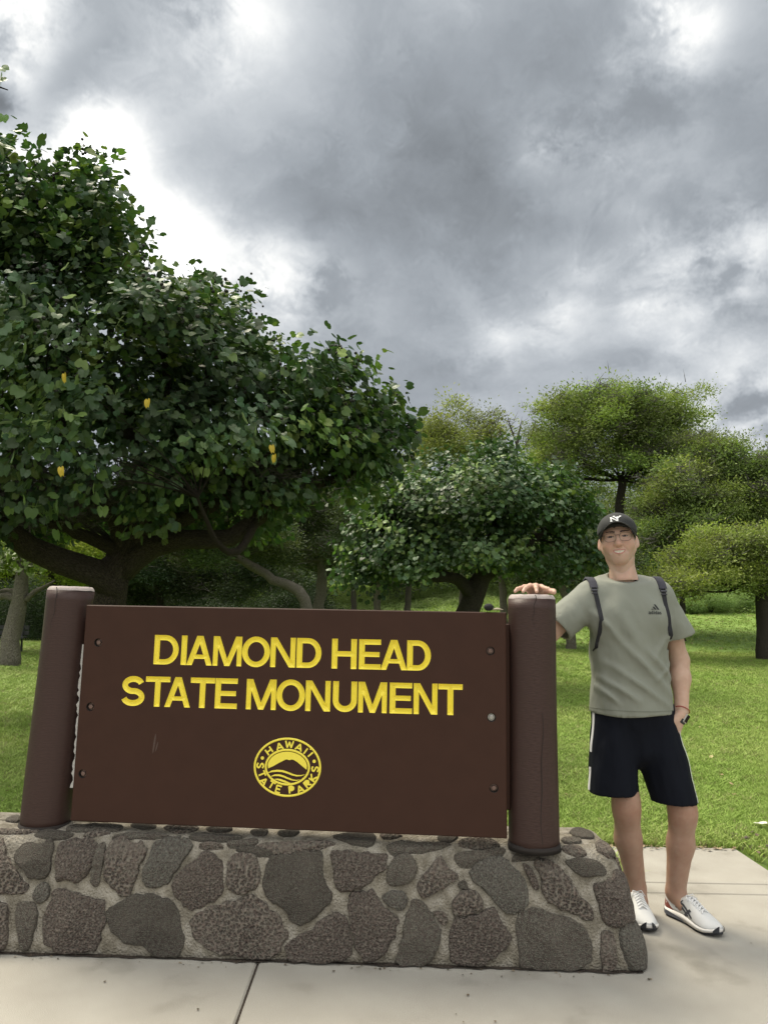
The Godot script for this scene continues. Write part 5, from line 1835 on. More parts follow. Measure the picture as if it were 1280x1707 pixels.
func grass() -> void:
	var meshes := [tuft(1, 9), tuft(2, 9), tuft(3, 9)]
	var nz := FastNoiseLite.new()
	nz.frequency = 0.5
	nz.seed = 31
	var near: Array = [[], [], []]
	var cols: Array = [PackedColorArray(), PackedColorArray(), PackedColorArray()]
	# densest where the lawn comes closest to the eye, thinning with distance
	for zone in [[3.7, 6.0, 0.12, 0.62, 26000], [6.0, 9.0, 0.15, 0.60, 24000], [9.0, 14.0, 0.15, 0.60, 20000], [14.0, 22.0, 0.15, 0.6, 16000], [3.7, 7.0, -0.72, -0.38, 12000], [7.0, 16.0, -0.62, -0.40, 14000], [16.0, 26.0, -0.6, -0.35, 7000], [3.6, 8.0, -0.5, 0.2, 16000], [4.0, 10.0, 0.55, 1.2, 16000], [10.0, 24.0, 0.55, 1.0, 12000], [3.6, 10.0, -1.2, -0.6, 12000], [8.0, 26.0, -0.42, 0.18, 16000], [22.0, 38.0, -0.6, 0.7, 14000]]:
		for k in int(zone[4]):
			var d := sqrt(lerpf(zone[0] * zone[0], zone[1] * zone[1], rng.randf()))
			var x: float = d * rng.randf_range(zone[2], zone[3])
			var z := -d
			if x > 1.29 and x < 2.075 and z > -4.49:
				continue
			if z > -3.78 and x > -4.3:
				continue
			if x > 1.9 and x < 3.75 and z > -4.66 and rng.randf() > smoothstep(-4.2, -4.7, z + rng.randf_range(-0.25, 0.25)) * 0.8:
				continue
			if z > -3.95 and x > 0.7 and x < 3.5:
				continue
			var s := rng.randf_range(0.8, 1.25) * (1.0 + maxf(0.0, d - 6.0) * 0.10)
			var w: int = k % 3
			near[w].append(Transform3D(Basis(Vector3.UP, rng.randf() * TAU).scaled(Vector3(s, minf(s, 1.5), s)), Vector3(x, ground_y(x, z), z)))
			var v := nz.get_noise_2d(x, z)
			var c := Color(0.26, 0.375, 0.075).lerp(Color(0.44, 0.48, 0.16), clampf(v * 0.8 + 0.3, 0, 1) * rng.randf())
			if rng.randf() < 0.07:
				c = Color(0.30, 0.27, 0.13)
			cols[w].append(c * rng.randf_range(0.7, 1.25))
	for w in 3:
		var p: Array[Transform3D] = []
		p.assign(near[w])
		var o := stuff("grass", meshes[w], M.blade, p, cols[w], self)
		tag(o, "short mown grass blades of the lawn", "grass")


# ---------------------------------------------------------------- distance fields, for the body and the clothes
class Prim:
	var kind := 0                       # 0 tapered capsule, 1 ellipsoid
	var a := Vector3.ZERO
	var ba := Vector3.ZERO
	var bb := 1.0
	var ra := 0.1
	var rb := 0.1
	var sq := 1.0                       # flattening front to back
	var k := 0.02
	var cut := false
	var inv := Basis.IDENTITY
	var rad := Vector3.ONE

	func at(p: Vector3) -> float:
		if kind == 0:
			var pa := p - a
			pa.z *= sq
			var t := clampf(pa.dot(ba) / bb, 0.0, 1.0)
			return (pa - ba * t).length() - lerpf(ra, rb, t)
		var q := (inv * (p - a)) / rad
		var k0 := q.length()
		var k1 := (q / rad).length()
		return k0 * (k0 - 1.0) / maxf(k1, 1e-6)


func cap(a: Vector3, b: Vector3, ra: float, rb: float, k := 0.02, sq := 1.0, cut := false) -> Prim:
	var p := Prim.new()
	p.a = a
	p.ba = b - a
	p.ba.z *= sq
	p.bb = maxf(p.ba.length_squared(), 1e-9)
	p.ra = ra
	p.rb = rb
	p.k = k
	p.sq = sq
	p.cut = cut
	return p


func ell(c: Vector3, r: Vector3, k := 0.02, turn := Basis.IDENTITY, cut := false) -> Prim:
	var p := Prim.new()
	p.kind = 1
	p.a = c
	p.rad = r
	p.inv = turn.transposed()
	p.k = k
	p.cut = cut
	return p


func field(p: Vector3, prims: Array) -> float:
	var d := 1e3
	for q: Prim in prims:
		var e := q.at(p)
		if q.cut:
			e = -e
			var h := maxf(q.k - absf(d - e), 0.0) / q.k
			d = maxf(d, e) + h * h * q.k * 0.25
		else:
			var h := maxf(q.k - absf(d - e), 0.0) / q.k
			d = minf(d, e) - h * h * q.k * 0.25
	return d


# Surface nets over the cells near the surface. extra(p, d) may bend the field; color(p) tints it.
func nets(prims: Array, lo: Vector3, hi: Vector3, cell: float, extra = null, color = null, slack := 1.5) -> Array:
	var B := 6
	var v := PackedVector3Array()
	var cols := PackedColorArray()
	var vid := {}
	var edges := []
	var nb := ((hi - lo) / (cell * B)).ceil()
	var half := cell * B * 0.8661
	var vals := PackedFloat32Array()
	vals.resize((B + 1) * (B + 1) * (B + 1))
	var W := B + 1
	for bx in int(nb.x):
		for by in int(nb.y):
			for bz in int(nb.z):
				var o := lo + Vector3(bx, by, bz) * cell * B
				var c := o + Vector3.ONE * cell * B * 0.5
				var near := []
				var dm := 1e3
				for q: Prim in prims:
					if not q.cut:
						dm = minf(dm, q.at(c))
				if dm > half * slack + 0.03:
					continue
				for q: Prim in prims:
					var e := q.at(c)
					if (q.cut and e < half * slack + q.k + 0.02) or (not q.cut and e < dm + half * 2.0 * slack + q.k * 2.0):
						near.append(q)
				var d0 := field(c, near)
				if absf(d0) > half * slack + 0.035:
					continue
				for i in W:
					for j in W:
						for k in W:
							var p := o + Vector3(i, j, k) * cell
							var d := field(p, near)
							if extra != null:
								d = extra.call(p, d)
							vals[(i * W + j) * W + k] = d
				for i in B:
					for j in B:
						for k in B:
							var n := 0
							var sum := Vector3.ZERO
							var s0 := vals[(i * W + j) * W + k] < 0.0
							# the twelve edges of the cell
							for e in 12:
								var ax := e / 4
								var u := e & 1
								var w := (e >> 1) & 1
								var i0 := i
								var j0 := j
								var k0 := k
								if ax == 0:
									j0 += u
									k0 += w
								elif ax == 1:
									i0 += u
									k0 += w
								else:
									i0 += u
									j0 += w
								var i1 := i0 + (1 if ax == 0 else 0)
								var j1 := j0 + (1 if ax == 1 else 0)
								var k1 := k0 + (1 if ax == 2 else 0)
								var da := vals[(i0 * W + j0) * W + k0]
								var db := vals[(i1 * W + j1) * W + k1]
								if (da < 0.0) != (db < 0.0):
									var t := da / (da - db)
									sum += Vector3(i0, j0, k0).lerp(Vector3(i1, j1, k1), t)
									n += 1
							var gx := bx * B + i
							var gy := by * B + j
							var gz := bz * B + k
							if n > 0:
								vid[(gx * 4096 + gy) * 4096 + gz] = v.size()
								var p := o + sum / n * cell
								v.append(p)
								if color != null:
									cols.append(color.call(p))
							for ax in 3:
								var s1 := vals[((i + (1 if ax == 0 else 0)) * W + j + (1 if ax == 1 else 0)) * W + k + (1 if ax == 2 else 0)] < 0.0
								if s0 != s1:
									edges.append([gx, gy, gz, ax, s0])
	var idx := PackedInt32Array()
	for e in edges:
		var a1 := Vector3i(0, 1, 0) if e[3] == 0 else (Vector3i(0, 0, 1) if e[3] == 1 else Vector3i(1, 0, 0))
		var a2 := Vector3i(0, 0, 1) if e[3] == 0 else (Vector3i(1, 0, 0) if e[3] == 1 else Vector3i(0, 1, 0))
		var g := Vector3i(e[0], e[1], e[2])
		var q := []
		for s in [g, g - a1, g - a1 - a2, g - a2]:
			var key: int = (s.x * 4096 + s.y) * 4096 + s.z
			if not vid.has(key):
				break
			q.append(vid[key])
		if q.size() < 4:
			continue
		if e[4]:
			idx.append_array([q[0], q[2], q[1], q[0], q[3], q[2]])
		else:
			idx.append_array([q[0], q[1], q[2], q[0], q[2], q[3]])
	return [v, idx, cols]


func merge_into(t: Array, s: Array, xf := Transform3D.IDENTITY) -> void:
	var n: int = t[0].size()
	for p in s[0]:
		t[0].append(xf * p)
	for i in s[1]:
		t[1].append(i + n)
	t[2].append_array(s[2])


# first point of a field along a ray
func meet(prims: Array, from: Vector3, dir: Vector3, extra = null, far := 1.2) -> Vector3:
	var t := 0.0
	while t < far:
		var p := from + dir * t
		var d := field(p, prims)
		if extra != null:
			d = extra.call(p, d)
		if d < 0.0006:
			return p
		t += maxf(d * 0.6, 0.0008)
	return from + dir * far


# a flat ribbon laid over a surface: points, widths
func ribbon(b: Bag, pts: PackedVector3Array, normals: PackedVector3Array, w: float, th: float) -> void:
	var s0 := b.v.size()
	for k in pts.size():
		var dir := (pts[mini(k + 1, pts.size() - 1)] - pts[maxi(k - 1, 0)]).normalized()
		var n := normals[k]
		var sd := dir.cross(n).normalized() * w * 0.5
		b.v.append_array([pts[k] - sd, pts[k] - sd * 0.9 + n * th, pts[k] + sd * 0.9 + n * th, pts[k] + sd])
	for k in pts.size() - 1:
		for e in 3:
			var p := s0 + k * 4 + e
			b.i.append_array([p, p + 1, p + 4, p + 1, p + 5, p + 4])


var shirt_noise := FastNoiseLite.new()


func shirt_fold(p: Vector3, d: float) -> float:
	# hem, cuffs and neck are cut clean; cloth hangs in long shallow folds
	var f := 0.0
	# folds from the chest across to the hip on the right of the picture
	for q in [[-0.12, 1.22, 0.15, 0.955, 0.010, 0.016], [-0.15, 1.10, 0.12, 0.915, 0.009, 0.014], [0.02, 1.16, 0.165, 1.02, 0.008, 0.014], [-0.17, 1.03, -0.02, 0.935, 0.010, 0.013], [-0.10, 1.34, 0.02, 1.12, 0.005, 0.02], [0.15, 1.24, 0.05, 1.10, 0.006, 0.017], [-0.20, 1.32, -0.09, 1.20, 0.006, 0.012], [0.16, 1.30, 0.12, 1.12, 0.005, 0.010], [0.165, 1.10, 0.06, 1.02, 0.006, 0.010], [-0.185, 0.99, -0.10, 0.92, 0.010, 0.012]]:
		if p.z < 0.0:
			break
		var a := Vector2(q[0], q[1])
		var ab := Vector2(q[2], q[3]) - a
		var ap := Vector2(p.x, p.y) - a
		var t := clampf(ap.dot(ab) / ab.length_squared(), 0.0, 1.0)
		var r := (ap - ab * t).length()
		f += 2.3 * q[4] * exp(-r * r / (q[5] * q[5])) * (1.0 - absf(t * 2.0 - 1.0) * 0.7)
	f += 0.009 * shirt_noise.get_noise_3d(p.x * 1.3 + p.y * 0.5, p.y * 0.55 - p.x * 0.4, p.z)
	f *= 1.0 - 0.6 * smoothstep(1.3, 1.45, p.y)
	d -= f
	var hem := 0.868 + 0.006 * sin(p.x * 17.0) - p.x * 0.012
	d = maxf(d, hem - p.y)
	# the hollow under the hem
	return d


func person() -> void:
	shirt_noise.seed = 17
	shirt_noise.frequency = 8.0
	shirt_noise.fractal_octaves = 3
	var who := thing("person", "person in a grey-green T-shirt, black shorts and black cap, one hand on the right post", "person", Vector3(1.15, 0, -3.42))
	var skin := mat(Color.WHITE, 0.55, 0.4)
	skin.vertex_color_use_as_albedo = true
	skin.subsurf_scatter_enabled = true
	skin.subsurf_scatter_strength = 0.12
	var base := Color(0.51, 0.335, 0.25)
	# joints (metres from the ground point under the middle of the figure)
	var neck0 := Vector3(-0.030, 1.44, -0.05)
	var hipL := Vector3(-0.085, 0.90, -0.02)
	var hipR := Vector3(0.085, 0.90, -0.02)
	var kneeL := Vector3(-0.058, 0.475, 0.015)
	var kneeR := Vector3(0.190, 0.455, 0.015)
	var ankL := Vector3(0.006, 0.10, -0.075)
	var ankR := Vector3(0.168, 0.095, -0.045)
	var shL := Vector3(-0.215, 1.385, -0.04)
	var shR := Vector3(0.165, 1.39, -0.04)
	var elL := Vector3(-0.445, 1.155, 0.02)
	var wrL := Vector3(-0.490, 1.385, 0.215)
	var elR := Vector3(0.235, 1.105, -0.075)
	var wrR := Vector3(0.205, 0.882, 0.015)
	# ---- body under the clothes
	var body := [
		cap(Vector3(-0.02, 1.30, -0.04), Vector3(-0.01, 1.0, -0.03), 0.115, 0.11, 0.05, 1.6),
		cap(Vector3(-0.01, 0.98, -0.03), Vector3(0, 0.90, -0.03), 0.11, 0.11, 0.05, 1.7),
		cap(shL, shR, 0.042, 0.042, 0.03),
		cap(neck0 + Vector3(0, -0.02, 0), Vector3(-0.036, 1.58, -0.02), 0.060, 0.056, 0.03),
		cap(hipL, kneeL, 0.080, 0.056, 0.03), cap(hipR, kneeR, 0.080, 0.056, 0.03),
		# knees, calves, shins
		cap(kneeL + Vector3(0, 0.03, 0.012), kneeL + Vector3(0, -0.03, 0.008), 0.047, 0.044, 0.03),
		cap(kneeL, Vector3(-0.043, 0.325, -0.022), 0.052, 0.053, 0.03), cap(Vector3(-0.043, 0.325, -0.022), ankL, 0.054, 0.034, 0.03),
		cap(kneeL + Vector3(0, -0.02, 0), ankL + Vector3(0, 0.02, 0.01), 0.043, 0.032, 0.03),
		cap(kneeR + Vector3(0, 0.03, 0.012), kneeR + Vector3(0, -0.03, 0.008), 0.047, 0.044, 0.03),
		cap(kneeR, Vector3(0.189, 0.31, -0.018), 0.052, 0.054, 0.03), cap(Vector3(0.189, 0.31, -0.018), ankR, 0.055, 0.034, 0.03),
		cap(kneeR + Vector3(0, -0.02, 0), ankR + Vector3(0, 0.02, 0.01), 0.043, 0.032, 0.03),
		cap(ankL, ankL + Vector3(0.0, -0.035, 0.05), 0.034, 0.034, 0.03), cap(ankR, ankR + Vector3(0.02, -0.035, 0.05), 0.034, 0.034, 0.03),
		# arms
		cap(shL, elL, 0.047, 0.042, 0.02), cap(elL, elL.lerp(wrL, 0.35), 0.043, 0.042, 0.03), cap(elL.lerp(wrL, 0.35), wrL, 0.042, 0.028, 0.03),
		cap(shR, elR, 0.046, 0.041, 0.02), cap(elR, elR.lerp(wrR, 0.35), 0.041, 0.042, 0.03), cap(elR.lerp(wrR, 0.35), wrR, 0.042, 0.027, 0.03),
	]
	var tone := func(p: Vector3) -> Color:
		var c := base
		if p.y < 0.6:
			c = Color(0.36, 0.225, 0.16)
			var kn := exp(-pow(p.y - 0.46, 2.0) / 0.002)
			c = c.lerp(Color(0.36, 0.19, 0.13), kn * 0.4)
		var bl := shirt_noise.get_noise_3dv(p * 2.5) + 0.5 * shirt_noise.get_noise_3dv(p * 9.0)
		return Color(c.r * (1.0 + 0.10 * bl), c.g * (1.0 + 0.16 * bl), c.b * (1.0 + 0.18 * bl))
	var all := [PackedVector3Array(), PackedInt32Array(), PackedColorArray()]
	merge_into(all, nets(body, Vector3(-0.55, 0.03, -0.22), Vector3(0.35, 1.56, 0.30), 0.009, null, tone))
	# ---- hand on the post (fingers spread over the edge) and hand in the pocket
	var ptop := Vector3(-0.530, 1.383, 0.325)     # middle of the post's top
	var hand := []
	var kn := [Vector3(-0.553, 1.416, 0.300), Vector3(-0.532, 1.421, 0.312), Vector3(-0.508, 1.422, 0.315), Vector3(-0.484, 1.418, 0.308)]
	var midj := [Vector3(-0.578, 1.409, 0.335), Vector3(-0.552, 1.414, 0.350), Vector3(-0.518, 1.416, 0.355), Vector3(-0.478, 1.411, 0.348)]
	var tips := [Vector3(-0.602, 1.395, 0.352), Vector3(-0.575, 1.394, 0.384), Vector3(-0.522, 1.394, 0.396), Vector3(-0.462, 1.396, 0.388)]
	hand.append(cap(wrL, wrL.lerp(kn[1], 0.5) + Vector3(0.004, 0.004, 0), 0.027, 0.024, 0.02))
	for f in 4:
		hand.append(cap(wrL + Vector3(-0.010 + f * 0.007, 0.008, 0.015), kn[f], 0.0155, 0.0115, 0.014))
		hand.append(cap(kn[f], midj[f], 0.0102, 0.0088, 0.004))
		hand.append(cap(midj[f], midj[f].lerp(tips[f], 0.55) + Vector3(0, 0.004, 0.003), 0.0088, 0.0080, 0.004))
		hand.append(cap(midj[f].lerp(tips[f], 0.55) + Vector3(0, 0.004, 0.003), tips[f], 0.0080, 0.0068, 0.004))
	hand.append(cap(wrL + Vector3(0.012, 0.002, 0.012), Vector3(-0.452, 1.404, 0.262), 0.019, 0.0145, 0.014))
	hand.append(cap(Vector3(-0.452, 1.404, 0.262), Vector3(-0.432, 1.400, 0.300), 0.0135, 0.0112, 0.006))
	hand.append(cap(Vector3(-0.432, 1.400, 0.300), Vector3(-0.436, 1.394, 0.330), 0.0112, 0.0088, 0.005))
	var htone := func(p: Vector3) -> Color:
		var c := base * 1.08
		for f in 4:
			var dk: float = minf(p.distance_to(kn[f] + Vector3(0, 0.01, 0)), p.distance_to(midj[f] + Vector3(0, 0.009, 0)))
			c = c.lerp(Color(0.46, 0.24, 0.175), 0.35 * exp(-dk * dk / 0.00012))
			if p.distance_to(tips[f] + Vector3(0, 0.006, 0.001)) < 0.0065:
				c = Color(0.60, 0.39, 0.32)
		return c
	merge_into(all, nets(hand, Vector3(-0.64, 1.36, 0.17), Vector3(-0.40, 1.46, 0.42), 0.0026, null, htone))
	var ph := []
	var pk := Vector3(0.150, 0.79, 0.010)
	ph.append(cap(wrR, wrR.lerp(pk, 0.6), 0.026, 0.030, 0.02, 1.0))
	for f in 4:
		var k0 := pk + Vector3(0.028 - f * 0.018, -0.002 * f, 0.010)
		ph.append(cap(wrR.lerp(pk, 0.4), k0, 0.018, 0.0125, 0.016))
		ph.append(cap(k0, k0 + Vector3(-0.006, -0.038, 0.008), 0.011, 0.0095, 0.006))
		ph.append(cap(k0 + Vector3(-0.006, -0.038, 0.008), k0 + Vector3(-0.012, -0.066, 0.0), 0.0095, 0.0075, 0.006))
	ph.append(cap(wrR + Vector3(-0.014, -0.012, 0.012), pk + Vector3(-0.036, 0.025, 0.028), 0.019, 0.014, 0.014))
	ph.append(cap(pk + Vector3(-0.036, 0.025, 0.028), pk + Vector3(-0.046, -0.012, 0.034), 0.0135, 0.0095, 0.008))
	merge_into(all, nets(ph, Vector3(0.09, 0.70, -0.05), Vector3(0.26, 0.93, 0.13), 0.0042, null, tone))
	# ---- head, in its own axes: +z to the front, origin between the eyes' corners at ear depth
	var hx := Transform3D(Basis.from_euler(Vector3(deg_to_rad(-2.5), deg_to_rad(-18.0), deg_to_rad(4.5))), Vector3(-0.050, 1.664, -0.030))
	var head := face_prims()
	var hn := nets(head, Vector3(-0.11, -0.20, -0.13), Vector3(0.11, 0.125, 0.135), 0.0023, null, face_tone)
	merge_into(all, hn, hx)
	part("body", arr_mesh(all[0], all[1], all[2]), skin, who)
	head_wear(who, hx, head)
	# ---- T-shirt
	var cloth := textured(lin(0.24, 0.25, 0.205), 0.85, M.cloth, 6.0)
	cloth.rim_enabled = true
	cloth.rim = 0.25
	var shirt := [
		cap(Vector3(-0.025, 1.335, -0.035), Vector3(-0.018, 1.15, -0.025), 0.158, 0.160, 0.06, 1.38),
		cap(Vector3(-0.018, 1.16, -0.025), Vector3(-0.012, 0.86, -0.02), 0.162, 0.186, 0.06, 1.32),
		ell(Vector3(-0.11, 1.29, 0.03), Vector3(0.085, 0.075, 0.062), 0.07), ell(Vector3(0.065, 1.295, 0.03), Vector3(0.085, 0.075, 0.062), 0.07),
		cap(Vector3(-0.175, 1.405, -0.045), Vector3(0.125, 1.412, -0.045), 0.056, 0.056, 0.06),
		cap(Vector3(-0.10, 1.43, -0.055), Vector3(0.045, 1.44, -0.055), 0.058, 0.058, 0.06),
		cap(neck0 + Vector3(0, 0.0, -0.005), neck0 + Vector3(-0.002, 0.050, 0.003), 0.078, 0.069, 0.03),
		cap(shL + Vector3(0.03, 0.0, 0), shL.lerp(elL, 0.62), 0.074, 0.082, 0.045), cap(shR + Vector3(-0.03, 0, 0), shR.lerp(elR, 0.62) + Vector3(0.014, 0, 0), 0.074, 0.084, 0.045),
	]
	var dl := (elL - shL).normalized()
	var dr := (elR + Vector3(0.014, 0, 0) - shR).normalized()
	var cutL := shL.lerp(elL, 0.60)
	var cutR := shR.lerp(elR, 0.62)
	var neck_dir := Vector3(0.0, 0.9, 0.40).normalized()
	var shape := func(p: Vector3, d: float) -> float:
		d = shirt_fold(p, d)
		# the cuffs: cut across the sleeve, and hollowed so that the arm comes out of an opening
		if p.x < -0.17 and p.y > 1.1:
			var s := (p - cutL).dot(dl)
			d = maxf(d, s)
			var r := (p - shL - dl * (p - shL).dot(dl)).length()
			if s > -0.035:
				d = maxf(d, 0.069 - r)
		if p.x > 0.12 and p.y > 1.08 and p.y < 1.42:
			var s := (p - cutR).dot(dr)
			var r := (p - shR - dr * (p - shR).dot(dr)).length()
			if r < 0.13 and (p.x > 0.165 or s < 0.03):
				d = maxf(d, minf(s, 0.12 - r) if p.x < 0.17 else s)
				if s > -0.035:
					d = maxf(d, 0.071 - r)
		# the round neck: a tilted cut, hollow inside
		var q := p - Vector3(-0.031, 1.487, -0.038)
		var up := q.dot(neck_dir)
		var rr := (q - neck_dir * up).length()
		if rr < 0.13:
			d = maxf(d, up)
			if up > -0.03:
				d = maxf(d, 0.063 - rr)
		return d
	var sm := nets(shirt, Vector3(-0.46, 0.82, -0.24), Vector3(0.34, 1.56, 0.22), 0.0072, shape)
	var tee := part("t_shirt", arr_mesh(sm[0], sm[1]), cloth, who)
	var trim_m := textured(lin(0.17, 0.18, 0.138), 0.85, M.cloth, 6.0)
	# collar ribbing and stitched bands
	var cb := Bag.new()
	var cn := PackedVector3Array()
	var cp := PackedVector3Array()
	var side := Vector3.RIGHT
	var fwd := side.cross(neck_dir)
	for k in 41:
		var a := TAU * k / 40.0
		var o := side * cos(a) + fwd * sin(a)
		cp.append(Vector3(-0.031, 1.4835, -0.038) + o * 0.0745 * (1.0 + 0.03 * sin(a)) - neck_dir * 0.004)
		cn.append((o * 0.8 + neck_dir * 0.6).normalized())
	ribbon(cb, cp, cn, 0.017, 0.003)
	part("collar", bag_mesh(cb), trim_m, tee)
	# seams at hem and cuffs
	var hb := Bag.new()
	var hp := PackedVector3Array()
	var hn2 := PackedVector3Array()
	for k in 49:
		var a := TAU * k / 48.0
		var o := Vector3(cos(a), 0, sin(a))
		var s := meet(shirt, Vector3(-0.012, 0.893, -0.02) + o * 0.4, -o, shape, 0.5)
		hp.append(s + o * 0.0008)
		hn2.append(o)
	ribbon(hb, hp, hn2, 0.0022, 0.0008)
	part("hem_stitching", bag_mesh(hb), trim_m, tee)
	# ---- the mark and wordmark on the chest
	var ink := mat(lin(0.012, 0.013, 0.014), 0.7)
	var mk := Bag.new()
	var put := func(x: float, y: float) -> Vector3:
		return meet(shirt, Vector3(x, y, 0.4), Vector3(0, 0, -1), shape) + Vector3(0, 0, 0.0016)
	var lc := Vector2(0.069, 1.325)
	for q in [[-0.0205, 0.0105, -0.0155, 0.0135, 0.0], [-0.009, 0.0105, -0.002, 0.0235, 0.0], [0.004, 0.0105, 0.0125, 0.034, 0.0]]:
		# slanted bars, each cut level at the foot
		var w := 0.0092
		var n := 4
		for k in n:
			var t0 := float(k) / n
			var t1 := float(k + 1) / n
			var h: float = q[3] - q[1]
			var a: Vector2 = lc + Vector2(q[0] + h * 0.58 * (1 - t0), q[1] + h * t0)
			a = lc + Vector2(q[2] - h * 0.0 + (q[0] - q[2]) * t0 * 0.0 - h * 0.62 * t0 + h * 0.0, q[1] + h * t0)
			var c: Vector2 = lc + Vector2(q[2] - h * 0.62 * t1, q[1] + h * t1)
			mk.quad(put.call(a.x, a.y), put.call(c.x, c.y), put.call(c.x + w, c.y), put.call(a.x + w, a.y))
	var word := TextMesh.new()
	word.text = "adidas"
	var fnt := SystemFont.new()
	fnt.font_names = PackedStringArray(["Droid Sans"])
	fnt.font_weight = 700
	word.font = fnt
	word.font_size = 32
	word.pixel_size = 0.0004
	word.depth = 0.0
	word.curve_step = 2.0
	var wa := word.get_mesh_arrays() if word is PrimitiveMesh else []
	var wv: PackedVector3Array = wa[Mesh.ARRAY_VERTEX]
	var wi: PackedInt32Array = wa[Mesh.ARRAY_INDEX] if wa[Mesh.ARRAY_INDEX] != null else PackedInt32Array(range(wv.size()))
	var lo := Vector3.ONE * 9
	var hi := -lo
	for p in wv:
		lo = lo.min(p)
		hi = hi.max(p)
	var n0 := mk.v.size()
	for p in wv:
		var x := lc.x - 0.0005 + ((p.x - lo.x) / (hi.x - lo.x) - 0.5) * 0.058
		var y := lc.y - 0.010 + ((p.y - lo.y) / (hi.y - lo.y)) * 0.016
		mk.v.append(put.call(x, y))
	for i in wi:
		mk.i.append(n0 + i)
	part("chest_mark", bag_mesh(mk, false), ink, tee)
	# ---- shorts
	var navy := textured(lin(0.007, 0.0085, 0.014), 0.8, M.cloth, 6.0)
	navy.metallic_specular = 0.25
	var shorts := [
		cap(Vector3(-0.085, 0.895, -0.02), Vector3(0.07, 0.895, -0.02), 0.090, 0.090, 0.05, 0.85),
		cap(Vector3(-0.03, 0.87, -0.015), Vector3(0.02, 0.72, -0.015), 0.09, 0.08, 0.05, 0.9),
		cap(Vector3(-0.092, 0.87, -0.02), Vector3(-0.108, 0.50, 0.0), 0.100, 0.109, 0.03, 1.05),
		cap(Vector3(0.08, 0.87, -0.02), Vector3(0.166, 0.455, 0.005), 0.100, 0.096, 0.03, 1.05),
	]
	var sh_n := FastNoiseLite.new()
	sh_n.seed = 41
	sh_n.frequency = 7.0
	sh_n.fractal_octaves = 3
	var sfold := func(p: Vector3, d: float) -> float:
		d -= 0.010 * sh_n.get_noise_3d(p.x * 1.6, p.y * 0.45, p.z * 1.6)
		var hem := (0.528 + p.x * 0.02) if p.x < 0.035 else 0.492 - (p.x - 0.17) * 0.02
		d = maxf(d, hem - p.y)
		# open legs
		if p.y < hem + 0.04:
			var c := Vector2(-0.107, 0.0) if p.x < 0.035 else Vector2(0.160, 0.005)
			d = maxf(d, (0.084 if p.x < 0.035 else 0.073) - Vector2(p.x, p.z).distance_to(c))
		return d
	var sn := nets(shorts, Vector3(-0.26, 0.46, -0.16), Vector3(0.30, 0.99, 0.14), 0.0075, sfold)
	var sho := part("shorts", arr_mesh(sn[0], sn[1]), navy, who)
	var white := mat(lin(0.72, 0.72, 0.72), 0.75)
	for q in [[-1, 0.885, 0.70], [-1, 0.635, 0.537], [1, 0.84, 0.497]]:
		for zz in [0.004 if q[0] < 0 else 0.034]:
			var b := Bag.new()
			var pp := PackedVector3Array()
			var nn := PackedVector3Array()
			for k in 22:
				var y := lerpf(q[1], q[2], k / 21.0)
				var fr := Vector3(0.45 * q[0], y, zz - 0.005)
				var hit := meet(shorts, fr, Vector3(-q[0], 0, 0), sfold, 0.6)
				pp.append(hit + Vector3(q[0] * 0.001, 0, 0))
				nn.append(Vector3(q[0], 0, 0.35).normalized())
			ribbon(b, pp, nn, 0.0145, 0.002)
			part("side_stripe", bag_mesh(b), white, sho)
	# ---- shoes
	shoe(who, Transform3D(Basis(Vector3.UP, deg_to_rad(23.5)), Vector3(0.148, 0, -0.095)), 1.0)
	shoe(who, Transform3D(Basis(Vector3.UP, deg_to_rad(-3.0)), Vector3(-0.004, 0, -0.145)), -1.0)
	# ---- wrist things
	var arm_dir := (wrR - elR).normalized()
	var wc := elR.lerp(wrR, 0.985)
	var red := mat(lin(0.33, 0.025, 0.02), 0.6)
	var br := Bag.new()
	var bp := PackedVector3Array()
	var brr := PackedFloat32Array()
	var sdv := arm_dir.cross(Vector3.FORWARD).normalized()
	var fdv := arm_dir.cross(sdv)
	for k in 25:
		var a := TAU * k / 24.0
		bp.append(wc - arm_dir * 0.006 + (sdv * cos(a) + fdv * sin(a)) * 0.0305 + arm_dir * 0.010 * cos(a + 0.4))
		brr.append(0.0019)
	tube(br, bp, brr, 6)
	part("red_bracelet", bag_mesh(br), red, who)
	var wt := Bag.new()
	var wcen := wrR.lerp(pk, 0.33)
	var wdir := (pk - wrR).normalized()
	var ws := wdir.cross(Vector3.FORWARD).normalized()
	var wf := wdir.cross(ws)
	var wp := PackedVector3Array()
	var wn := PackedVector3Array()
	for k in 25:
		var a := TAU * k / 24.0
		var o := ws * cos(a) + wf * sin(a)
		wp.append(wcen + o * 0.0305)
		wn.append(o)
	ribbon(wt, wp, wn, 0.022, 0.0025)
	var watch := part("watch", bag_mesh(wt), mat(lin(0.02, 0.02, 0.022), 0.6), who)
	var face_dir := Vector3(0.78, 0.1, 0.62).normalized()
	var fb := Basis(wdir.cross(face_dir).normalized(), -wdir, Vector3.ZERO)
	fb.z = fb.x.cross(fb.y).normalized()
	var cs := Bag.new()
	box(cs, wcen + face_dir * 0.034, Vector3(0.033, 0.039, 0.009), 0.003, fb)
	var steel := mat(lin(0.55, 0.53, 0.5), 0.3)
	steel.metallic = 0.9
	part("watch_case", bag_mesh(cs, false), steel, watch)
	var gl := Bag.new()
	box(gl, wcen + face_dir * 0.0385, Vector3(0.030, 0.036, 0.004), 0.0018, fb)
	part("watch_glass", bag_mesh(gl, false), mat(lin(0.006, 0.006, 0.007), 0.08), watch)
	backpack(shirt, shape)


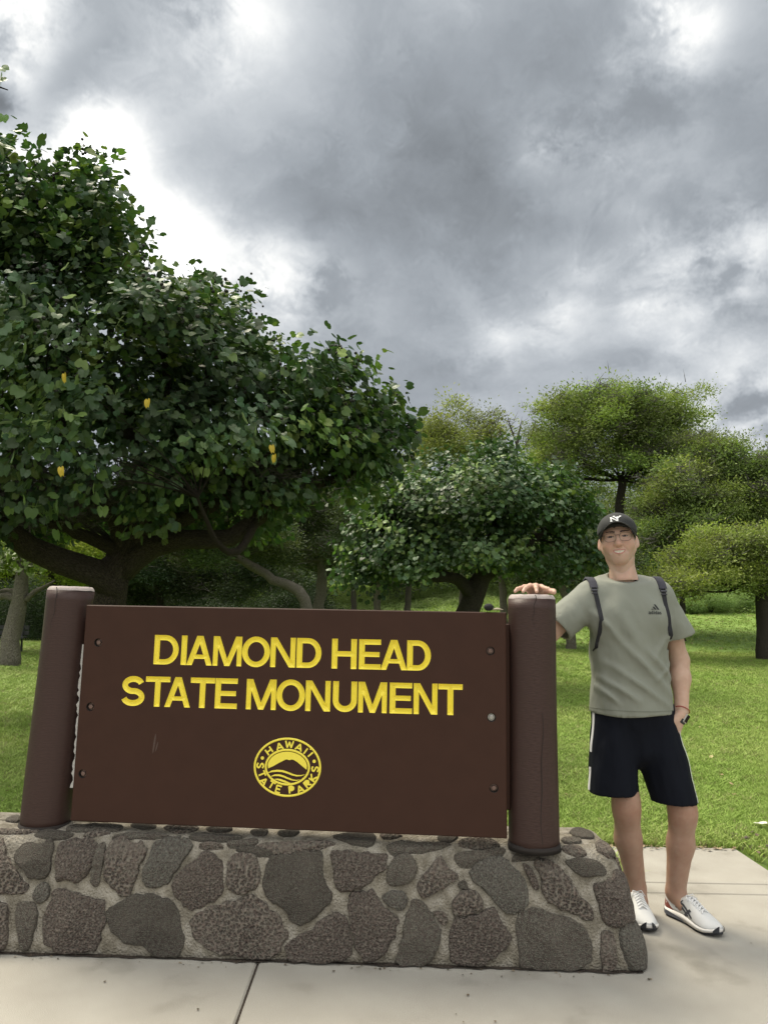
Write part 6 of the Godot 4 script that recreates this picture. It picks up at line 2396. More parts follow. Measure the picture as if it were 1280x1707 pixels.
# ---- the face
func face_prims() -> Array:
	var o := [
		ell(Vector3(0, 0.022, -0.012), Vector3(0.0765, 0.092, 0.097), 0.03),
		ell(Vector3(0, -0.030, 0.022), Vector3(0.066, 0.075, 0.066), 0.03),
		cap(Vector3(-0.056, -0.055, 0.000), Vector3(-0.020, -0.104, 0.048), 0.018, 0.016, 0.035),
		cap(Vector3(0.056, -0.055, 0.000), Vector3(0.020, -0.104, 0.048), 0.018, 0.016, 0.035),
		ell(Vector3(0, -0.105, 0.058), Vector3(0.024, 0.019, 0.021), 0.025),
		ell(Vector3(0, -0.072, 0.058), Vector3(0.040, 0.030, 0.030), 0.025),
		ell(Vector3(-0.043, -0.034, 0.055), Vector3(0.026, 0.024, 0.024), 0.03), ell(Vector3(0.043, -0.034, 0.055), Vector3(0.026, 0.024, 0.024), 0.03),
		cap(Vector3(-0.050, 0.020, 0.062), Vector3(-0.012, 0.018, 0.079), 0.010, 0.011, 0.018), cap(Vector3(0.050, 0.020, 0.062), Vector3(0.012, 0.018, 0.079), 0.010, 0.011, 0.018),
		# eye hollows, eyes and lids
		ell(Vector3(-0.032, 0.000, 0.094), Vector3(0.017, 0.010, 0.015), 0.012, Basis.IDENTITY, true), ell(Vector3(0.032, 0.000, 0.094), Vector3(0.017, 0.010, 0.015), 0.012, Basis.IDENTITY, true),
		ell(Vector3(-0.032, -0.001, 0.067), Vector3(0.0145, 0.0115, 0.0145), 0.003), ell(Vector3(0.032, -0.001, 0.067), Vector3(0.0145, 0.0115, 0.0145), 0.003),
		cap(Vector3(-0.045, 0.003, 0.072), Vector3(-0.019, 0.003, 0.077), 0.0045, 0.0045, 0.006), cap(Vector3(0.045, 0.003, 0.072), Vector3(0.019, 0.003, 0.077), 0.0045, 0.0045, 0.006),
		cap(Vector3(-0.044, -0.009, 0.073), Vector3(-0.020, -0.009, 0.078), 0.0045, 0.0045, 0.008), cap(Vector3(0.044, -0.009, 0.073), Vector3(0.020, -0.009, 0.078), 0.0045, 0.0045, 0.008),
		# nose
		cap(Vector3(0, 0.010, 0.080), Vector3(0, -0.034, 0.101), 0.0085, 0.0115, 0.016),
		ell(Vector3(0, -0.038, 0.102), Vector3(0.0125, 0.0105, 0.0115), 0.01),
		ell(Vector3(-0.0145, -0.041, 0.091), Vector3(0.0092, 0.0082, 0.0105), 0.007), ell(Vector3(0.0145, -0.041, 0.091), Vector3(0.0092, 0.0082, 0.0105), 0.007),
		ell(Vector3(-0.0075, -0.0490, 0.098), Vector3(0.0040, 0.0030, 0.0050), 0.003, Basis.IDENTITY, true), ell(Vector3(0.0075, -0.0490, 0.098), Vector3(0.0040, 0.0030, 0.0050), 0.003, Basis.IDENTITY, true),
		# smiling mouth: opening, teeth, lips
		ell(Vector3(0, -0.0725, 0.093), Vector3(0.0245, 0.0062, 0.014), 0.004, Basis.IDENTITY, true),
		ell(Vector3(0, -0.072, 0.0735), Vector3(0.0255, 0.0085, 0.0150), 0.002),
		cap(Vector3(-0.026, -0.0655, 0.079), Vector3(-0.005, -0.0655, 0.0915), 0.0030, 0.0042, 0.005), cap(Vector3(0.026, -0.0655, 0.079), Vector3(0.005, -0.0655, 0.0915), 0.0030, 0.0042, 0.005),
		cap(Vector3(-0.026, -0.0670, 0.078), Vector3(0, -0.0815, 0.0885), 0.0030, 0.0050, 0.005), cap(Vector3(0.026, -0.0670, 0.078), Vector3(0, -0.0815, 0.0885), 0.0030, 0.0050, 0.005),
		# smile folds in the cheeks
		cap(Vector3(-0.020, -0.046, 0.094), Vector3(-0.036, -0.072, 0.080), 0.0028, 0.0028, 0.010, 1.0, true), cap(Vector3(0.020, -0.046, 0.094), Vector3(0.036, -0.072, 0.080), 0.0028, 0.0028, 0.010, 1.0, true),
		# neck
		cap(Vector3(0, -0.075, -0.018), Vector3(0.012, -0.195, -0.024), 0.053, 0.060, 0.025),
		cap(Vector3(-0.045, -0.10, 0.0), Vector3(-0.006, -0.19, 0.030), 0.012, 0.012, 0.03), cap(Vector3(0.045, -0.10, 0.0), Vector3(0.026, -0.19, 0.030), 0.012, 0.012, 0.03),
		ell(Vector3(0.004, -0.135, 0.034), Vector3(0.010, 0.014, 0.008), 0.02),
	]
	for s in [-1.0, 1.0]:
		var tb := Basis(Vector3.UP, s * -0.45) * Basis(Vector3.FORWARD, s * -0.15)
		o.append(ell(Vector3(s * 0.083, -0.016, -0.014), Vector3(0.0075, 0.030, 0.018), 0.008, tb))
		o.append(ell(Vector3(s * 0.080, -0.040, -0.006), Vector3(0.006, 0.009, 0.008), 0.006, tb))
		o.append(ell(Vector3(s * 0.089, -0.012, -0.008), Vector3(0.0035, 0.017, 0.009), 0.004, tb, true))
	return o


func face_tone(p: Vector3) -> Color:
	var c := Color(0.53, 0.345, 0.26)
	if p.z > 0.0:
		# warmer cheeks, nose and ears, a little grey where the beard is shaved
		c = c.lerp(Color(0.50, 0.25, 0.18), 0.45 * exp(-(pow(absf(p.x) - 0.043, 2.0) + pow(p.y + 0.034, 2.0)) / 0.0006))
		c = c.lerp(Color(0.50, 0.25, 0.185), 0.45 * exp(-(p.x * p.x + pow(p.y + 0.038, 2.0)) / 0.0003))
		if p.y < -0.055 and p.y > -0.125:
			c = c.lerp(Color(0.42, 0.29, 0.23), 0.35 * smoothstep(-0.055, -0.085, p.y))
		# lips and teeth
		var lip := absf(p.x)
		if lip < 0.027 and p.y < -0.0605 and p.y > -0.0862 and p.z > 0.072:
			var up := -0.0655 + 1.2 * lip * lip
			var dn := lerpf(-0.0795, -0.0660, pow(lip / 0.027, 2.6))
			if p.y < up - 0.0005 and p.y > dn + 0.0022:
				c = Color(0.62, 0.57, 0.48) if lip < 0.0225 else Color(0.26, 0.10, 0.08)
			elif absf(p.y - up) < 0.0030 or absf(p.y - dn) < 0.0042:
				c = Color(0.43, 0.185, 0.15)
		# eyes: narrowed by the smile
		for s in [-1.0, 1.0]:
			var ex: float = p.x - s * 0.032
			if absf(ex) < 0.0145 and p.z > 0.06:
				var arch := 0.0036 * (1.0 - pow(ex / 0.0145, 2.0))
				var ey := p.y + 0.0025
				if ey < arch + 0.0008 and ey > -arch * 0.35 - 0.0004:
					c = Color(0.36, 0.31, 0.27)
					if absf(ex + 0.001) < 0.0070:
						c = Color(0.02, 0.013, 0.01)
				if ey >= arch - 0.0002 and ey < arch + 0.0034:
					c = Color(0.05, 0.03, 0.025)
			# eyebrows
			var bx: float = s * p.x
			if bx > 0.011 and bx < 0.053 and p.z > 0.045:
				var by := 0.0185 + 0.0045 * sin((bx - 0.011) / 0.042 * PI * 0.75)
				if absf(p.y - by) < lerpf(0.0042, 0.0018, (bx - 0.011) / 0.042):
					c = Color(0.045, 0.03, 0.024)
	# hair under the cap, at the forehead and the temples
	if p.y > 0.050 + 0.01 * sin(p.x * 150.0):
		c = Color(0.02, 0.016, 0.014)
	if p.y > 0.012 and p.z < 0.045 - maxf(0.0, 0.03 - p.y) * 0.5 and absf(p.x) > 0.05:
		c = Color(0.02, 0.016, 0.014)
	if p.z < -0.03 and p.y > -0.055 and absf(p.x) < 0.078:
		c = Color(0.02, 0.016, 0.014)
	return c


func head_wear(who: Node3D, hx: Transform3D, head: Array) -> void:
	# short hair below the cap: sides and back
	var hair_m := mat(lin(0.018, 0.015, 0.013), 0.7)
	var hair := [ell(Vector3(0, 0.022, -0.016), Vector3(0.0840, 0.094, 0.0985), 0.02)]
	var hs := func(p: Vector3, d: float) -> float:
		d -= 0.0018 * sin(p.x * 900.0) * sin(p.z * 700.0 + p.y * 300.0)
		d = maxf(d, p.y - 0.06)
		var low := lerpf(-0.020, -0.060, smoothstep(0.02, -0.06, p.z))
		d = maxf(d, low - p.y)
		d = maxf(d, p.z - lerpf(0.012, 0.052, smoothstep(-0.015, 0.015, p.y)))
		return d
	var hm := nets(hair, Vector3(-0.1, -0.08, -0.13), Vector3(0.1, 0.08, 0.07), 0.004, hs)
	var t := [PackedVector3Array(), PackedInt32Array(), PackedColorArray()]
	merge_into(t, hm, hx)
	part("hair", arr_mesh(t[0], t[1]), hair_m, who)
	# ---- cap
	var black := textured(lin(0.020, 0.021, 0.020), 0.85, M.cloth, 9.0)
	black.rim_enabled = true
	black.rim = 0.35
	var crown := [ell(Vector3(0, 0.040, -0.012), Vector3(0.0885, 0.086, 0.106), 0.02)]
	var cs := func(p: Vector3, d: float) -> float:
		# six panels: shallow seams
		var a := atan2(p.x, p.z + 0.012)
		var seam := absf(sin(a * 3.0 ))
		d += 0.0016 * exp(-seam * seam * 90.0)
		d -= 0.0022 * sin(a * 4.0 + p.y * 35.0) * smoothstep(0.10, 0.05, p.y)
		var rim := 0.024 + 0.33 * maxf(p.z - 0.02, 0.0)
		d = maxf(d, rim - p.y)
		return d
	var cm := nets(crown, Vector3(-0.11, 0.0, -0.14), Vector3(0.11, 0.14, 0.12), 0.0042, cs)
	var ct := [PackedVector3Array(), PackedInt32Array(), PackedColorArray()]
	merge_into(ct, cm, hx)
	var cap_o := part("cap", arr_mesh(ct[0], ct[1]), black, who)
	var bb := Bag.new()
	tube(bb, PackedVector3Array([hx * Vector3(0, 0.122, -0.012), hx * Vector3(0, 0.128, -0.012), hx * Vector3(0, 0.130, -0.012)]), PackedFloat32Array([0.007, 0.006, 0.003]), 10)
	part("button", bag_mesh(bb), black, cap_o)
	# the arched peak, a sheet with thickness
	var pb := Bag.new()
	var nu := 32
	var nv := 8
	for side in 2:
		for v in nv + 1:
			for u in nu + 1:
				var a := deg_to_rad(lerpf(-82.0, 82.0, float(u) / nu))
				var tt := float(v) / nv
				var inner := Vector3(sin(a) * 0.0865, 0.0, cos(a) * 0.101 - 0.012)
				var reach := 0.066 * pow(maxf(cos(a * 0.98), 0.0), 0.55)
				var q := inner + Vector3(sin(a) * 0.10, 0, 1.0).normalized() * reach * tt
				q.y = 0.066 - 8.2 * q.x * q.x - 0.10 * tt * reach / 0.066 * 0.08 - (0.0028 if side == 1 else 0.0)
				pb.v.append(hx * q)
	var per := (nv + 1) * (nu + 1)
	for v in nv:
		for u in nu:
			var p := v * (nu + 1) + u
			pb.i.append_array([p, p + nu + 1, p + 1, p + 1, p + nu + 1, p + nu + 2])
			pb.i.append_array([per + p, per + p + 1, per + p + nu + 1, per + p + 1, per + p + nu + 2, per + p + nu + 1])
	for u in nu:
		var p := nv * (nu + 1) + u
		pb.i.append_array([p, per + p, p + 1, p + 1, per + p, per + p + 1])
	part("peak", bag_mesh(pb), black, cap_o)
	# piping along the edge of the peak
	var ep := PackedVector3Array()
	var er := PackedFloat32Array()
	for u in nu + 1:
		ep.append(pb.v[nv * (nu + 1) + u] - Vector3(0, 0.0013, 0))
		er.append(0.0020)
	var eb := Bag.new()
	tube(eb, ep, er, 6)
	part("peak_piping", bag_mesh(eb), mat(lin(0.05, 0.052, 0.05), 0.8), cap_o)
	# the white interlocked letters on the front
	var lb := Bag.new()
	for poly in [[[-0.021, -0.011, -0.021, 0.011], [-0.021, 0.010, 0.008, -0.013], [0.008, -0.013, 0.008, 0.010]], [[-0.008, 0.016, 0.006, 0.002], [0.022, 0.015, 0.006, 0.002], [0.006, 0.003, 0.006, -0.016], [0.001, -0.016, 0.012, -0.016], [-0.012, 0.016, -0.003, 0.016], [0.017, 0.015, 0.025, 0.015], [-0.025, 0.010, -0.017, 0.010], [-0.025, -0.011, -0.016, -0.011], [0.004, 0.010, 0.013, 0.010]]]:
		for s in poly:
			var a := Vector2(s[0], s[1])
			var c := Vector2(s[2], s[3])
			var n := (c - a).orthogonal().normalized() * 0.0026
			var m := 5
			for k in m:
				var p0 := a.lerp(c, float(k) / m)
				var p1 := a.lerp(c, float(k + 1) / m)
				var q := []
				for w in [p0 - n, p1 - n, p1 + n, p0 + n]:
					var h := meet(crown, Vector3(w.x + 0.0, 0.0815 + w.y * 0.93, 0.2), Vector3(0, 0, -1), cs, 0.3)
					q.append(hx * (h + Vector3(0, 0.0005, 0.0018)))
				lb.quad(q[0], q[1], q[2], q[3])
	part("cap_mark", bag_mesh(lb, false), mat(lin(0.75, 0.75, 0.73), 0.7), cap_o)
	# ---- glasses: thin rims, bridge, arms, clear lenses
	var wire := mat(lin(0.10, 0.085, 0.06), 0.35)
	wire.metallic = 0.7
	var gb := Bag.new()
	var lens := Bag.new()
	for s in [-1.0, 1.0]:
		var rp := PackedVector3Array()
		var rr := PackedFloat32Array()
		var c := Vector3(s * 0.0335, -0.006, 0.099)
		for k in 33:
			var a := TAU * k / 32.0
			var ca := cos(a)
			var sa := sin(a)
			var q := Vector3(signf(ca) * pow(absf(ca), 0.72) * 0.0255, signf(sa) * pow(absf(sa), 0.72) * 0.0195, 0.0)
			q.z = -absf(q.x * s + 0.0255) * 0.12
			rp.append(hx * (c + q))
			rr.append(0.0011)
		tube(gb, rp, rr, 6)
		for k in 32:
			lens.tri(hx * (c + Vector3(0, 0, -0.0028)), rp[k + 1], rp[k])
		tube(gb, PackedVector3Array([hx * Vector3(s * 0.0585, 0.002, 0.093), hx * Vector3(s * 0.073, 0.003, 0.075), hx * Vector3(s * 0.079, 0.001, 0.03), hx * Vector3(s * 0.081, -0.003, -0.02)]), PackedFloat32Array([0.0012, 0.0012, 0.0012, 0.0012]), 6)
	tube(gb, PackedVector3Array([hx * Vector3(-0.009, 0.000, 0.099), hx * Vector3(-0.004, 0.004, 0.103), hx * Vector3(0.004, 0.004, 0.103), hx * Vector3(0.009, 0.000, 0.099)]), PackedFloat32Array([0.0011, 0.0011, 0.0011, 0.0011]), 6)
	var g := part("glasses", bag_mesh(gb), wire, who)
	var glass := mat(Color(1, 1, 1, 0.02), 0.05, 0.12)
	glass.transparency = BaseMaterial3D.TRANSPARENCY_ALPHA
	part("lenses", bag_mesh(lens), glass, g)


# ---- a running shoe: heel at the origin, toe along +z
func shoe(who: Node3D, xf: Transform3D, outer: float) -> void:
	# half widths of the sole along its length (inner, outer)
	var prof := func(t: float) -> Vector2:
		var w := 0.036 * pow(clampf(t / 0.10, 0.0, 1.0), 0.5)
		w += 0.0135 * smoothstep(0.35, 0.72, t)
		w *= sqrt(clampf((1.0 - t) / 0.16, 0.0, 1.0)) if t > 0.84 else 1.0
		return Vector2(w * (1.0 - 0.10 * sin(PI * clampf((t - 0.2) / 0.5, 0, 1))), w * (1.0 - 0.04 * sin(PI * clampf((t - 0.2) / 0.5, 0, 1))))
	var L := 0.298
	var lay := func(y_of: Callable, grow: float, nt: int) -> Array:
		var o := []
		for k in nt + 1:
			var t := float(k) / nt
			t = clampf(t, 0.004, 0.996)
			var w: Vector2 = prof.call(t)
			o.append([t * L, w.x + grow, w.y + grow, y_of.call(t)])
		return o
	var rock := func(t: float) -> float: return 0.014 * pow(maxf(t - 0.72, 0.0) / 0.28, 2.0) + 0.006 * pow(maxf(0.12 - t, 0.0) / 0.12, 2.0)
	var ring_mesh := func(levels: Array) -> ArrayMesh:
		# levels: each an array of stations; joined from the lowest up, closed top and bottom
		var b := Bag.new()
		var n := 0
		for lv in levels:
			n = lv.size() * 2
			for st in lv:
				b.v.append(xf * Vector3(outer * st[2], st[3], st[0]))
			for k in range(lv.size() - 1, -1, -1):
				var st: Array = lv[k]
				b.v.append(xf * Vector3(-outer * st[1], st[3], st[0]))
		for l in levels.size() - 1:
			for k in n:
				var p := l * n + k
				var q := l * n + (k + 1) % n
				if outer > 0:
					b.i.append_array([p, q, p + n, q, q + n, p + n])
				else:
					b.i.append_array([p, p + n, q, q, p + n, q + n])
		for cap_ in [0, levels.size() - 1]:
			var h := n / 2
			for k in h - 1:
				var a: int = cap_ * n + k
				var c: int = cap_ * n + n - 1 - k
				if (cap_ == 0) == (outer > 0):
					b.i.append_array([a, c, a + 1, a + 1, c, c - 1])
				else:
					b.i.append_array([a, a + 1, c, a + 1, c - 1, c])
		return bag_mesh(b)
	var N := 30
	var white := textured(lin(0.66, 0.66, 0.64), 0.75, M.cloth, 20.0)
	var foam := mat(lin(0.66, 0.64, 0.60), 0.7)
	var rub := mat(lin(0.03, 0.031, 0.036), 0.8)
	var slate := mat(lin(0.10, 0.105, 0.125), 0.75)
	var s := part("shoe", null, white, who)
	# outsole, midsole in two colours (slate at the heel), upper
	var y0 := func(t: float) -> float: return 0.001 + rock.call(t)
	var y1 := func(t: float) -> float: return 0.010 + rock.call(t)
	var y2 := func(t: float) -> float: return 0.036 - 0.012 * smoothstep(0.35, 0.9, t) + rock.call(t) * 0.9
	part("outsole", ring_mesh.call([lay.call(y0, -0.002, N), lay.call(y1, 0.001, N)]), rub, s)
	part("midsole", ring_mesh.call([lay.call(y1, 0.002, N), lay.call(func(t): return lerpf(y1.call(t), y2.call(t), 0.5), 0.0055, N), lay.call(y2, 0.002, N)]), foam, s)
	# slate wedge wrapping the lower heel
	var hb := Bag.new()
	for sd in [1.0, -1.0]:
		var rows := []
		for k in 15:
			var t := lerpf(0.004, 0.50, k / 14.0)
			var w: Vector2 = prof.call(t)
			var ww: float = (w.y if sd > 0 else w.x) + 0.0062
			var top: float = lerpf(0.030, 0.011, pow(k / 14.0, 1.6)) + rock.call(t)
			rows.append([xf * Vector3(outer * sd * ww, 0.0095 + rock.call(t), t * L - (0.005 if k == 0 else 0.0)), xf * Vector3(outer * sd * ww, top, t * L - (0.005 if k == 0 else 0.0))])
		for k in 14:
			hb.quad(rows[k][0], rows[k][1], rows[k + 1][1], rows[k + 1][0])
		if sd > 0:
			var w0: Vector2 = prof.call(0.004)
			hb.quad(rows[0][0], rows[0][1], xf * Vector3(-outer * (w0.x + 0.0062), 0.030, -0.005), xf * Vector3(-outer * (w0.x + 0.0062), 0.0095, -0.005))
	part("heel_wedge", bag_mesh(hb), slate, s)
	# upper
	var top_y := func(t: float) -> float:
		if t < 0.30:
			return lerpf(0.106, 0.082, smoothstep(0.0, 0.18, t))
		if t < 0.42:
			return lerpf(0.082, 0.106, smoothstep(0.30, 0.42, t))
		return lerpf(0.106, 0.044, pow(smoothstep(0.40, 1.0, t), 0.85))
	var ups := []
	for lv in 8:
		var f := lv / 7.0
		ups.append(lay.call(func(t): return lerpf(y2.call(t) - 0.002, top_y.call(t), sin(f * PI / 2)), 0.0, N))
		for k in ups[lv].size():
			var t: float = ups[lv][k][0] / L
			var open := smoothstep(0.40, 0.55, t)
			var squeeze := lerpf(1.0, lerpf(0.78, 0.22, open), pow(f, 1.7))
			var tw: float = lerpf(ups[lv][k][1], 0.026, 0.4 * f * (1.0 - open))
			ups[lv][k][1] = tw * squeeze
			ups[lv][k][2] = lerpf(ups[lv][k][2], 0.026, 0.4 * f * (1.0 - open)) * squeeze
			ups[lv][k][0] = lerpf(ups[lv][k][0], 0.018 + ups[lv][k][0] * 0.93, f * (1.0 - t))
	s.mesh = ring_mesh.call(ups)
	# a padded collar round the ankle
	var pts := PackedVector3Array()
	var rr := PackedFloat32Array()
	for k in 29:
		var a := TAU * k / 28.0
		var t := 0.22 - 0.17 * cos(a)
		pts.append(xf * Vector3(outer * sin(a) * 0.029, top_y.call(t) + 0.001, t * L + 0.006))
		rr.append(0.0055)
	var cb := Bag.new()
	tube(cb, pts, rr, 8)
	part("ankle_collar", bag_mesh(cb), mat(lin(0.62, 0.56, 0.50), 0.8), s)
	# brick-red heel counter, toe guard, side stripes, laces
	var at_side := func(t: float, f: float, out: float, sd: float) -> Vector3:
		var lv := clampf(f, 0.0, 1.0) * 7.0
		var i := mini(int(lv), 6)
		var kk := clampf(t, 0.0, 1.0) * N
		var j := mini(int(kk), N - 1)
		var g := func(l: int, m: int) -> Vector3:
			var st: Array = ups[l][m]
			return Vector3(sd * (st[2] if sd * outer > 0 else st[1]), st[3], st[0])
		var a: Vector3 = g.call(i, j).lerp(g.call(i, j + 1), kk - j)
		var c: Vector3 = g.call(i + 1, j).lerp(g.call(i + 1, j + 1), kk - j)
		return xf * (a.lerp(c, lv - i) + Vector3(sd * out, out * 0.4, 0))
	var patch := func(m: Material, nm: String, quads: Array, out: float) -> void:
		var b := Bag.new()
		for q2 in quads.size() * 2:
			var q: Array = quads[q2 / 2]
			var sd := 1.0 if q2 % 2 == 0 else -1.0
			var n := 6
			for k in n:
				var u0 := float(k) / n
				var u1 := float(k + 1) / n
				var e := func(u: float, w: float) -> Vector2: return Vector2(q[0], q[1]).lerp(Vector2(q[2], q[3]), u).lerp(Vector2(q[4], q[5]).lerp(Vector2(q[6], q[7]), u), w)
				for w in 2:
					var p: Array = [e.call(u0, w / 2.0), e.call(u1, w / 2.0), e.call(u1, (w + 1) / 2.0), e.call(u0, (w + 1) / 2.0)]
					b.quad(at_side.call(p[0].x, p[0].y, out, sd), at_side.call(p[1].x, p[1].y, out, sd), at_side.call(p[2].x, p[2].y, out, sd), at_side.call(p[3].x, p[3].y, out, sd))
		part(nm, bag_mesh(b), m, s)
	patch.call(mat(lin(0.20, 0.05, 0.035), 0.7), "heel_counter", [[0.0, 0.30, 0.25, 0.02, 0.0, 0.02, 0.05, 0.02], [0.0, 0.30, 0.12, 0.36, 0.0, 0.02, 0.25, 0.02]], 0.0016)
	var dark := mat(lin(0.045, 0.047, 0.055), 0.7)
	patch.call(dark, "side_stripe", [[0.12, 0.60, 0.52, 0.06, 0.15, 0.68, 0.55, 0.12], [0.20, 0.66, 0.60, 0.10, 0.23, 0.74, 0.63, 0.18], [0.38, 0.64, 0.27, 0.26, 0.42, 0.62, 0.31, 0.22], [0.55, 0.44, 0.45, 0.04, 0.59, 0.42, 0.49, 0.02]], 0.002)
	var tg := Bag.new()
	for sd in [1.0, -1.0]:
		for k in 6:
			var t0 := lerpf(0.945, 0.9962, k / 6.0)
			var t1 := lerpf(0.945, 0.9962, (k + 1) / 6.0)
			var w0: Vector2 = prof.call(t0)
			var w1: Vector2 = prof.call(t1)
			tg.quad(xf * Vector3(outer * sd * (w0.x + 0.005), 0.009 + rock.call(t0), t0 * L + 0.002), xf * Vector3(outer * sd * (w0.x + 0.003), 0.018 + rock.call(t0) + 0.016 * k / 6.0, t0 * L + 0.002), xf * Vector3(outer * sd * (w1.x + 0.003), 0.018 + rock.call(t1) + 0.016 * (k + 1) / 6.0, t1 * L + 0.003), xf * Vector3(outer * sd * (w1.x + 0.005), 0.009 + rock.call(t1), t1 * L + 0.003))
	part("toe_guard", bag_mesh(tg), rub, s)
	var la := Bag.new()
	for k in 6:
		var t := lerpf(0.46, 0.68, k / 5.0)
		var y: float = top_y.call(t) + 0.0035
		var w := lerpf(0.021, 0.017, k / 5.0)
		for sg in [-1.0, 1.0]:
			tube(la, PackedVector3Array([xf * Vector3(-sg * w, y - 0.008, t * L), xf * Vector3(0, y + 0.003, t * L + 0.006), xf * Vector3(sg * w, y - 0.008, t * L + 0.013)]), PackedFloat32Array([0.0026, 0.0026, 0.0026]), 6)
	for sg in [-1.0, 1.0]:
		tube(la, PackedVector3Array([xf * Vector3(0, 0.108, 0.43 * L), xf * Vector3(sg * 0.018, 0.115, 0.45 * L), xf * Vector3(sg * 0.030, 0.098, 0.5 * L), xf * Vector3(sg * 0.012, 0.104, 0.47 * L)]), PackedFloat32Array([0.002, 0.002, 0.002, 0.002]), 6)
	part("laces", bag_mesh(la), mat(lin(0.72, 0.72, 0.71), 0.8), s)


# ---- the backpack whose straps come over the shoulders
func backpack(shirt: Array, shape: Callable) -> void:
	var o := Vector3(1.15, 0, -3.42)
	var bp := thing("backpack", "black backpack worn by the person, its straps over both shoulders", "backpack", o)
	var black := textured(lin(0.014, 0.014, 0.018), 0.8, M.cloth, 8.0)
	var grey := textured(lin(0.032, 0.032, 0.045), 0.85, M.cloth, 8.0)
	var bag := [ell(Vector3(0.02, 1.22, -0.215), Vector3(0.105, 0.20, 0.075), 0.03), cap(Vector3(-0.02, 1.10, -0.21), Vector3(0.06, 1.10, -0.21), 0.065, 0.065, 0.05)]
	var bm := nets(bag, Vector3(-0.2, 0.95, -0.36), Vector3(0.16, 1.45, -0.1), 0.012)
	part("bag", arr_mesh(bm[0], bm[1]), black, bp)
	for s in 2:
		# over the shoulder, down the chest, under the arm
		var top := Vector3(-0.185, 0, 0) if s == 0 else Vector3(0.130, 0, 0)
		var foot := Vector3(-0.178, 0, 0) if s == 0 else Vector3(0.152, 0, 0)
		var pp := PackedVector3Array()
		var nn := PackedVector3Array()
		for k in 9:
			var a := lerpf(PI, PI * 0.22, k / 8.0)
			var d := Vector3(0, sin(a), cos(a))
			var c := Vector3(top.x, 1.36, -0.045)
			pp.append(meet(shirt, c + d * 0.3, -d, shape, 0.3) + d * 0.002)
			nn.append(d)
		var b := Bag.new()
		ribbon(b, pp, nn, 0.036, 0.008)
		var strap := part("shoulder_strap", bag_mesh(b), grey, bp)
		var last: Vector3 = pp[8]
		var p2 := PackedVector3Array()
		var n2 := PackedVector3Array()
		for k in 14:
			var t := k / 13.0
			var x := lerpf(top.x, foot.x, t) + (0.012 if s == 0 else -0.004) * sin(t * PI)
			var y := lerpf(last.y + 0.006, 1.16, t)
			p2.append(meet(shirt, Vector3(x, y, 0.4), Vector3(0, 0, -1), shape, 0.6) + Vector3(0, 0, 0.0022))
			n2.append(Vector3(0, 0.1, 1).normalized())
		var end := p2[13]
		p2.append(Vector3(end.x + (-0.006 if s == 0 else 0.006), 1.12, end.z - 0.09))
		n2.append(Vector3(-1 if s == 0 else 1, 0, 0.4).normalized())
		var b2 := Bag.new()
		ribbon(b2, p2, n2, 0.020, 0.003)
		part("webbing", bag_mesh(b2), black, strap)
		# buckle
		var bk := Bag.new()
		box(bk, last + Vector3(0, -0.006, 0.006), Vector3(0.030, 0.010, 0.006), 0.002, Basis(Vector3.RIGHT, -0.5))
		box(bk, last + Vector3(0, -0.021, 0.011), Vector3(0.028, 0.006, 0.006), 0.002, Basis(Vector3.RIGHT, -0.4))
		part("buckle", bag_mesh(bk, false), mat(lin(0.03, 0.03, 0.04), 0.4), strap)


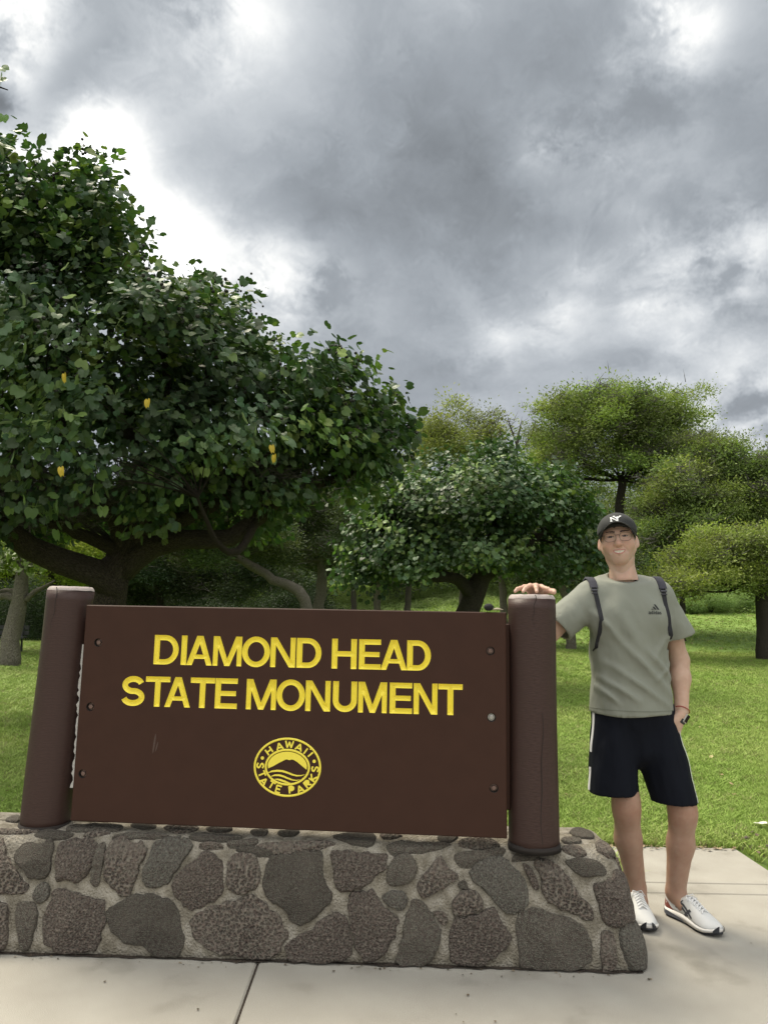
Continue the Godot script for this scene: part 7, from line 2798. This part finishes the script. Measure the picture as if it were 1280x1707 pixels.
# ---------------------------------------------------------------- small things
func small_things() -> void:
	# a dark seed pod with a dry leaf on the top edge of the sign
	var pod := thing("seed_pod", "small dark rounded seed pod on the sign's top edge near the right post", "seed pod", Vector3(0.436, 1.316, -3.035) + Vector3(0, 0.012, -0.012))
	var sp := SphereMesh.new()
	sp.radius = 0.020
	sp.height = 0.030
	part("husk", sp, mat(lin(0.012, 0.011, 0.012), 0.9), pod)
	var lb := Bag.new()
	tube(lb, PackedVector3Array([Vector3(0.015, -0.008, 0.004), Vector3(0.035, -0.006, 0.006), Vector3(0.058, -0.009, 0.004)]), PackedFloat32Array([0.004, 0.005, 0.001]), 6)
	part("dry_stalk", bag_mesh(lb), mat(lin(0.42, 0.36, 0.27), 0.9), pod)
	# pale fallen leaf on the grass at the right edge
	var lf := heart_leaf()
	var pale := tag(part("fallen_leaf", lf, mat(lin(0.62, 0.60, 0.50), 0.8), self), "pale dry leaf lying on the lawn at the right edge", "leaf") as MeshInstance3D
	var gp := ground_at(1264, 1384)
	pale.transform = Transform3D(Basis(Vector3(0.07, 0.01, 0), Vector3(0.01, 0.02, 0.08), Vector3(0, 0.06, -0.01)), gp + Vector3(0, 0.045, 0))
	# dry leaves and bits of bark on the bare earth, a few crumbs on the paving
	var places: Array[Transform3D] = []
	var tints := PackedColorArray()
	for k in 420:
		var x := rng.randf_range(2.08, 3.6)
		var z := rng.randf_range(-4.7, -3.92)
		var s := rng.randf_range(0.012, 0.035)
		places.append(Transform3D(Basis.from_euler(Vector3(rng.randf_range(-2.2, -0.9), rng.randf() * TAU, rng.randf_range(-0.5, 0.5))).scaled(Vector3(s * rng.randf_range(0.5, 1.0), s, s)), Vector3(x, 0.02 + rng.randf() * 0.015, z)))
		tints.append([Color(0.20, 0.13, 0.07), Color(0.10, 0.065, 0.04), Color(0.30, 0.22, 0.13), Color(0.06, 0.045, 0.03)][rng.randi() % 4] * rng.randf_range(0.7, 1.3))
	for k in 90:
		# along the edge where the grass meets the slab
		var x := rng.randf_range(1.33, 2.06)
		var s := rng.randf_range(0.008, 0.022)
		places.append(Transform3D(Basis.from_euler(Vector3(rng.randf_range(-1.9, -1.2), rng.randf() * TAU, 0)).scaled(Vector3.ONE * s), Vector3(x, 0.008, -4.47 + absf(rng.randfn()) * 0.03)))
		tints.append([Color(0.22, 0.15, 0.08), Color(0.12, 0.08, 0.05), Color(0.33, 0.26, 0.15)][rng.randi() % 3])
	for k in 60:
		# crumbs caught against the foot of the wall
		var x := rng.randf_range(-1.45, 1.0)
		var s := rng.randf_range(0.004, 0.011)
		places.append(Transform3D(Basis.from_euler(Vector3(rng.randf_range(-1.9, -1.2), rng.randf() * TAU, 0)).scaled(Vector3.ONE * s), Vector3(x, 0.004, -2.934 + x * 0.025 + absf(rng.randfn()) * 0.025)))
		tints.append([Color(0.10, 0.075, 0.05), Color(0.06, 0.05, 0.035), Color(0.2, 0.15, 0.09)][rng.randi() % 3])
	for k in 130:
		# scattered over the lawn
		var d := rng.randf_range(4.4, 11.0)
		var x := d * rng.randf_range(-0.6, 0.65)
		if x > 1.2 and d < 4.7:
			continue
		var s := rng.randf_range(0.02, 0.05)
		places.append(Transform3D(Basis.from_euler(Vector3(rng.randf_range(-2.1, -0.9), rng.randf() * TAU, rng.randf_range(-0.4, 0.4))).scaled(Vector3(s * 0.8, s, s)), Vector3(x, ground_y(x, -d) + 0.04, -d)))
		tints.append([Color(0.28, 0.20, 0.10), Color(0.14, 0.09, 0.05), Color(0.40, 0.33, 0.16)][rng.randi() % 3])
	for k in 34:
		var x := rng.randf_range(-1.2, 2.2)
		var z := rng.randf_range(-3.7, -2.2)
		var s := rng.randf_range(0.005, 0.014)
		places.append(Transform3D(Basis.from_euler(Vector3(-1.5, rng.randf() * TAU, 0)).scaled(Vector3(s * 0.7, s, s)), Vector3(x, 0.004, z)))
		tints.append(Color(0.12, 0.085, 0.05) * rng.randf_range(0.5, 1.2))
	tag(stuff("leaf_litter", lf, M.tinted, places, tints, self), "dry brown leaf litter on the bare earth and the paving", "leaf litter")
	# surface roots in the bare earth
	var roots := thing("surface_root", "gnarled brown root lying bare in the earth beside the short slab", "root")
	var rb := Bag.new()
	for q in [[Vector3(2.14, 0.015, -4.12), Vector3(2.35, 0.03, -4.18), Vector3(2.6, 0.025, -4.12), Vector3(2.95, 0.0, -4.16)], [Vector3(2.2, 0.01, -4.30), Vector3(2.42, 0.028, -4.33), Vector3(2.7, 0.02, -4.42), Vector3(2.9, 0.0, -4.5)]]:
		var c := curve(q, [0.008, 0.016, 0.018, 0.01], 0.05)
		tube(rb, c[0], c[1], 7, 0.15)
	part("root", bag_mesh(rb), bark(lin(0.16, 0.11, 0.075)), roots)
	bench()


func ground_at(x: float, y: float) -> Vector3:
	var p := at_px(x, y, 1.0) - Vector3(0, 1.28, 0)
	return Vector3(0, 1.28, 0) + p * (1.28 / -p.y)


# a low plank bench far off at the left edge of the lawn
func bench() -> void:
	var at := at_px(-6, 1079, 21.0)
	at.y = ground_y(at.x, at.z)
	var o := thing("park_bench", "dark plank bench cut by the left edge, beyond the small pale tree", "bench", at, 0.2)
	var wood := textured(lin(0.07, 0.07, 0.068), 0.8, M.fine, 5.0)
	for k in 3:
		var b := Bag.new()
		box(b, Vector3(0, 0.44, -0.16 + k * 0.16), Vector3(1.5, 0.045, 0.145), 0.006)
		part("plank", bag_mesh(b, false), wood, o)
	for k in 2:
		var b := Bag.new()
		box(b, Vector3(0, 0.56 + k * 0.15, -0.30 - k * 0.02), Vector3(1.5, 0.12, 0.04), 0.006)
		part("back_plank", bag_mesh(b, false), wood, o)
	for s in [-1.0, 1.0]:
		var b := Bag.new()
		tube(b, PackedVector3Array([Vector3(s * 0.6, 0.0, 0.2), Vector3(s * 0.6, 0.41, 0.17), Vector3(s * 0.6, 0.42, -0.2), Vector3(s * 0.6, 0.8, -0.34)]), PackedFloat32Array([0.03, 0.03, 0.03, 0.025]), 7)
		part("leg", bag_mesh(b), wood, o)
		var c := Bag.new()
		tube(c, PackedVector3Array([Vector3(s * 0.6, 0.0, -0.28), Vector3(s * 0.6, 0.42, -0.2)]), PackedFloat32Array([0.03, 0.03]), 7)
		part("leg", bag_mesh(c), wood, o)
